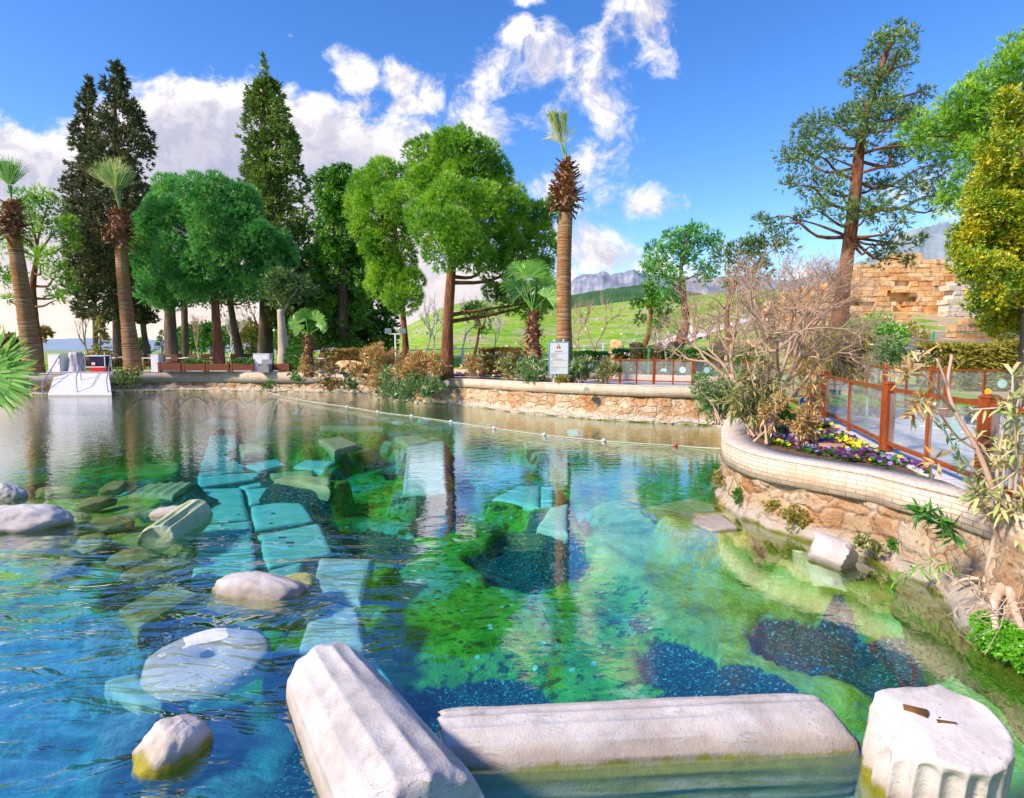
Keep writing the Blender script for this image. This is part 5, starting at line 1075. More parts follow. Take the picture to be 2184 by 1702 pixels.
def palm(trunk_px, d, tr, skirt_r, skirt_px, fr_px, label, seed, mat, style, bark=PALMBARK, nf=5):
    rng = np.random.default_rng(seed)
    T = catmull([D(q[0], q[1], d) for q in trunk_px], 10); g = gz(T[0][0], T[0][1]); T[0][2] = min(g, T[0][2])-.03
    t = thing('palm_tree', tuple(T[0]), label, 'palm tree', 'palms round the pool')
    mb = MB(); TT = catmull(T[::4], 14); rad = np.interp(np.linspace(0, 1, len(TT)), np.linspace(0, 1, len(tr)), tr)
    rad = rad*(1+.03*np.sin(np.arange(len(TT))*2.4)+.03*(rng.random(len(TT))-.5)); mb.tube(TT, list(rad), 14, rough=.03, seed=seed); mb.build('trunk', bark, t, True)
    y0, y1 = skirt_px[1], skirt_px[3]; a_ = np.array(D(skirt_px[0], y0, d)); b_ = np.array(D(skirt_px[2], y1, d))   # bottom, top
    V, F = [], []; n = 240
    for q in range(n):
        f = rng.random(); c = a_+(b_-a_)*f; an = rng.uniform(0, 2*math.pi); o_ = np.array([math.cos(an), math.sin(an), 0])
        r = skirt_r*np.interp(f, [0, .25, .6, 1], [.62, .9, .8, .35]); bl = skirt_r*rng.uniform(.6, 1.05)*(1.15-.5*f)
        p0 = c+o_*r*.62; upd = rng.uniform(-.9, .5)+f*.5; tip = p0+norm(o_*1.0+np.array([0, 0, upd]))*bl; sd_ = np.array([-o_[1], o_[0], 0])*skirt_r*.18
        tip2 = tip+np.array([0, 0, -.25*bl*rng.random()]); o = len(V)
        V += [p0-sd_+np.array([0, 0, -.03]), p0+sd_+np.array([0, 0, -.03]), tip+sd_*.5, tip-sd_*.5, tip2]
        F += [(o, o+1, o+2, o+3), (o+3, o+2, o+4)]
    mb = MB(); mb.add(V, F); mb.tube([a_, (a_+b_)/2, b_], [tr[-1]*1.05, skirt_r*.66, skirt_r*.30], 10, rough=.15, seed=seed); mb.build('dead_leaf_skirt', SKIRT, t)
    top = b_
    V, F = [], []
    if style == 'broom':
        tipc = np.array(D(fr_px[0], fr_px[1], d)); Lh = np.linalg.norm(tipc-top); ax = norm(tipc-top); wd = fr_px[2]*d/FPX
        for q in range(nf):
            j = rng.normal(size=3)*.10; j[2] = 0; dirv = norm(ax+j); pet = Lh*rng.uniform(.28, .45); c = top+dirv*pet
            mbp = tube_vf([top, c], [.03, .02], 4); o = len(V); V += list(mbp[0]); F += [tuple(i_+o for i_ in f_) for f_ in mbp[1]]
            v_, f_ = fan(rng, c, dirv, np.array([rng.normal()*.4, -1, 0]), 26, (Lh-pet)*rng.uniform(.8, 1.15), .03, spread=wd/Lh*1.25*rng.uniform(.6, 1.2), droop=.12)
            o = len(V); V += v_; F += [tuple(i_+o for i_ in q_) for q_ in f_]
        for q in range(3):
            dirv = norm(ax+np.array([rng.choice([-1, 1])*.5, rng.normal()*.3, -.1])); v_, f_ = fan(rng, top+ax*Lh*.35, dirv, np.array([0, -1, 0]), 12, Lh*.5, .022, spread=.5, droop=1.1)
            o = len(V); V += v_; F += [tuple(i_+o for i_ in q_) for q_ in f_]
    else:
        for (fx, fy, fr) in fr_px:
            c = np.array(D(fx, fy, d+rng.normal()*.25)); dirv = norm(c-top)
            mbp = tube_vf(catmull([top, (top+c)/2+np.array([0, 0, .03]), c], 3), [.03, .02], 4); o = len(V); V += list(mbp[0]); F += [tuple(i_+o for i_ in f_) for f_ in mbp[1]]
            v_, f_ = fan(rng, c, norm(dirv+np.array([0, 0, .2])), np.array([rng.normal()*.5, -1, .3]), 34, fr*d/FPX, .05, spread=1.7, droop=.35)
            o = len(V); V += v_; F += [tuple(i_+o for i_ in q_) for q_ in f_]
    MB().add(V, F).build('fronds', mat, t)
    return t
palm([(1207, 815), (1203, 700), (1203, 560), (1207, 430)], 21.5, [.33, .29, .27, .27], .50, (1206, 448, 1208, 345), (1185, 235, 15), 'tallest palm with a thin tied tuft, behind the notice board', 1, L_PALMP, 'broom', nf=4)
palm([(285, 792), (272, 680), (262, 580), (258, 505)], 33, [.50, .36, .33, .31], .66, (257, 520, 256, 448), (242, 335, 62), 'palm with a pale broom of tied fronds, second from the left', 2, L_PALMP, 'broom', nf=13)
palm([(74, 790), (52, 650), (38, 560), (28, 490)], 31, [.48, .38, .34, .31], .66, (27, 505, 25, 425), (8, 330, 44), 'leftmost palm leaning left with a short green tuft', 3, L_PALM, 'broom', nf=9)
palm([(1137, 812), (1137, 760), (1136, 720), (1137, 672)], 23, [.34, .36, .26, .15], .42, (1137, 770, 1137, 665), [(1100, 612, 46), (1128, 590, 40), (1160, 612, 48), (1145, 585, 40), (1115, 625, 42), (1165, 635, 34), (1105, 580, 30)], 'small bushy fan palm left of the notice board', 4, L_PALM, 'fans')
palm([(658, 796), (658, 760), (658, 722)], 27, [.26, .2, .12], .30, (658, 770, 658, 715), [(636, 690, 26), (652, 678, 26), (674, 685, 28), (682, 700, 20), (640, 705, 18)], 'young fan palm in the bed right of the last planter', 5, L_PALM, 'fans')
# fan leaves entering at the left edge
rng = np.random.default_rng(77); t = thing('fan_palm', D(-130, 900, 11), 'close fan palm leaves cut by the left picture edge', 'palm')
for fx, fy, px2, py2, r in [(-40, 800, 70, 770, 120), (-30, 790, 10, 740, 60), (-40, 830, 20, 850, 60)]:
    c = np.array(D(fx, fy, 11)); e = np.array(D(px2, py2, 11)); v_, f_ = fan(rng, c, e-c, np.array([.15, -1, .2]), 44, r*11/FPX*1.08, .055, spread=1.15, droop=.12)
    MB().add(v_, f_).build('leaf', L_PALM, t)
mb = MB(); b0 = np.array(D(-130, 880, 11)); mb.tube([b0-np.array([0, 0, .9]), b0], [.24, .16], 10, rough=.1)
for fx, fy in [(-40, 800), (-30, 790), (-40, 830)]: mb.tube([b0, D(fx, fy, 11)], [.02, .015], 4)
mb.build('trunk', PALMBARK, t, True)

rock('bank_rock', (-11.6, 11.0, .0), (1.05, 1.1, .42), ROCK_MOSS, 'mossy bank rock carrying the close fan palm', 61, .3)
rock('bank_rock', (-13.2, 10.4, .0), (1.4, 1.2, .5), MARBLE_DRY, 'pale bank rock behind the close fan palm', 62, .8)
# ---- bare trees
def bare(name, roots, height, rng, r0, depth, mat, label, group=None, spread=.55, ratio=.74, d_up=.25, seg3=True, catg='bare tree', lean=(0, 0, 0), nch=(2, 3)):
    base = np.array(roots[0][0], float); mb = MB()
    def rec(p_, dv, L_, r, k):
        n = 2 if k < 2 else 3; pts_ = [p_]; q = p_; dd = dv
        for _ in range(n):
            dd = norm(dd+rng.normal(size=3)*.16+np.array([0, 0, d_up*.1])); q = q+dd*L_/n; pts_.append(q)
        mb.tube(pts_, [r, r*.66], 6 if k > 3 else (4 if k > 1 else 3), cap=False)
        if k == 0: return
        for _ in range(rng.integers(nch[0], nch[1]+1)):
            nd = norm(dd+rng.normal(size=3)*spread+np.array([0, 0, d_up])+np.array(lean))
            rec(q if rng.random() < .65 else pts_[-2], nd, L_*ratio*rng.uniform(.8, 1.2), r*.66, k-1)
    for p_, dv, s_ in roots: rec(np.array(p_, float), norm(np.array(dv, float)), height*s_, r0*s_, depth)
    t = thing(name, tuple(base), label, catg, group); mb.build('branches', mat, t, True); return t
rng = np.random.default_rng(4)
bb = np.array(D(1655, 868, 11.2)); bb[2] = .92
bare('bare_shrub', [(bb, (-.05, 0, 1), 1), (bb+np.array((.05, .1, 0)), (.85, .25, 1), 1), (bb+np.array((-.05, .05, 0)), (-.85, .2, 1), 1.05), (bb, (.3, .15, 1), .95), (bb, (-.3, .2, 1), 1)], 1.04, rng, .062, 8, TWIG, 'large leafless shrub with pinkish twigs above the flower bed', spread=.48, ratio=.745, d_up=.08, nch=(2, 3), catg='shrub')
for k, (x, y, d_, h_, lab, mt) in enumerate([(1240, 760, 36, 1.5, 'pollarded bare tree with whippy shoots right of the tall palm', TWIG), (1262, 758, 38, 1.8, 'second pollarded bare tree, taller and further right', TWIG),
        (905, 765, 50, 2.0, 'pale leafless tree between the lamp and the big pine trunk', TWIGW), (925, 762, 56, 2.2, 'pale leafless tree directly left of the big pine trunk', TWIGW), (985, 760, 52, 2.2, 'pale leafless tree directly right of the big pine trunk', TWIGW), (1055, 762, 48, 1.3, 'thin leafless sapling above the brown hedge', TWIGW),
        (190, 765, 48, 1.7, 'thin leafless tree left of the second palm', TWIG), (560, 765, 52, 1.7, 'bare branching tree beside the thick middle trunk', BARKG), (430, 768, 60, 1.9, 'faint bare tree far behind the planters', TWIG), (488, 768, 58, 2.0, 'bare tree far behind the spotted red trunk', TWIGW)]):
    b = np.array(D(x, y, d_)); b[2] = gz(b[0], b[1])-.05
    bare('bare_tree', [(b, (rng.normal()*.08, 0, 1), 1)], h_, rng, .10, 5, mt, lab, 'leafless trees', spread=.38, ratio=.72, d_up=.45)

# ---- young and distant trees
rng = np.random.default_rng(9)
def young(x, ybase, ytop, hw, d_, label, mat, n=16, seed=0):
    rg_ = np.random.default_rng(seed); mb = MB(); b = np.array(D(x, ybase, d_)); b[2] = gz(b[0], b[1]); tp = np.array(D(x, ytop, d_)); mb.tube([b, tp], [.07, .01], 6); P, Q = [], []
    for q in range(n*3):
        f = rg_.uniform(.18, .97); p_ = b+(tp-b)*f; a_ = rg_.uniform(0, 2*math.pi); ln = hw*d_/FPX*(1.05-f); e = p_+np.array([math.cos(a_)*ln, math.sin(a_)*ln, -.05*ln]); mb.tube([p_, e], [.02, .006], 3, cap=False)
        for s_ in np.linspace(.25, 1, 6): P.append(p_+(e-p_)*s_); Q.append(norm(e-p_+np.array([0, 0, -.2])))
    t = thing('young_tree', tuple(b), label, 'tree', GT); mb.build('trunk', BARKG, t); V, F = needles(rg_, np.array(P), np.array(Q), 5, .22, .07, .6, True); mesh_obj('crown', V, F, mat, t)
young(213, 772, 668, 30, 38, 'sparse golden young cedar with tiered branches left of the second palm', L_WEEP, seed=1)
young(345, 765, 700, 22, 60, 'small distant conifer between the left trunks', L_PINED, seed=2)
for k, (x, y, r, d_, mt, lab) in enumerate([(88, 712, 13, 50, L_BROWN, 'small round reddish tree on a thin stem right of the leftmost palm'), (22, 745, 26, 46, L_BROWN, 'brown clipped dome tree at the left edge behind the palm'),
        (385, 735, 22, 85, L_GREEN, 'far green tree, left of four behind the planters'), (430, 730, 26, 90, L_CYP, 'far olive tree, second of four behind the planters'), (478, 728, 22, 95, L_CYP, 'far olive tree hidden by the spotted red trunk'), (505, 712, 26, 80, L_WEEP, 'yellow green tree far behind, right of the spotted trunk'), (540, 715, 30, 75, L_WEEP, 'yellow green tree behind the stacked topiary'),
        (408, 722, 30, 70, L_GREEN, 'green round tree between the thick and the slim dark trunk'), (450, 715, 28, 66, L_GREEN, 'green round tree directly left of the spotted red trunk'), (582, 728, 24, 70, L_GREEN, 'round green tree right of the thick middle trunk'), (300, 740, 18, 90, L_GREEN, 'far round tree just right of the second palm'), (618, 722, 26, 66, L_CYP, 'dark round tree behind the pale flaring trunk'),
        (640, 735, 20, 80, L_CYP, 'far dark tree between the young palm and the pale trunk')]):
    b = np.array(D(x, 768, d_)); b[2] = gz(b[0], b[1])
    tree('distant_tree', [(x, 768), (x, y+r*.5)], d_, [.12, .10], [(x, y, r*.8), (x-r*.6, y+r*.3, r*.6), (x+r*.6, y+r*.3, r*.6), (x, y-r*.5, r*.5)], lab, mt, BARKG, seed=30+k, group=GT, dens=9 if d_ > 60 else 16, k=6, L=.42, w=.16, leaf=True, lim=False, dj=.3)
# far dark row of cypresses (each one thin)
base_c = None
for k in range(26):
    x = 596+k*6.6 if k < 24 else 520+k; d_ = 150+rng.uniform(-10, 10); h_ = rng.uniform(4.2, 7.2)
    p_ = np.array(D(x, 760, d_)); p_[2] = gz(p_[0], p_[1])
    if base_c is None:
        n = 420; f = rng.random(n); an = rng.uniform(0, 2*math.pi, n); rr_ = .11*np.sin(np.clip(f*1.0+.04, 0, 1)*math.pi)**.6*(1.1-f)
        Pp = np.stack([np.cos(an)*rr_, np.sin(an)*rr_, .06+f*.9], -1); V, F = needles(rng, Pp, norm(np.stack([np.cos(an), np.sin(an), np.full(n, 2.5)], -1)), 3, .09, .03, .3, True)
        V2, F2 = tube_vf([(0, 0, 0), (0, 0, .5)], [.02, .01], 5)
        base_c = mesh_obj('slim_cypress', V, F, leafmat('far_cypress_leaves', [(.01, .04, .025), (.03, .08, .04)], .2), recenter=False); o = base_c
        base_c.location = p_
    else: o = base_c.copy(); COL.objects.link(o); o.location = p_
    o.scale = (h_*.9, h_*.9, h_); tag(o, 'slim dark cypress in the far row behind the cedars', 'tree', 'far row of slim cypresses')
# ================================================================= shrubs
def shrub(name, base, puffs, d, label, mat, seed=0, group=None, stems=6, dens=60, k=6, L=.14, w=.035, spread=.6, leaf=True, dj=.25, bark=TWIG, catg='shrub', **kw):
    rng = np.random.default_rng(seed+100); P = puffs3(puffs, d, rng, dj)
    b = np.array(base, float); t = thing(name, tuple(b), label, catg, group)
    mb = MB()
    for q in range(stems):
        c, r = P[q % len(P)]; e = c+rng.normal(size=3)*r*.3; m_ = (b+e)/2+rng.normal(size=3)*.08
        mb.tube(catmull([b+rng.normal(size=3)*np.array([.12, .08, 0]), m_, e], 3), [.022, .010], 4, cap=False)
    mb.build('stems', bark, t); V, F = puff_foliage(P, rng, dens, k, L, w, spread, leaf=leaf, **kw); mesh_obj('leaves', V, F, mat, t); return t
GS = 'oleanders in the beds along the pool'
def onb(x, y, z=1.1): return W(x, y, z)
OL = [
 ('oleander', (812, 815), [(800, 770, 22), (822, 790, 24), (790, 800, 18), (835, 765, 16), (815, 820, 24), (805, 750, 12)], 27, 'yellow dry oleander spilling over the parapet corner', L_DRY, 1.2),
 ('oleander', (835, 825), [(838, 815, 26), (850, 835, 20), (822, 838, 16)], 26, 'dark green oleander hanging down at the parapet corner', L_OLEG, .9),
 ('oleander', (885, 822), [(880, 790, 24), (900, 780, 20), (865, 800, 20), (910, 800, 22), (890, 765, 14)], 24.5, 'orange dry oleander left of the big pine trunk', L_DRY, 1.2),
 ('oleander', (900, 835), [(890, 828, 26), (918, 828, 22), (870, 838, 20), (905, 845, 16)], 23.8, 'green oleander growing over the wall below the orange dry one', L_OLEG, .9),
 ('oleander', (930, 800), [(925, 770, 14), (938, 790, 16)], 24, 'thin yellow oleander touching the big pine trunk', L_DRY, 1),
 ('oleander', (1008, 800), [(1000, 775, 14), (1012, 790, 14)], 24, 'small orange oleander between the pine trunk and the hedge', L_DRY, 1),
 ('oleander', (1085, 812), [(1078, 790, 16), (1095, 800, 16), (1085, 775, 12)], 22.5, 'green and brown oleander in front of the hedge', L_OLEA, 1),
 ('oleander', (1140, 818), [(1120, 790, 16), (1145, 800, 20), (1160, 790, 14), (1135, 778, 12), (1128, 808, 14)], 21.5, 'bushy green oleander at the foot of the small palm', L_OLEG, 1),
 ('oleander', (1190, 818), [(1188, 808, 9), (1198, 812, 8)], 20.3, 'little yellow shrub right under the notice board', L_WEEP, .7),
 ('oleander', (1235, 815), [(1228, 795, 12), (1240, 800, 14), (1250, 785, 12), (1232, 780, 9)], 20.5, 'feathery green oleander just right of the tallest palm', L_OLEG, 1),
 ('oleander', (1290, 818), [(1285, 800, 12), (1300, 795, 12), (1292, 780, 10), (1312, 790, 8)], 20, 'thin dry oleander leaning on the far glass fence', L_OLEA, 1),
 ('oleander', (655, 800), [(650, 780, 14), (662, 788, 14), (645, 795, 10)], 27, 'dry yellow shrub round the young fan palm', L_DRY, .8),
 ('oleander', (700, 800), [(695, 785, 12), (712, 790, 10)], 27.5, 'thin orange dry shrub right of the young fan palm', L_DRY, .8),
 ('oleander', (760, 806), [(750, 790, 14), (770, 795, 14)], 27, 'low brown shrub behind the corner of the far parapet', L_BROWN, .8),
 ('wall_shrub', (270, 815), [(258, 803, 14), (275, 806, 16), (290, 806, 14), (250, 810, 10)], 31, 'dark green cushion shrub hanging over the parapet beside the ramp', L_CYP, .7),
 ('wall_shrub', (632, 815), [(630, 808, 12), (642, 815, 10)], 29.5, 'small green shrub growing out of the far wall', L_GREEN, .7),
 ('wall_shrub', (575, 825), [(570, 826, 9), (582, 826, 9)], 30.2, 'tiny dark weed at the foot of the far wall', L_GREEN, .6),
 ('wall_shrub', (700, 830), [(690, 815, 12), (702, 825, 14), (712, 815, 9)], 28.5, 'brown dry weed hanging on the far wall', L_BROWN, .7),
 ('wall_shrub', (745, 828), [(742, 818, 14), (755, 828, 12)], 28.5, 'dark weed hanging on the far wall, right of the brown one', L_GREEN, .7),
]
for i_, (nm, b, pf, d_, lab, mt, s_) in enumerate(OL):
    bp = D(b[0], b[1], d_); bp = (bp[0], bp[1]+.15, min(bp[2], 1.1)); shrub(nm, bp, pf, d_, lab, mt, i_, GS if nm == 'oleander' else 'shrubs growing on the far wall', dens=46, L=.20*s_, w=.045, k=7)
# hedges, bushes
def hedge(x0, x1, yt, yb, d_, th_, label, mat, seed, name='hedge', n=500, L=.14):
    rng = np.random.default_rng(seed); a_ = np.array(D(x0, yb, d_)); b_ = np.array(D(x1, yb, d_)); h_ = D(x0, yt, d_)[2]-1.05
    n = int(np.linalg.norm(b_-a_)*n); f = rng.random(n); u_ = rng.random((n, 2)); q = a_+(b_-a_)*f[:, None]
    face = rng.integers(0, 3, n); zz = np.where(face == 0, 1.0, u_[:, 0]); yy_ = np.where(face == 1, 0.0, u_[:, 1]); top = 1+.12*(fbm(np.stack([q[:, 0]*2, yy_, zz], -1), 3)-.5)*2
    P = np.stack([q[:, 0], q[:, 1]+yy_*th_, 1.05+zz*h_*top], -1); Dn = norm(np.stack([rng.normal(size=n)*.4, -np.where(face == 1, 1.0, .1), np.where(face == 0, 1.0, .3)], -1))
    t = thing(name, ((a_[0]+b_[0])/2, a_[1]+th_/2, 1.05), label, 'hedge'); V, F = needles(rng, P, Dn, 5, L, .06, .7, True); mesh_obj('leaves', V, F, mat, t)
    mb = MB()
    for q_ in np.linspace(.03, .97, max(3, int(np.linalg.norm(b_-a_)*2))): p_ = a_+(b_-a_)*q_; mb.tube([(p_[0], p_[1]+th_/2, 1.0), (p_[0]+.1, p_[1]+th_/2, 1.05+h_*.8)], [.04, .02], 4)
    mb.build('stems', BARKG, t); return t
hedge(1022, 1112, 747, 790, 26, 1.0, 'clipped brown and green hedge between the pine trunk and the small palm', L_BROWN, 1)
hedge(1312, 1345, 752, 785, 28, 1.0, 'mixed green hedge behind the far glass fence, left part', L_GREEN, 2)
hedge(1352, 1412, 742, 790, 27, 1.0, 'orange tipped clipped hedge behind the far glass fence', L_BROWN, 3)
hedge(1225, 1300, 755, 780, 30, .9, 'olive hedge seen right of the tallest palm', L_GREEN, 4)
hedge(1430, 1530, 748, 785, 28, 1.0, 'green hedge behind the far glass fence, right part', L_GREEN, 5)
hedge(690, 790, 748, 785, 33, 1.0, 'brown leafed hedge under the dark cedar', L_BROWN, 6)
hedge(608, 640, 742, 780, 33, 1.0, 'dark hedge right of the pale flaring trunk', L_GREEN, 7)
hedge(2045, 2300, 742, 800, 17, 2.0, 'dry tangled brown hedge behind the farthest glass fence', L_WEEP, 8, n=1200, L=.2)
hedge(1560, 1640, 748, 790, 24, 1.0, 'green hedge behind the bare shrub', L_GREEN, 9)
shrub('bush', (0+W(1890, 800, 1.0)[0], 19, 1.2), [(1850, 705, 26), (1880, 700, 28), (1905, 715, 22), (1840, 725, 20), (1880, 725, 26), (1912, 738, 14), (1820, 700, 18)], 18.5, 'bright green rounded bush on top of the weeping shrub', L_BRIGHT, 20, dens=90, L=.12, w=.04)
shrub('weeping_shrub', W(1770, 838, 1.0), [(1730, 735, 30), (1770, 725, 32), (1810, 730, 30), (1740, 775, 30), (1785, 775, 34), (1825, 765, 28), (1715, 765, 22), (1800, 800, 26), (1755, 800, 24), (1850, 760, 20), (1700, 740, 20), (1835, 790, 18)], 16.5,
      'wide weeping shrub with yellowish hanging twigs behind the boardwalk', L_WEEP, 21, dens=110, L=.26, w=.022, leaf=True, droop=1.4, k=6)
shrub('oleander', W(1895, 842, 1.0), [(1885, 745, 16), (1905, 740, 16), (1890, 768, 20), (1912, 765, 16), (1875, 770, 12)], 15.5, 'dusty grey green oleander standing behind the boardwalk posts', L_OLEG, 22, GS, dens=90, L=.16, w=.035)
for k, (x, y, r, lab) in enumerate([(1940, 700, 10, 'small yellow weed on the stone steps'), (1990, 790, 12, 'low brown shrub left of the dry tangled hedge'), (1965, 712, 12, 'wispy sapling in front of the ruin steps')]):
    shrub('weed', D(x, y+16, 22), [(x, y, r), (x+8, y+8, r*.7)], 22, lab, L_WEEP, 40+k, dens=60, L=.12, w=.03)
# pansies and bed plants
def pansies(name, poly, z, n, label, seed, size=.045, cols='mix'):
    rng = np.random.default_rng(seed); P = np.array(poly)[:, :2]; lo, hi = P.min(0), P.max(0); pts_ = []
    while len(pts_) < n:
        q = lo+(hi-lo)*rng.random(2); ins = False; j = len(P)-1
        for i in range(len(P)):
            if (P[i, 1] > q[1]) != (P[j, 1] > q[1]) and q[0] < (P[j, 0]-P[i, 0])*(q[1]-P[i, 1])/(P[j, 1]-P[i, 1])+P[i, 0]: ins = not ins
            j = i
        if ins and vnoise(np.array([q[0]*2.2, q[1]*2.2, seed]))+.25*rng.random() > .34: pts_.append(q)
    Q = np.array(pts_); zc = z+rng.uniform(.05, .10, n); V, F, mi = [], [], []
    patch = fbm(np.stack([Q[:, 0]*1.6, Q[:, 1]*1.6, Q[:, 0]*0+seed*3], -1), 3)
    for i in range(n):
        c = np.array([Q[i, 0], Q[i, 1], zc[i]]); tl_ = norm(np.array([rng.normal()*.4, -.5+rng.normal()*.3, 1])); a_ = norm(np.cross(tl_, [1, 0, 0])); b_ = np.cross(tl_, a_)
        yl = patch[i] > .62 or rng.random() < .04; m_ = 3 if rng.random() < .30 else (1 if yl else (0 if rng.random() < .8 else 2))
        s_ = size*rng.uniform(.8, 1.2)
        for q in range(5):
            an = q*2*math.pi/5+rng.random()*.2; r1 = s_*.55; dvec = a_*math.cos(an)+b_*math.sin(an); sv = -a_*math.sin(an)+b_*math.cos(an); o = len(V)
            V += [c, c+dvec*r1*.7+sv*r1*.65, c+dvec*r1*1.3+sv*r1*.3, c+dvec*r1*1.3-sv*r1*.3, c+dvec*r1*.7-sv*r1*.65]; F.append(tuple(range(o, o+5))); mi.append(m_)
        for q in range(7):
            an = rng.uniform(0, 6.28); L_ = size*rng.uniform(.8, 1.6); e = c+np.array([math.cos(an)*L_, math.sin(an)*L_, -.03+rng.normal()*.012]); sv = np.array([-math.sin(an), math.cos(an), .2])*L_*.3; c2 = c-np.array([0, 0, .04]); o = len(V)
            V += [c2, (c2+e)/2+sv, e, (c2+e)/2-sv]; F.append((o, o+1, o+2, o+3)); mi.append(3)
    ob = mesh_obj(name, V, F, PANS[0]); [ob.data.materials.append(m_) for m_ in PANS[1:]]; ob.data.polygons.foreach_set('material_index', mi); tag(ob, label, 'flowers', kind='stuff'); return ob
PANS = [leafmat('purple_petals', [(.05, .006, .05), (.16, .012, .12), (.09, .015, .22)], .2, 3), leafmat('yellow_petals', [(.75, .55, .01), (.8, .68, .02)], .2, 3), leafmat('violet_petals', [(.12, .03, .55), (.45, .35, .75)], .2, 3), leafmat('pansy_leaves', [(.02, .10, .01), (.08, .26, .02)], .3, 3)]
bedp = [W(x, y, .93) for x, y in [(1600, 922), (1660, 950), (1760, 972), (1885, 1000), (1985, 1018), (1970, 1000), (1889, 972), (1757, 902), (1700, 890), (1640, 900)]]
pansies('pansies', bedp, .90, 950, 'purple and yellow pansies filling the curved bed at right', 3, .042)
pansies('pansies', [W(x, y, 1.1) for x, y in [(968, 803), (1110, 810), (1170, 816), (1165, 808), (1080, 800), (975, 795)]], 1.12, 300, 'dark purple pansies behind the curved parapet', 5, .09)
pansies('pansies', [W(x, y, 1.1) for x, y in [(640, 797), (760, 803), (760, 798), (640, 792)]], 1.12, 160, 'dark pansies under the young fan palm', 6, .09)
rock('bed_stone', W(1775, 955, .95), (.22, .12, .06), simple('brown_stone', [(.34, .18, .09), (.5, .3, .18)], 6), 'flat brown stone lying among the pansies', 71, -.3)
rock('bed_stone', W(1697, 930, .95), (.12, .08, .05), simple('brown_stone_dark', [(.30, .16, .09), (.45, .28, .18)], 6), 'smaller brown stone beside the island oleander stems', 72, .3)

# island oleanders: stems with whorls of narrow leaves
def oleander(name, base, tips, label, mat, seed, L=.13, w=.022, r=.022, nl=26, bark=TWIG, catg='shrub', top=.35, spread=.75, whorls=5, group=None, sub=2, droop=0.0):
    rng = np.random.default_rng(seed); b = np.array(base, float); t = thing(name, tuple(b), label, catg, group); mb = MB(); Ps, Ds = [], []
    for tp in tips:
        e = np.array(tp, float); m_ = b+(e-b)*.5+rng.normal(size=3)*np.array([.05, .05, .03])*np.linalg.norm(e-b); C_ = catmull([b+rng.normal(size=3)*np.array([.07, .07, 0]), m_, e], 6); mb.tube(C_, [r, r*.65, r*.35], 6, cap=False)
        ends = [C_]
        for q in range(sub):
            j = rng.integers(len(C_)//2, len(C_)-2); dv = norm(C_[j+1]-C_[j]+rng.normal(size=3)*.45); ln = np.linalg.norm(e-b)*rng.uniform(.15, .32); S2 = catmull([C_[j], C_[j]+dv*ln*.5, C_[j]+dv*ln+np.array([0, 0, .04])], 4); mb.tube(S2, [r*.45, r*.25], 4, cap=False); ends.append(S2)
        for C2 in ends:
            n = len(C2); st = int(n*(1-top)) if C2 is C_ else 1
            for i in np.linspace(st, n-1, whorls):
                i0 = int(i); p_ = C2[i0]; dv = norm(C2[min(i0+1, n-1)]-C2[max(i0-1, 0)])
                m2 = max(3, int(nl/whorls*(1.6 if i > n-2 else .8))); Ps.append(np.repeat(p_[None], m2, 0)+rng.normal(size=(m2, 3))*.01); Ds.append(np.repeat(dv[None], m2, 0))
    P = np.concatenate(Ps); Dn = norm(np.concatenate(Ds)+rng.normal(size=P.shape)*spread)
    n = len(P); up = np.array([0, 0, 1.0]); side = norm(np.cross(Dn, up+rng.normal(size=P.shape)*.35)); ln = (L*rng.uniform(.65, 1.25, n))[:, None]; bw = np.interp
    V = []; d2 = norm(Dn+np.array([0, 0, -.35-droop])); d3 = norm(Dn+np.array([0, 0, -.8-droop*1.6]))
    p1 = P+Dn*ln*.35; p2 = p1+d2*ln*.35; p3 = p2+d3*ln*.3
    V = np.stack([P, p1-side*w*.5, p1+side*w*.5, p2-side*w*.42, p2+side*w*.42, p3], 1).reshape(-1, 3); F = []
    o = np.arange(n)*6; F = [(int(k), int(k)+1, int(k)+2) for k in o]+[(int(k)+1, int(k)+3, int(k)+4, int(k)+2) for k in o]+[(int(k)+3, int(k)+5, int(k)+4) for k in o]
    mb.build('stems', bark, t, True); mesh_obj('leaves', V, F, mat, t); return t
ib = np.array(W(1612, 928, .93))
oleander('oleander', ib, [D(x, y, ib[1]+dz) for x, y, dz in [(1560, 775, .2), (1590, 760, 0), (1622, 800, -.1), (1645, 770, .2), (1575, 830, -.2), (1610, 840, .1), (1540, 820, .2), (1650, 830, 0), (1600, 800, .4), (1560, 860, 0), (1635, 745, .3), (1580, 790, .3), (1660, 800, .5), (1548, 795, 0)]],
         'tall yellow green oleander rising from the left end of the pansy bed', L_OLEA, 1, L=.15, w=.026, r=.022, nl=34, top=.55, group=GS, sub=4, whorls=7)
ib = np.array(W(1640, 945, .93))
oleander('oleander', ib, [D(x, y, ib[1]+dz) for x, y, dz in [(1655, 850, .1), (1625, 860, 0), (1668, 830, .3), (1640, 870, .1)]], 'thin stemmed oleander in the middle of the pansy bed end', L_DRY, 2, L=.13, w=.024, r=.022, nl=26, top=.3, group=GS, bark=TWIG)
ib = np.array(W(1716, 950, .93))
oleander('oleander', ib, [D(x, y, ib[1]+dz) for x, y, dz in [(1700, 880, 0), (1720, 870, .1), (1735, 890, 0), (1712, 900, -.1), (1695, 905, 0), (1740, 910, 0)]], 'small spiky dry oleander among the pansies', L_DRY, 3, L=.12, w=.024, r=.010, nl=40, top=.9, group=GS)
ib = np.array(W(1745, 905, .95))
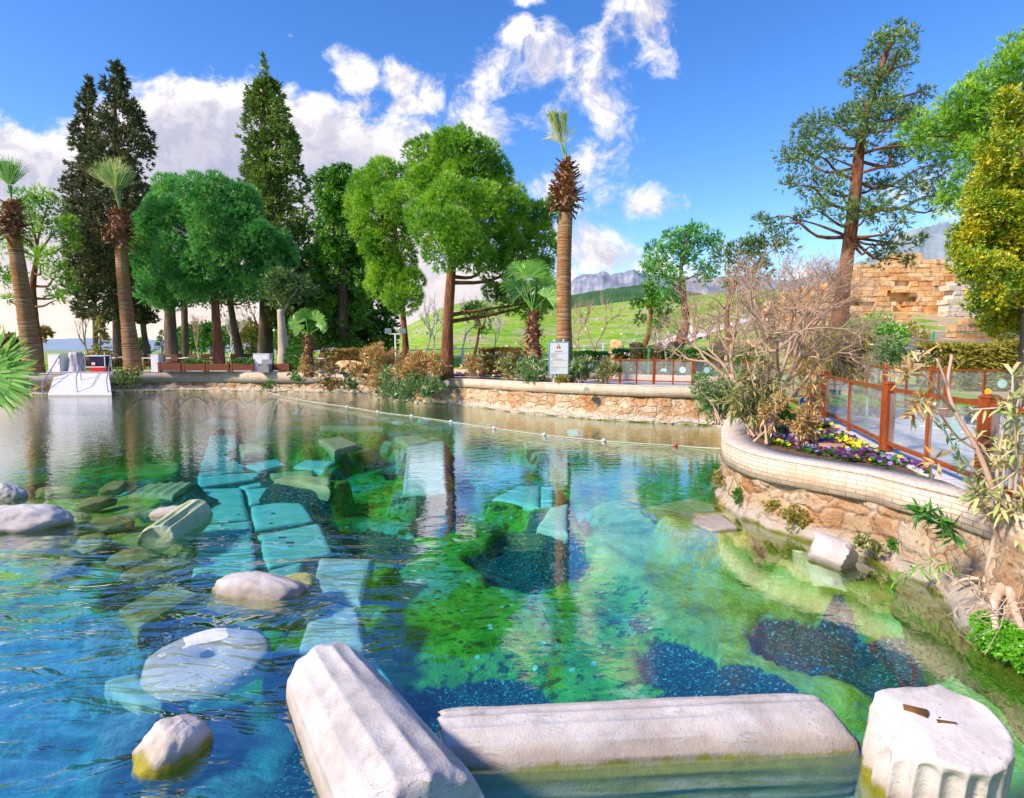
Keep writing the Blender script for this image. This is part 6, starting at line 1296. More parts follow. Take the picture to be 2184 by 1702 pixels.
oleander('oleander', ib, [D(x, y, ib[1]+dz) for x, y, dz in [(1725, 775, 0), (1745, 765, .1), (1705, 795, 0), (1735, 800, -.1), (1700, 775, .2)]], 'dry bamboo like oleander in front of the nearest fence post', L_DRY, 4, L=.16, w=.026, r=.014, nl=34, top=.5, group=GS, sub=3)
shrub('bush', W(1672, 925, .93), [(1668, 885, 16), (1682, 895, 16), (1672, 905, 16)], 9.4, 'dark green spiky bush under the island oleander', L_GREEN, 50, dens=420, L=.12, w=.010, spread=.4, stems=3)
shrub('oleander', W(1530, 905, .6), [(1505, 840, 22), (1525, 855, 26), (1545, 870, 22), (1510, 865, 20), (1535, 835, 20), (1560, 850, 18), (1500, 815, 14), (1530, 880, 16), (1550, 825, 14)], 14.5, 'dense green oleander where the far wall meets the flower bed island', L_OLEG, 51, GS, dens=130, L=.15, w=.028, k=7)

# near right oleander, roots, fern
L_OLEN = leafmat('cream_oleander_leaves', [(.10, .28, .05), (.42, .50, .14), (.78, .66, .36), (.85, .62, .34)], .35, 3)
nb = np.array(W(2142, 1240, .30))
def ND(x, y, dz=0.0): return D(x, y, nb[1]+dz)
oleander('oleander', nb, [ND(2150, 860, .1), ND(2160, 800, .2), ND(2172, 900, 0), ND(2185, 780, .3), ND(2148, 960, .1), ND(2195, 860, 0), ND(2215, 950, -.1), ND(2180, 830, .4), ND(2200, 1000, -.2), ND(2180, 1060, -.2)],
         'large close oleander with many upright stems at the right edge', L_OLEN, 11, L=.17, w=.030, r=.024, nl=24, top=.40, sub=2, group=GS, whorls=4, bark=BARKP)
mbt = thing('leaning_branch', ND(2150, 1225), 'bare pinkish branch leaning left from the close oleander', 'branch')
mb = MB(); C_ = catmull([ND(2150, 1225), ND(2128, 1080, .05), ND(2085, 960, .1), ND(2038, 880, .15), ND(2022, 820, .2), ND(2030, 757, .25)], 6); mb.tube(C_, [.028, .022, .016, .012], 8, rough=.08)
mb.tube(catmull([ND(2085, 960, .1), ND(2040, 930, .1), ND(1995, 870, .0), ND(1965, 850, 0)], 4), [.012, .006], 6); mb.tube(catmull([ND(2024, 835, .2), ND(2012, 800, .2), ND(1998, 765, .2)], 4), [.012, .008], 6)
mb.tube(catmull([ND(2038, 880, .15), ND(1975, 805, 0), ND(1950, 775, 0)], 4), [.011, .006], 6); mb.build('wood', simple('pink_twig', [(.46, .26, .20), (.62, .42, .34)], 5, .8, .3), mbt, True)
rng = np.random.default_rng(3); P, Q = [], []
for (x, y, n, sp) in [(1965, 852, 26, .9), (1950, 775, 8, .5), (1935, 800, 14, .8), (1990, 985, 10, .8), (1945, 880, 10, .8)]:
    P += [ND(x+rng.normal()*6, y+rng.normal()*6, rng.normal()*.05) for _ in range(n)]; Q += list(norm(rng.normal(size=(n, 3))+np.array([-.3, -.1, -.25])))
V, F = needles(rng, np.array(P), np.array(Q), 2, .15, .028, .2, True); mesh_obj('leaves', V, F, L_DRY, mbt)
for k, (x0, y0, x1, y1, lab, mt, L_) in enumerate([(2060, 1180, 1960, 1090, 'green oleander sprig drooping over the brick parapet', L_GREEN, .15), (2020, 1250, 1905, 1215, 'slender green sprig reaching over the water', L_BRIGHT, .14), (2130, 1150, 2010, 905, 'reddish shoot with fresh leaves before the fence', L_OLEG, .10)]):
    b_ = np.array(ND(x0, y0, .0)) if k != 1 else np.array(W(2075, 1215, .35)); e_ = ND(x1, y1, -.1) if k != 1 else W(1915, 1232, .12)
    mid = (b_+np.array(e_))/2+np.array([0, 0, .10 if k < 2 else .0])
    t = thing('oleander_sprig', tuple(b_), lab, 'twig'); C_ = catmull([b_, mid, e_], 8); mb = MB(); mb.tube(C_, [.010, .004], 5); mb.build('stem', TWIG, t)
    pp = C_[4:]; n = len(pp); per = 9 if k == 0 else 4; P_ = np.repeat(pp, per, 0)+rng.normal(size=(n*per, 3))*.015; dv = norm((C_[-1]-C_[0])+0*C_[0]); Dn = norm(dv*.5+rng.normal(size=P_.shape)*.6+np.array([0, 0, -.5 if k < 2 else .1]))
    V, F = needles(rng, P_, Dn, 1, L_, .028 if k != 1 else .018, .1, True); mesh_obj('leaves', V, F, mt, t)
# exposed roots
ROOT = simple('root_bark', [(.40, .26, .17), (.60, .46, .34), (.68, .55, .44)], 6, .9, .6)
t = thing('tree_roots', tuple(nb), 'tangle of pale exposed roots under the close oleander', 'roots'); mb = MB()
for (pp, r) in [([(2142, 1230), (2095, 1185), (2040, 1172), (1990, 1150)], .030), ([(2140, 1245), (2080, 1215), (2030, 1200), (1990, 1185)], .022), ([(2145, 1235), (2120, 1290), (2125, 1340)], .045), ([(2150, 1240), (2165, 1300), (2184, 1350)], .04), ([(2140, 1230), (2110, 1250), (2095, 1290)], .03), ([(2150, 1200), (2145, 1180), (2150, 1120)], .035), ([(2140, 1235), (2060, 1235), (2030, 1250)], .016), ([(2160, 1220), (2190, 1200), (2220, 1190)], .04)]:
    C_ = catmull([W(x, y, .36-.10*i) for i, (x, y) in enumerate(pp)], 6); mb.tube(C_, [r, r*.8, r*.5], 8, rough=.15, seed=r*99)
for q in range(34):
    a_ = np.array(W(rng.uniform(2060, 2184), rng.uniform(1200, 1330), .3)); mb.tube(catmull([a_, a_+rng.normal(size=3)*.10, a_+rng.normal(size=3)*.16], 3), [.006, .003], 3)
mb.build('roots', ROOT, t, True)
def clumps(name, label, spots, mat, seed, dens=500, L=.05, w=.02, cat_='moss', up=.3, k=6):
    rng = np.random.default_rng(seed); P = [(np.array(q[:3]), q[3]) for q in spots]; V, F = puff_foliage(P, rng, dens, k, L, w, .7, up=up, leaf=True, sub=6, down=.9); o = mesh_obj(name, V, F, mat); tag(o, label, cat_); return o
f1 = [(*W(2105+i*24, 1335+j*30+i*12, .12), .085) for i in range(5) for j in range(2)]
clumps('fern', 'bright green maidenhair fern hanging at the right edge above the water', f1, L_BRIGHT, 1, 1500, .035, .02, 'fern')
for k, (x, y, z, r, lab, mt) in enumerate([(1548, 1020, .25, .15, 'green moss tuft at the left tip of the flower bed wall', L_WEEP), (1590, 1062, .22, .13, 'round moss cushion low on the pale rubble wall', L_GREEN), (1660, 1085, .25, .12, 'yellow moss cushion in the middle of the rubble wall', L_WEEP), (1700, 1105, .22, .16, 'wide olive moss patch next to the yellow cushion', L_WEEP),
       (1765, 1108, .20, .10, 'small green moss tuft above the marble stump', L_GREEN), (1850, 1165, .20, .11, 'dry grass tuft right of the marble stump', L_OLEA), (2005, 1200, .15, .09, 'fresh green weed below the parapet near the roots', L_BRIGHT), (1985, 1190, .16, .10, 'small clover patch left of the roots', L_GREEN), (1920, 1170, .2, .08, 'tiny weed on the earth slope', L_GREEN)]):
    q = np.array(W(x, y, z)); clumps('moss_tuft', lab, [(q[0], q[1], q[2], r), (q[0]+r*.8, q[1]-r*.3, q[2]-.03, r*.7), (q[0]-r*.7, q[1]+r*.3, q[2]+.03, r*.6)], mt, 10+k, 800, .045, .016)

# ================================================================= notice board
RED = simple('sign_red', [(.55, .01, .03), (.6, .02, .04)], 3); GREYT = simple('sign_grey', [(.42, .36, .38), (.46, .40, .42)], 3); SIGNW = simple('sign_white', [(.74, .74, .76), (.80, .80, .82)], 2, .5, .05); BLUEF = simple('sign_blue_frame', [(.12, .36, .55), (.16, .42, .6)], 3, .5)
sb = np.array(D(1191, 812, 20.6)); sz = 20.6/FPX; t = thing('notice_board', tuple(sb), 'white notice board with red warning triangle on two posts before the tallest palm', 'sign')
cx, y_ = sb[0], 20.6; zt, zb_ = D(1191, 730, 20.6)[2], D(1191, 797, 20.6)[2]; w_, h_ = 39*sz, zt-zb_
MB().box((cx, y_, (zt+zb_)/2), (w_, .05, h_)).build('board', SIGNW, t)
mb = MB(); mb.box((cx, y_, zt+.012), (w_+.05, .07, .03)).box((cx, y_, zb_-.012), (w_+.05, .07, .03)).box((cx-w_/2-.012, y_, (zt+zb_)/2), (.03, .07, h_)).box((cx+w_/2+.012, y_, (zt+zb_)/2), (.03, .07, h_)); mb.build('frame', BLUEF, t)
for s_ in (-.25, .25): mb = MB(); mb.box((cx+w_*s_*1.05, y_+.06, (zt+.1+.95)/2), (.05, .05, zt+.1-.95)); mb.build('post', WHITE, t)
yf = y_-.0275
def flat(pts, mat, nm, par): return mesh_obj(nm, [(p_[0], yf-(p_[2] if len(p_) > 2 else 0), p_[1]) for p_ in pts], [tuple(range(len(pts)))], mat, par)
zc = zt-.13*h_
flat([(cx-.085, zc-.075), (cx+.085, zc-.075), (cx+.012, zc+.085), (cx-.012, zc+.085)], RED, 'warning_triangle', t)
flat([(cx-.014, zc-.035, .002), (cx+.014, zc-.035, .002), (cx+.018, zc+.055, .002), (cx-.018, zc+.055, .002)], SIGNW, 'exclamation_mark', t)
flat([(cx-.014, zc-.065, .002), (cx+.014, zc-.065, .002), (cx+.014, zc-.045, .002), (cx-.014, zc-.045, .002)], SIGNW, 'exclamation_mark', t)
def text(s_, x, z, size, mat, par, align='CENTER', y=None, rz=0.0, ext=.0):
    cu = bpy.data.curves.new('lettering', 'FONT'); cu.body = s_; cu.size = size; cu.align_x = align; cu.extrude = ext; cu.resolution_u = 2
    tmp = bpy.data.objects.new('tmp', cu); me = bpy.data.meshes.new_from_object(tmp); bpy.data.objects.remove(tmp); me.materials.clear(); me.materials.append(mat)
    o = bpy.data.objects.new('lettering', me); COL.objects.link(o); o.parent = par; o0 = ORG[par.name]
    o.location = (x-o0[0], (yf-.003 if y is None else y)-o0[1], z-o0[2]); o.rotation_euler = (math.pi/2, 0, rz); return o
text('DİKKAT', cx, zt-.31*h_, .075, RED, t); text('ATTENTION', cx-.03, zt-.555*h_, .062, RED, t)
mb1, mb2 = MB(), MB()
for k, (f, ln, m_) in enumerate([(.345, .86, 0), (.375, .3, 0), (.41, .4, 0), (.445, .3, 0), (.475, .2, 0), (.585, .86, 0), (.615, .08, 0), (.645, .08, 0), (.675, .14, 0), (.705, .14, 0), (.765, .35, 1), (.80, .86, 1), (.84, .35, 1), (.875, .3, 1), (.91, .3, 1)]):
    x0 = cx-w_*.43; z0 = zt-f*h_; x = x0; rngt = random.Random(k)
    while x < x0+w_*ln:
        wl = rngt.uniform(.02, .06); (mb2 if m_ else mb1).box((x+wl/2, yf-.002, z0), (wl, .002, .010)); x += wl+.010
mb1.build('small_print', simple('print_red', [(.55, .25, .28), (.58, .28, .3)], 3), t); mb2.build('small_print', GREYT, t)

# ================================================================= flood lamp, wall lights
b = np.array(D(845, 812, 27)); t = thing('flood_lamp', (b[0], b[1], 1.1), 'white lamp post with two square floodlights above the dry oleanders', 'lamp'); zt = D(845, 712, 27)[2]
mb = MB(); mb.tube([(b[0], b[1], 1.0), (b[0], b[1], zt)], .045, 8).box((b[0], b[1], zt), (.62, .06, .05)); mb.build('pole', WHITE, t)
for s_ in (-.34, .34):
    mb = MB(); mb.box((b[0]+s_, b[1], zt+.14), (.30, .14, .22), rx=.25, taper=.9); o = mb.build('lamp_head', STEEL, t); MB().box((b[0]+s_, b[1]-.078, zt+.12), (.24, .01, .16), rx=.25).build('glass', GLASS, o)
for k, (x, y, z, d_) in enumerate([(953, 816, .95, None), (1249, 832, .98, None), (775, 806, .95, None)]):
    q = np.array(W(x, y, z)); mb = MB(); th = [i*math.pi/8 for i in range(16)]
    V = [(q[0]+.12*math.cos(a_), q[1]-.10, z+.12*math.sin(a_)) for a_ in th]+[(q[0]+.10*math.cos(a_), q[1]-.16, z+.10*math.sin(a_)) for a_ in th]+[(q[0]+.12*math.cos(a_), q[1]+.12, z+.12*math.sin(a_)) for a_ in th]
    mb.add(V, [(i, (i+1) % 16, 16+(i+1) % 16, 16+i) for i in range(16)]+[tuple(range(16, 32))]+[(32+i, 32+(i+1) % 16, (i+1) % 16, i) for i in range(16)])
    tag(mb.build('wall_light', BEIGE), ['round beige wall light below the big pine trunk', 'round beige wall light right of the tallest palm', 'round beige wall light on the far parapet near the corner'][k], 'light')

# ================================================================= ramp, rails and cafe at the left
RAMP = simple('ramp_boards', [(.52, .52, .58), (.64, .64, .70)], 1.2, .7, .2, stretch=(1, 12, 1))
a0, a1, b1, b0 = [np.array(D(118, 796, 30.3)), np.array(D(232, 796, 30.3)), np.array(D(238, 842, 28.4)), np.array(D(102, 842, 28.4))]
t = thing('ramp', tuple((b0+b1)/2), 'pale boarded ramp leading down into the pool at left', 'ramp'); mb = MB(); dn = np.array([0, 0, -.12])
n = 12
for k in range(n):
    f0, f1 = k/n+.002, (k+1)/n-.004; q = [a0+(b0-a0)*f0, a1+(b1-a1)*f0, a1+(b1-a1)*f1, a0+(b0-a0)*f1]; V = q+[p_+dn*.4 for p_ in q]; mb.add(V, [(0, 3, 2, 1), (4, 5, 6, 7), (0, 1, 5, 4), (1, 2, 6, 5), (2, 3, 7, 6), (3, 0, 4, 7)])
mb.build('boards', RAMP, t)
q = [a0, a1, b1, b0]; V = [p_+dn*.45 for p_ in q]+[np.array((p_[0], p_[1], -.5)) for p_ in q]; MB().add(V, [(0, 3, 2, 1), (4, 5, 6, 7), (0, 1, 5, 4), (1, 2, 6, 5), (2, 3, 7, 6), (3, 0, 4, 7)]).build('base', BEIGE, t)
for k, (tp, md, bt) in enumerate([((127, 758), (90, 818), (91, 845)), ((180, 758), (162, 804), (165, 838)), ((237, 759), (227, 812), (231, 838))]):
    T0 = np.array(D(*tp, 30.5)); M0 = np.array(D(*md, 28.8)); B0 = np.array(D(*bt, 28.6)); r = thing('handrail', tuple(B0), ['steel handrail on the left side of the ramp', 'steel handrail down the middle of the ramp', 'steel handrail on the right side of the ramp'][k], 'handrail', 'ramp handrails')
    MB().tube([T0, M0], .025, 6).build('rail', STEEL, r); MB().tube([M0, B0], .022, 6).build('post', STEEL, r); MB().tube([T0, (T0[0], T0[1], 1.0)], .022, 6).build('post', STEEL, r); m_ = (T0+M0)/2; MB().tube([m_, (m_[0], m_[1], .5)], .022, 6).build('post', STEEL, r)
def boxthing(name, x0, x1, yt, yb, d_, dep, mat, label, catg, extra=None, z0=1.09):
    A_, B_ = np.array(D(x0, yb, d_)), np.array(D(x1, yt, d_)); c = ((A_[0]+B_[0])/2, d_+dep/2, z0); t = thing(name, c, label, catg); h_ = B_[2]-z0
    mb = MB(); mb.box((c[0], c[1], z0+h_/2), (B_[0]-A_[0], dep, h_)); mb.build('body', mat, t); mb = MB(); mb.box((c[0], c[1], z0+h_+.015), (B_[0]-A_[0]+.04, dep+.04, .03)); mb.build('top', mat, t)
    mb = MB(); mb.box((c[0], d_-.006, z0+h_*.52), ((B_[0]-A_[0])*.84, .012, h_*.84)); dr = mb.build('door', mat, t); MB().box((c[0]+(B_[0]-A_[0])*.33, d_-.02, z0+h_*.5), (.02, .02, .10)).build('handle', STEEL, dr); return t
boxthing('cabinet', 104, 128, 755, 797, 33, .6, WHITE, 'white cabinet at the top left of the ramp', 'cabinet')
boxthing('cabinet', 323, 338, 756, 794, 32.6, .4, WHITE, 'narrow white cabinet left of the first planter', 'cabinet')
boxthing('cabinet', 541, 574, 755, 792, 32.6, .5, WHITE, 'wide white cabinet between the fourth and fifth planters', 'cabinet')
# draped cover
COVER = simple('grey_cover', [(.36, .36, .42), (.55, .54, .60)], 1.5, .6, .8, .06)
A_ = np.array(D(153, 797, 33)); na = 40; Vc = []; hts = [0, .25, .6, .95, 1.12, 1.15]; rr = [.42, .38, .34, .36, .30, .02]
for h_, r in zip(hts, rr):
    for q in range(na): a_ = q*2*math.pi/na; w2 = 1+.10*math.sin(a_*7+h_*2)+.05*math.sin(a_*13); Vc.append((A_[0]+r*w2*math.cos(a_), 33.4+r*w2*math.sin(a_)*.8, 1.09+h_))
tag(MB().add(Vc, [(i*na+j, i*na+(j+1) % na, (i+1)*na+(j+1) % na, (i+1)*na+j) for i in range(5) for j in range(na)]).build('covered_grill', COVER, None, True), 'grey draped cover over an upright object beside the ramp', 'cover')
# kiosk cart
x0, x1 = D(181, 797, 33)[0], D(225, 797, 33)[0]; cx = (x0+x1)/2; t = thing('drinks_cart', (cx, 33.3, 1.09), 'dark blue display cart in a white frame with a red base', 'cart'); w_ = x1-x0
MB().box((cx+.12, 33.3, 1.22), (w_*.72, .55, .22)).build('red_base', simple('red_plastic', [(.62, .005, .01), (.66, .02, .02)], 3, .4, .1), t)
MB().box((cx+.08, 33.3, 1.66), (w_*.74, .4, .62)).build('display_panel', simple('navy_panel', [(.015, .015, .05), (.03, .03, .08)], 3, .3, .1), t)
mb = MB()
for xx in (x0, x1-.05): mb.box((xx, 33.08, 1.65), (.04, .04, 1.12))
mb.box((cx, 33.08, 2.0), (w_, .04, .05)).box((cx, 33.08, 1.36), (w_, .04, .05)).box((cx, 33.5, 2.02), (w_, .04, .04)); mb.build('frame', WHITE, t); MB().box((cx-.12, 33.07, 1.55), (.20, .02, .16)).build('price_tag', simple('cream_tag', [(.75, .5, .35), (.8, .6, .45)], 5), t)
# planters
pl0 = None
for k, (xa, xb, pl, lab) in enumerate([(338, 386, 0, 'wooden planter box, leftmost of the row of four'), (389, 438, 1, 'wooden planter box with a bushy top, second from the left'), (440, 489, 0, 'wooden planter box in front of the spotted red trunk'), (492, 541, 1, 'wooden planter box with a bushy top next to the white cabinet'), (571, 617, 0, 'wooden planter box standing alone right of the white cabinet')]):
    d_ = 32.4; xm = D((xa+xb)/2, 790, d_)[0]; wd_ = (xb-xa)*d_/FPX
    t = thing('planter', (xm, d_+.25, 1.09), lab, 'planter', 'wooden planters on the terrace')
    for s_, dy_ in ((-1, 0), (1, 0)): MB().box((xm+s_*(wd_/2-.06), d_+.02, 1.09+.27), (.12, .12, .54)).build('post', PLANTERWOOD, t)
    for r_ in range(3): MB().box((xm, d_, 1.09+.16+r_*.125), (wd_-.22, .06, .118)).build('board', PLANTERWOOD, t)
    MB().box((xm, d_+.28, 1.09+.24), (wd_-.24, .5, .30)).build('soil_box', SOIL, t)
    if pl:
        rng = np.random.default_rng(k); pf = [(np.array((xm+q*wd_*.2, d_+.2, 1.62)), .22) for q in (-1.8, -.9, 0, .9, 1.8)]; V, F = puff_foliage(pf, rng, 160, 5, .09, .04, .7, leaf=True, sub=6); o = mesh_obj('planter_shrub', V, F, L_GREEN); tag(o, 'low green shrub growing in the planter %s' % ('second from the left' if k == 1 else 'next to the white cabinet'), 'shrub')
# wicker chair
WICK = simple('grey_wicker', [(.22, .20, .20), (.42, .40, .40)], 30, .9, .8); q = np.array(D(563, 793, 31.9)); t = thing('wicker_armchair', (q[0], q[1], 1.09), 'grey wicker armchair in front of the wide white cabinet', 'chair')
MB().box((q[0], q[1]+.2, 1.32), (.58, .5, .46)).build('seat', WICK, t); MB().box((q[0], q[1]+.45, 1.55), (.58, .10, .5), rx=-.1).build('backrest', WICK, t)
for s_ in (-.27, .27): MB().box((q[0]+s_, q[1]+.2, 1.52), (.10, .5, .10)).build('armrest', WICK, t)
# cafe tables and chairs
def mk_table():
    t = thing('cafe_table', (0, 0, 0), 'pale rectangular cafe table on the terrace', 'table', 'tables on the cafe terrace'); ORG[t.name] = np.zeros(3)
    MB().box((0, 0, .74), (1.5, .8, .05)).build('tabletop', WHITE, t)
    for x in (-.65, .65):
        for y in (-.32, .32): MB().box((x, y, .36), (.06, .06, .72)).build('leg', DARKWOOD, t)
    return t
def mk_chair():
    t = thing('cafe_chair', (0, 0, 0), 'dark brown cafe chair beside a pale table', 'chair', 'chairs on the cafe terrace'); ORG[t.name] = np.zeros(3)
    MB().box((0, 0, .45), (.46, .46, .05)).build('seat', DARKWOOD, t); MB().box((0, .22, .78), (.46, .04, .42), rx=-.12).build('backrest', DARKWOOD, t)
    for x in (-.2, .2):
        for y in (-.2, .2): MB().box((x, y, .22), (.04, .04, .44)).build('leg', DARKWOOD, t)
    return t
T0, C0_ = mk_table(), mk_chair(); first = [True, True]; rng = np.random.default_rng(8)
for k, (x, d_) in enumerate([(150, 36), (195, 37), (238, 38), (165, 41), (215, 42), (320, 37), (378, 36), (405, 39), (440, 38), (500, 39), (520, 43), (350, 43), (270, 43), (690, 35), (730, 36)]):
    q = D(x, 770, d_); rz = rng.uniform(-.3, .3)
    if first[0]: T0.location = (q[0], d_, gz(q[0], d_)); T0.rotation_euler = (0, 0, rz); first[0] = False
    else: copy_tree(T0, (q[0], d_, gz(q[0], d_)), rz)
    for (dx, dy, r_) in [(-.45, .75, 0), (.45, .75, 0), (-.4, -.75, math.pi), (.45, -.75, math.pi)][:rng.integers(2, 5)]:
        p_ = (q[0]+dx, d_+dy, gz(q[0], d_))
        if first[1]: C0_.location = p_; C0_.rotation_euler = (0, 0, r_); first[1] = False
        else: copy_tree(C0_, p_, r_+rng.uniform(-.3, .3))
# topiary
q = D(538, 772, 44); t = thing('topiary', (q[0], 44, 1.1), 'dark clipped topiary of two stacked balls behind the planters', 'topiary'); rng = np.random.default_rng(2)
pf = [(np.array((q[0], 44, 1.75)), .95), (np.array((q[0], 44, 3.1)), .62)]; V, F = puff_foliage(pf, rng, 90, 6, .10, .06, .6, leaf=True, sub=3); mesh_obj('leaves', V, F, L_GREEN, t); MB().tube([(q[0], 44, 1), (q[0], 44, 3)], .08, 6).build('trunk', BARKG, t)

# ================================================================= hillside: ruins, rails, path
def ruin_mat(name, cols):
    m, tt, out = newmat(name); g = tt.node('ShaderNodeNewGeometry').outputs['Random Per Island']; o = tt.node('ShaderNodeTexCoord').outputs['Object']
    c = tt.ramp(tt.m('ADD', tt.m('MULTIPLY', g, .7), tt.m('MULTIPLY', tt.noise(o, 1.5, 5), .4)), cols); c = tt.mix(tt.m('MULTIPLY', tt.mr(tt.noise(o, 2.2, 9, .75), .50, .62), .75), c, (.30, .15, .07))
    principled(tt, out, c, .95, .15, tt.noise(o, 4, 7, .7), .8, .08); return m
RUIN = ruin_mat('orange_ruin_stone', [(.52, .22, .08), (.72, .38, .16), (.80, .50, .24), (.84, .66, .46)]); RUINW = ruin_mat('pale_ruin_stone', [(.50, .40, .32), (.64, .55, .46), (.70, .62, .54)])
def ashlar(name, x0, x1, d_, y0, top, rowh, bw, thick, mat, label, seed, holes=(), catg='wall', d2=None):
    "courses of separate rough blocks; top: list (px x, px y) of the broken crest"
    rng = np.random.default_rng(seed); mb = MB(); xa, xb = D(x0, 700, d_)[0], D(x1, 700, d_)[0]; za = D(x0, y0, d_)[2]; tx = [D(q[0], q[1], d_)[0] for q in top]; tz = [D(q[0], q[1], d_)[2] for q in top]
    hz = [(D(a, 0, d_)[0], D(b, 0, d_)[0], D(0, c, d_)[2], D(0, e, d_)[2]) for a, b, c, e in holes]; z = za
    zmax = max(tz)
    while z < zmax:
        h_ = rowh*rng.uniform(.75, 1.25); x = xa+rng.uniform(-.3, 0)*bw
        while x < xb:
            w_ = bw*rng.uniform(.55, 1.5); xm = x+w_/2; lim = np.interp(xm, tx, tz)
            if z+h_*.6 < lim+rng.normal()*.12 and not any(a-w_*.35 < xm < b+w_*.35 and e-.1 < z+h_/2 < c for a, b, c, e in hz):
                f = (x-xa)/(xb-xa); dd = d_+(0 if d2 is None else (d2-d_)*f); dp = rng.uniform(-.05, .05)+(.35 if rng.random() < .02 else 0); mb.box((xm, dd+thick/2+dp, z+h_/2), (w_*.972, thick, h_*.95), rz=rng.normal()*.012, rx=rng.normal()*.01)
            x += w_
        z += h_
    for a, b, c, e in hz: mb.box(((a+b)/2, d_+thick*.62, (c+e)/2), (b-a+1.2, .2, c-e+.8)).box(((a+b)/2, d_-.02, c+.14), (b-a+.9, .5, .30))
    xs_ = np.linspace(xa, xb, 24); zs_ = np.maximum(np.interp(xs_, tx, tz)-rowh*1.1, za+.1); ds_ = d_+(0 if d2 is None else (d2-d_))*np.linspace(0, 1, 24)
    V = [(x, d_+thick*.25, za) for x in xs_]+[(x, d_+thick*.25, z) for x, z in zip(xs_, zs_)]+[(x, d_+thick*.8, za) for x in xs_]+[(x, d_+thick*.8, z) for x, z in zip(xs_, zs_)]
    if not hz: mb.add(V, [f for i in range(23) for f in ((i, i+1, 25+i, 24+i), (24+i, 25+i, 73+i, 72+i), (72+i, 73+i, 49+i, 48+i))])
    o = mb.build(name, mat); tag(o, label, catg); return o
ashlar('ruin_wall', 1640, 2095, 52, 715, [(1640, 655), (1700, 622), (1760, 604), (1804, 592), (1846, 572), (1890, 553), (1925, 545), (2006, 548), (2034, 568), (2056, 601), (2072, 630), (2095, 665)], .46, .95, 1.2, RUIN, 'big orange ruined wall of squared blocks with a dark doorway', 1, holes=[(1948, 1971, 624, 661), (1834, 1850, 634, 654)])
ashlar('ruin_wall', 2020, 2110, 50, 720, [(2020, 660), (2040, 600), (2050, 596), (2070, 625), (2090, 650), (2110, 668)], .42, .7, 1.2, RUINW, 'pale broken masonry leaning against the right end of the orange ruin', 2)
ashlar('ruin_wall', 2043, 2230, 36, 745, [(2043, 694), (2120, 690), (2130, 700), (2230, 708)], .40, .8, .8, RUIN, 'low orange block wall behind the dry tangled hedge', 3)
ashlar('ruin_wall', 1860, 1930, 46, 715, [(1860, 668), (1925, 664), (1930, 672)], .5, 1.0, 1.0, RUIN, 'dark topped low wall in front of the orange ruin', 4)
for k, (y, d_, xa, xb) in enumerate([(700, 44, 1920, 2050), (714, 40, 1915, 2050), (728, 36, 1905, 2060), (742, 31, 1905, 2060), (756, 26, 1900, 2070)]):
    ashlar('stone_step', xa, xb, d_, y+16, [(xa, y), (xb, y-2)], .26, .8, 1.5, RUINW, ['highest', 'second highest', 'middle', 'second lowest', 'lowest'][k]+' course of pale stone steps right of the bright bush', 10+k, catg='step')
rng = np.random.default_rng(12)
BL = [(1316, 735, 34, 'orange squared stub'), (1357, 742, 32, 'dark squared stone block'), (1405, 744, 30, 'grey squared stone block'), (1440, 742, 30, 'dark upright stone block'), (1530, 735, 32, 'dark low stone block'), (1600, 738, 30, 'brown squared stone block'), (1480, 780, 26, 'small grey stone'), (1640, 740, 30, 'weathered stone block')]
for k, (x, y, d_, lab) in enumerate(BL):
    q = np.array(D(x, y, d_)); z0 = gz(q[0], q[1]); h_ = max(.4, q[2]-z0+.3); m_ = RUIN if k in (0, 5) else BARKG
    rock('stone_block', (q[0], q[1], z0+h_/2-.05), (.36, .32, h_/2+.05), m_, lab+' standing on the lawn, number from left' if 0 else lab+[' left of the small lone pine', ' just right of the small lone pine', ' by the leaning pine trunk', ' right of the leaning pine trunk', ' left of the bare shrub', ' behind the bare shrub stems', ' above the far fence post', ' at the foot of the orange ruin'][k], 80+k, rng.random(), rough=.15, box=6, catg='stone block', n=40)
# scattered small stones on the hill are countless
V_, F_ = [], []; mb = MB(); rng = np.random.default_rng(13)
for q in range(300):
    x = rng.uniform(860, 1700); d_ = rng.uniform(46, 120); X_ = (x-1092)/FPX*d_
    if fbm(np.array([X_*.06, d_*.05, 3.3]), 3) < .47: continue
    s_ = rng.uniform(.12, .45); mb.box((X_, d_, gz(X_, d_)+s_*.2), (s_*rng.uniform(1, 2.2), s_, s_*.8), rz=rng.uniform(0, 3), rx=rng.normal()*.2, taper=.7)
tag(mb.build('scattered_stones', BARKP, recenter=False), 'pale stones scattered over the green hillside', 'stones', kind='stuff')
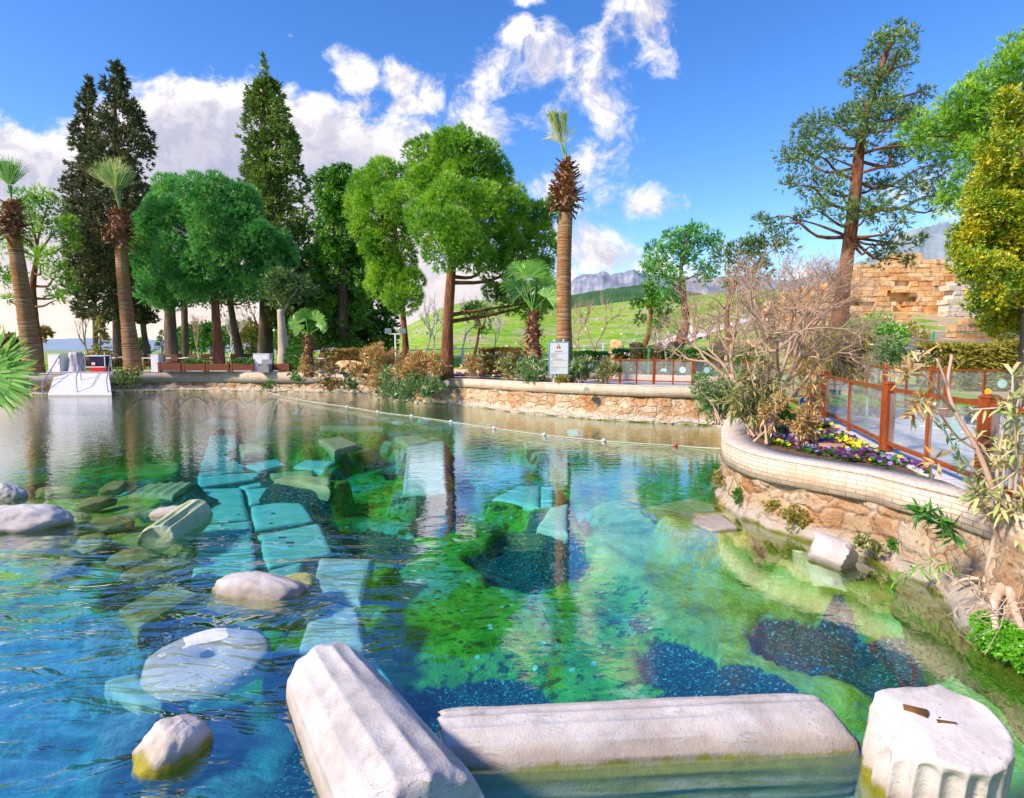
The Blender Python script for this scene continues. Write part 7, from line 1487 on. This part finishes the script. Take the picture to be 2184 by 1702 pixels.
# path climbing the hill
pp = [(1180, 748, 46), (1290, 738, 50), (1370, 728, 56), (1440, 716, 64), (1500, 706, 72), (1620, 700, 78), (1700, 694, 84)]
C_ = catmull([((x-1092)/FPX*d_, d_, 0) for x, y, d_ in pp], 8); N = nrm2(C_); V = []
for a_ in (-1.6, 0, 1.6): Q = C_+N*a_; Q[:, 2] = hill(Q[:, 0], Q[:, 1])+.10; V.append(Q)
V = np.stack(V, 1); i = np.arange(len(C_)-1)[:, None]*3+np.arange(2)[None]; struct(mesh_obj('path', V.reshape(-1, 3), np.stack([i, i+3, i+4, i+1], -1).reshape(-1, 4), simple('gravel_path', [(.60, .50, .46), (.72, .62, .58)], 2, .95, .3), recenter=False))
def railfence(name, pts, h, label, step=2.2, r=.05, mat=WHITE, stone=False, rails=(.95, .5)):
    C_ = resamp(catmull([(*q, 0) for q in pts], 6), step); C_[:, 2] = hill(C_[:, 0], C_[:, 1]); t = thing(name, tuple(C_[0]), label, 'fence')
    for p_ in C_: MB().box((p_[0], p_[1], p_[2]+h/2-.05), (r*2, r*2, h+.1)).build('post', mat, t)
    for f in rails: MB().tube(C_+np.array((0, 0, h*f)), r*.5, 4).build('rail', mat, t)
    return t
def hp(x, d_): return ((x-1092)/FPX*d_, d_)
railfence('rail_fence', [hp(1200, 47), hp(1300, 53), (hp(1370, 59)), hp(1440, 67), hp(1520, 75), hp(1640, 82)], 1.1, 'white post and rail fence climbing along the hill path', 3.0, .07)
railfence('rail_fence', [hp(860, 42), hp(930, 43), hp(1000, 44), hp(1110, 45)], 1.2, 'white rail fence with stone posts beyond the lawn', 2.8, .09)
GREENP = simple('green_paint', [(.02, .30, .14), (.05, .42, .22)], 3, .5)
railfence('wire_fence', [hp(1215, 25.5), hp(1345, 25), hp(1440, 24.5), hp(1560, 24)], 1.35, 'thin green metal fence in front of the hedges', 2.2, .03, GREENP, rails=(.98, .05))
railfence('wire_fence', [hp(1985, 21), hp(2120, 21), hp(2300, 21)], 1.9, 'green metal fence posts behind the dry tangled hedge', 2.3, .03, GREENP, rails=(.98,))
q = D(1476, 700, 66); MB_ = MB(); z0 = gz(q[0], 66); MB_.lathe([(.4, 0), (.4, .2), (.28, .3), (.24, 2.2), (.34, 2.4), (.34, 2.5)], (q[0], 66, z0), 12); tag(MB_.build('column_stump', RUINW, None, True), 'white ancient column stump standing beside the hill path', 'column')
# orange boulder under the cedar, blue notices
rock('boulder', D(752, 785, 32.5), (.95, .5, .42), RUIN, 'rounded orange boulder on the terrace under the dark cedar', 95, 0, rough=.2, box=4)
BLUE = simple('blue_sign', [(.02, .14, .52), (.04, .2, .6)], 3, .5); YEL = simple('yellow_sign', [(.8, .5, .02), (.8, .55, .05)], 3)
q = D(2105, 850, 12.5); t = thing('pool_sign', tuple(q), 'small blue sign with a yellow disc seen through the farthest right fence', 'sign')
MB().box((q[0], q[1], q[2]), (.22, .02, .22)).build('plate', BLUE, t); mb = MB(); mb.lathe([(.075, 0), (.075, .012)], (0, 0, 0), 18); V = np.concatenate(mb.V); V = np.stack([V[:, 0]+q[0], -V[:, 2]+q[1]-.012, V[:, 1]+q[2]+.15], 1); mesh_obj('disc', V, mb.F, YEL, t)
for dz in (-.02, .03): MB().tube(catmull([(q[0]-.08, q[1]-.016, q[2]+dz), (q[0]-.03, q[1]-.016, q[2]+dz+.02), (q[0]+.02, q[1]-.016, q[2]+dz-.01), (q[0]+.08, q[1]-.016, q[2]+dz+.01)], 4), .008, 4).build('wave_mark', WHITE, t)
MB().box((q[0], q[1]+.03, (q[2]-.1+.945)/2), (.04, .04, q[2]-.1-.945)).build('post', WHITE, t)
q = np.array(W(2085, 905, .945)); mb = MB(); mb.lathe([(.16, 0), (.20, .05), (.25, .26), (.27, .30), (.22, .30), (.20, .22)], tuple(q), 20); o = mb.build('flower_pot', simple('navy_ceramic', [(.01, .03, .12), (.02, .06, .2)], 3, .25, .1), None, True); tag(o, 'dark blue bowl shaped pot on the boardwalk', 'pot')
q = np.array(W(1722, 888, .945)); t = thing('folded_parasol', tuple(q), 'folded blue and white parasol leaning by the nearest fence post', 'parasol')
m, tt, out = newmat('blue_pattern_cloth'); o_ = tt.node('ShaderNodeTexCoord').outputs['Object']; principled(tt, out, tt.ramp(tt.noise(o_, 14, 2), [((.02, .16, .5), .4), ((.75, .8, .85), .55)], 'CONSTANT'), .8)
V = []; na = 24
for h_, r in [(0.1, .05), (.2, .17), (.55, .15), (.8, .07), (.92, .02)]:
    for k in range(na): a_ = k*2*math.pi/na; w2 = 1+.25*math.sin(a_*8); V.append((q[0]+r*w2*math.cos(a_)+h_*.06, q[1]+r*w2*math.sin(a_), q[2]+h_*.62))
MB().add(V, [(i*na+j, i*na+(j+1) % na, (i+1)*na+(j+1) % na, (i+1)*na+j) for i in range(4) for j in range(na)]).build('cloth', m, t, True); MB().tube([q, q+np.array((.05, 0, .62))], .012, 6).build('pole', STEEL, t)
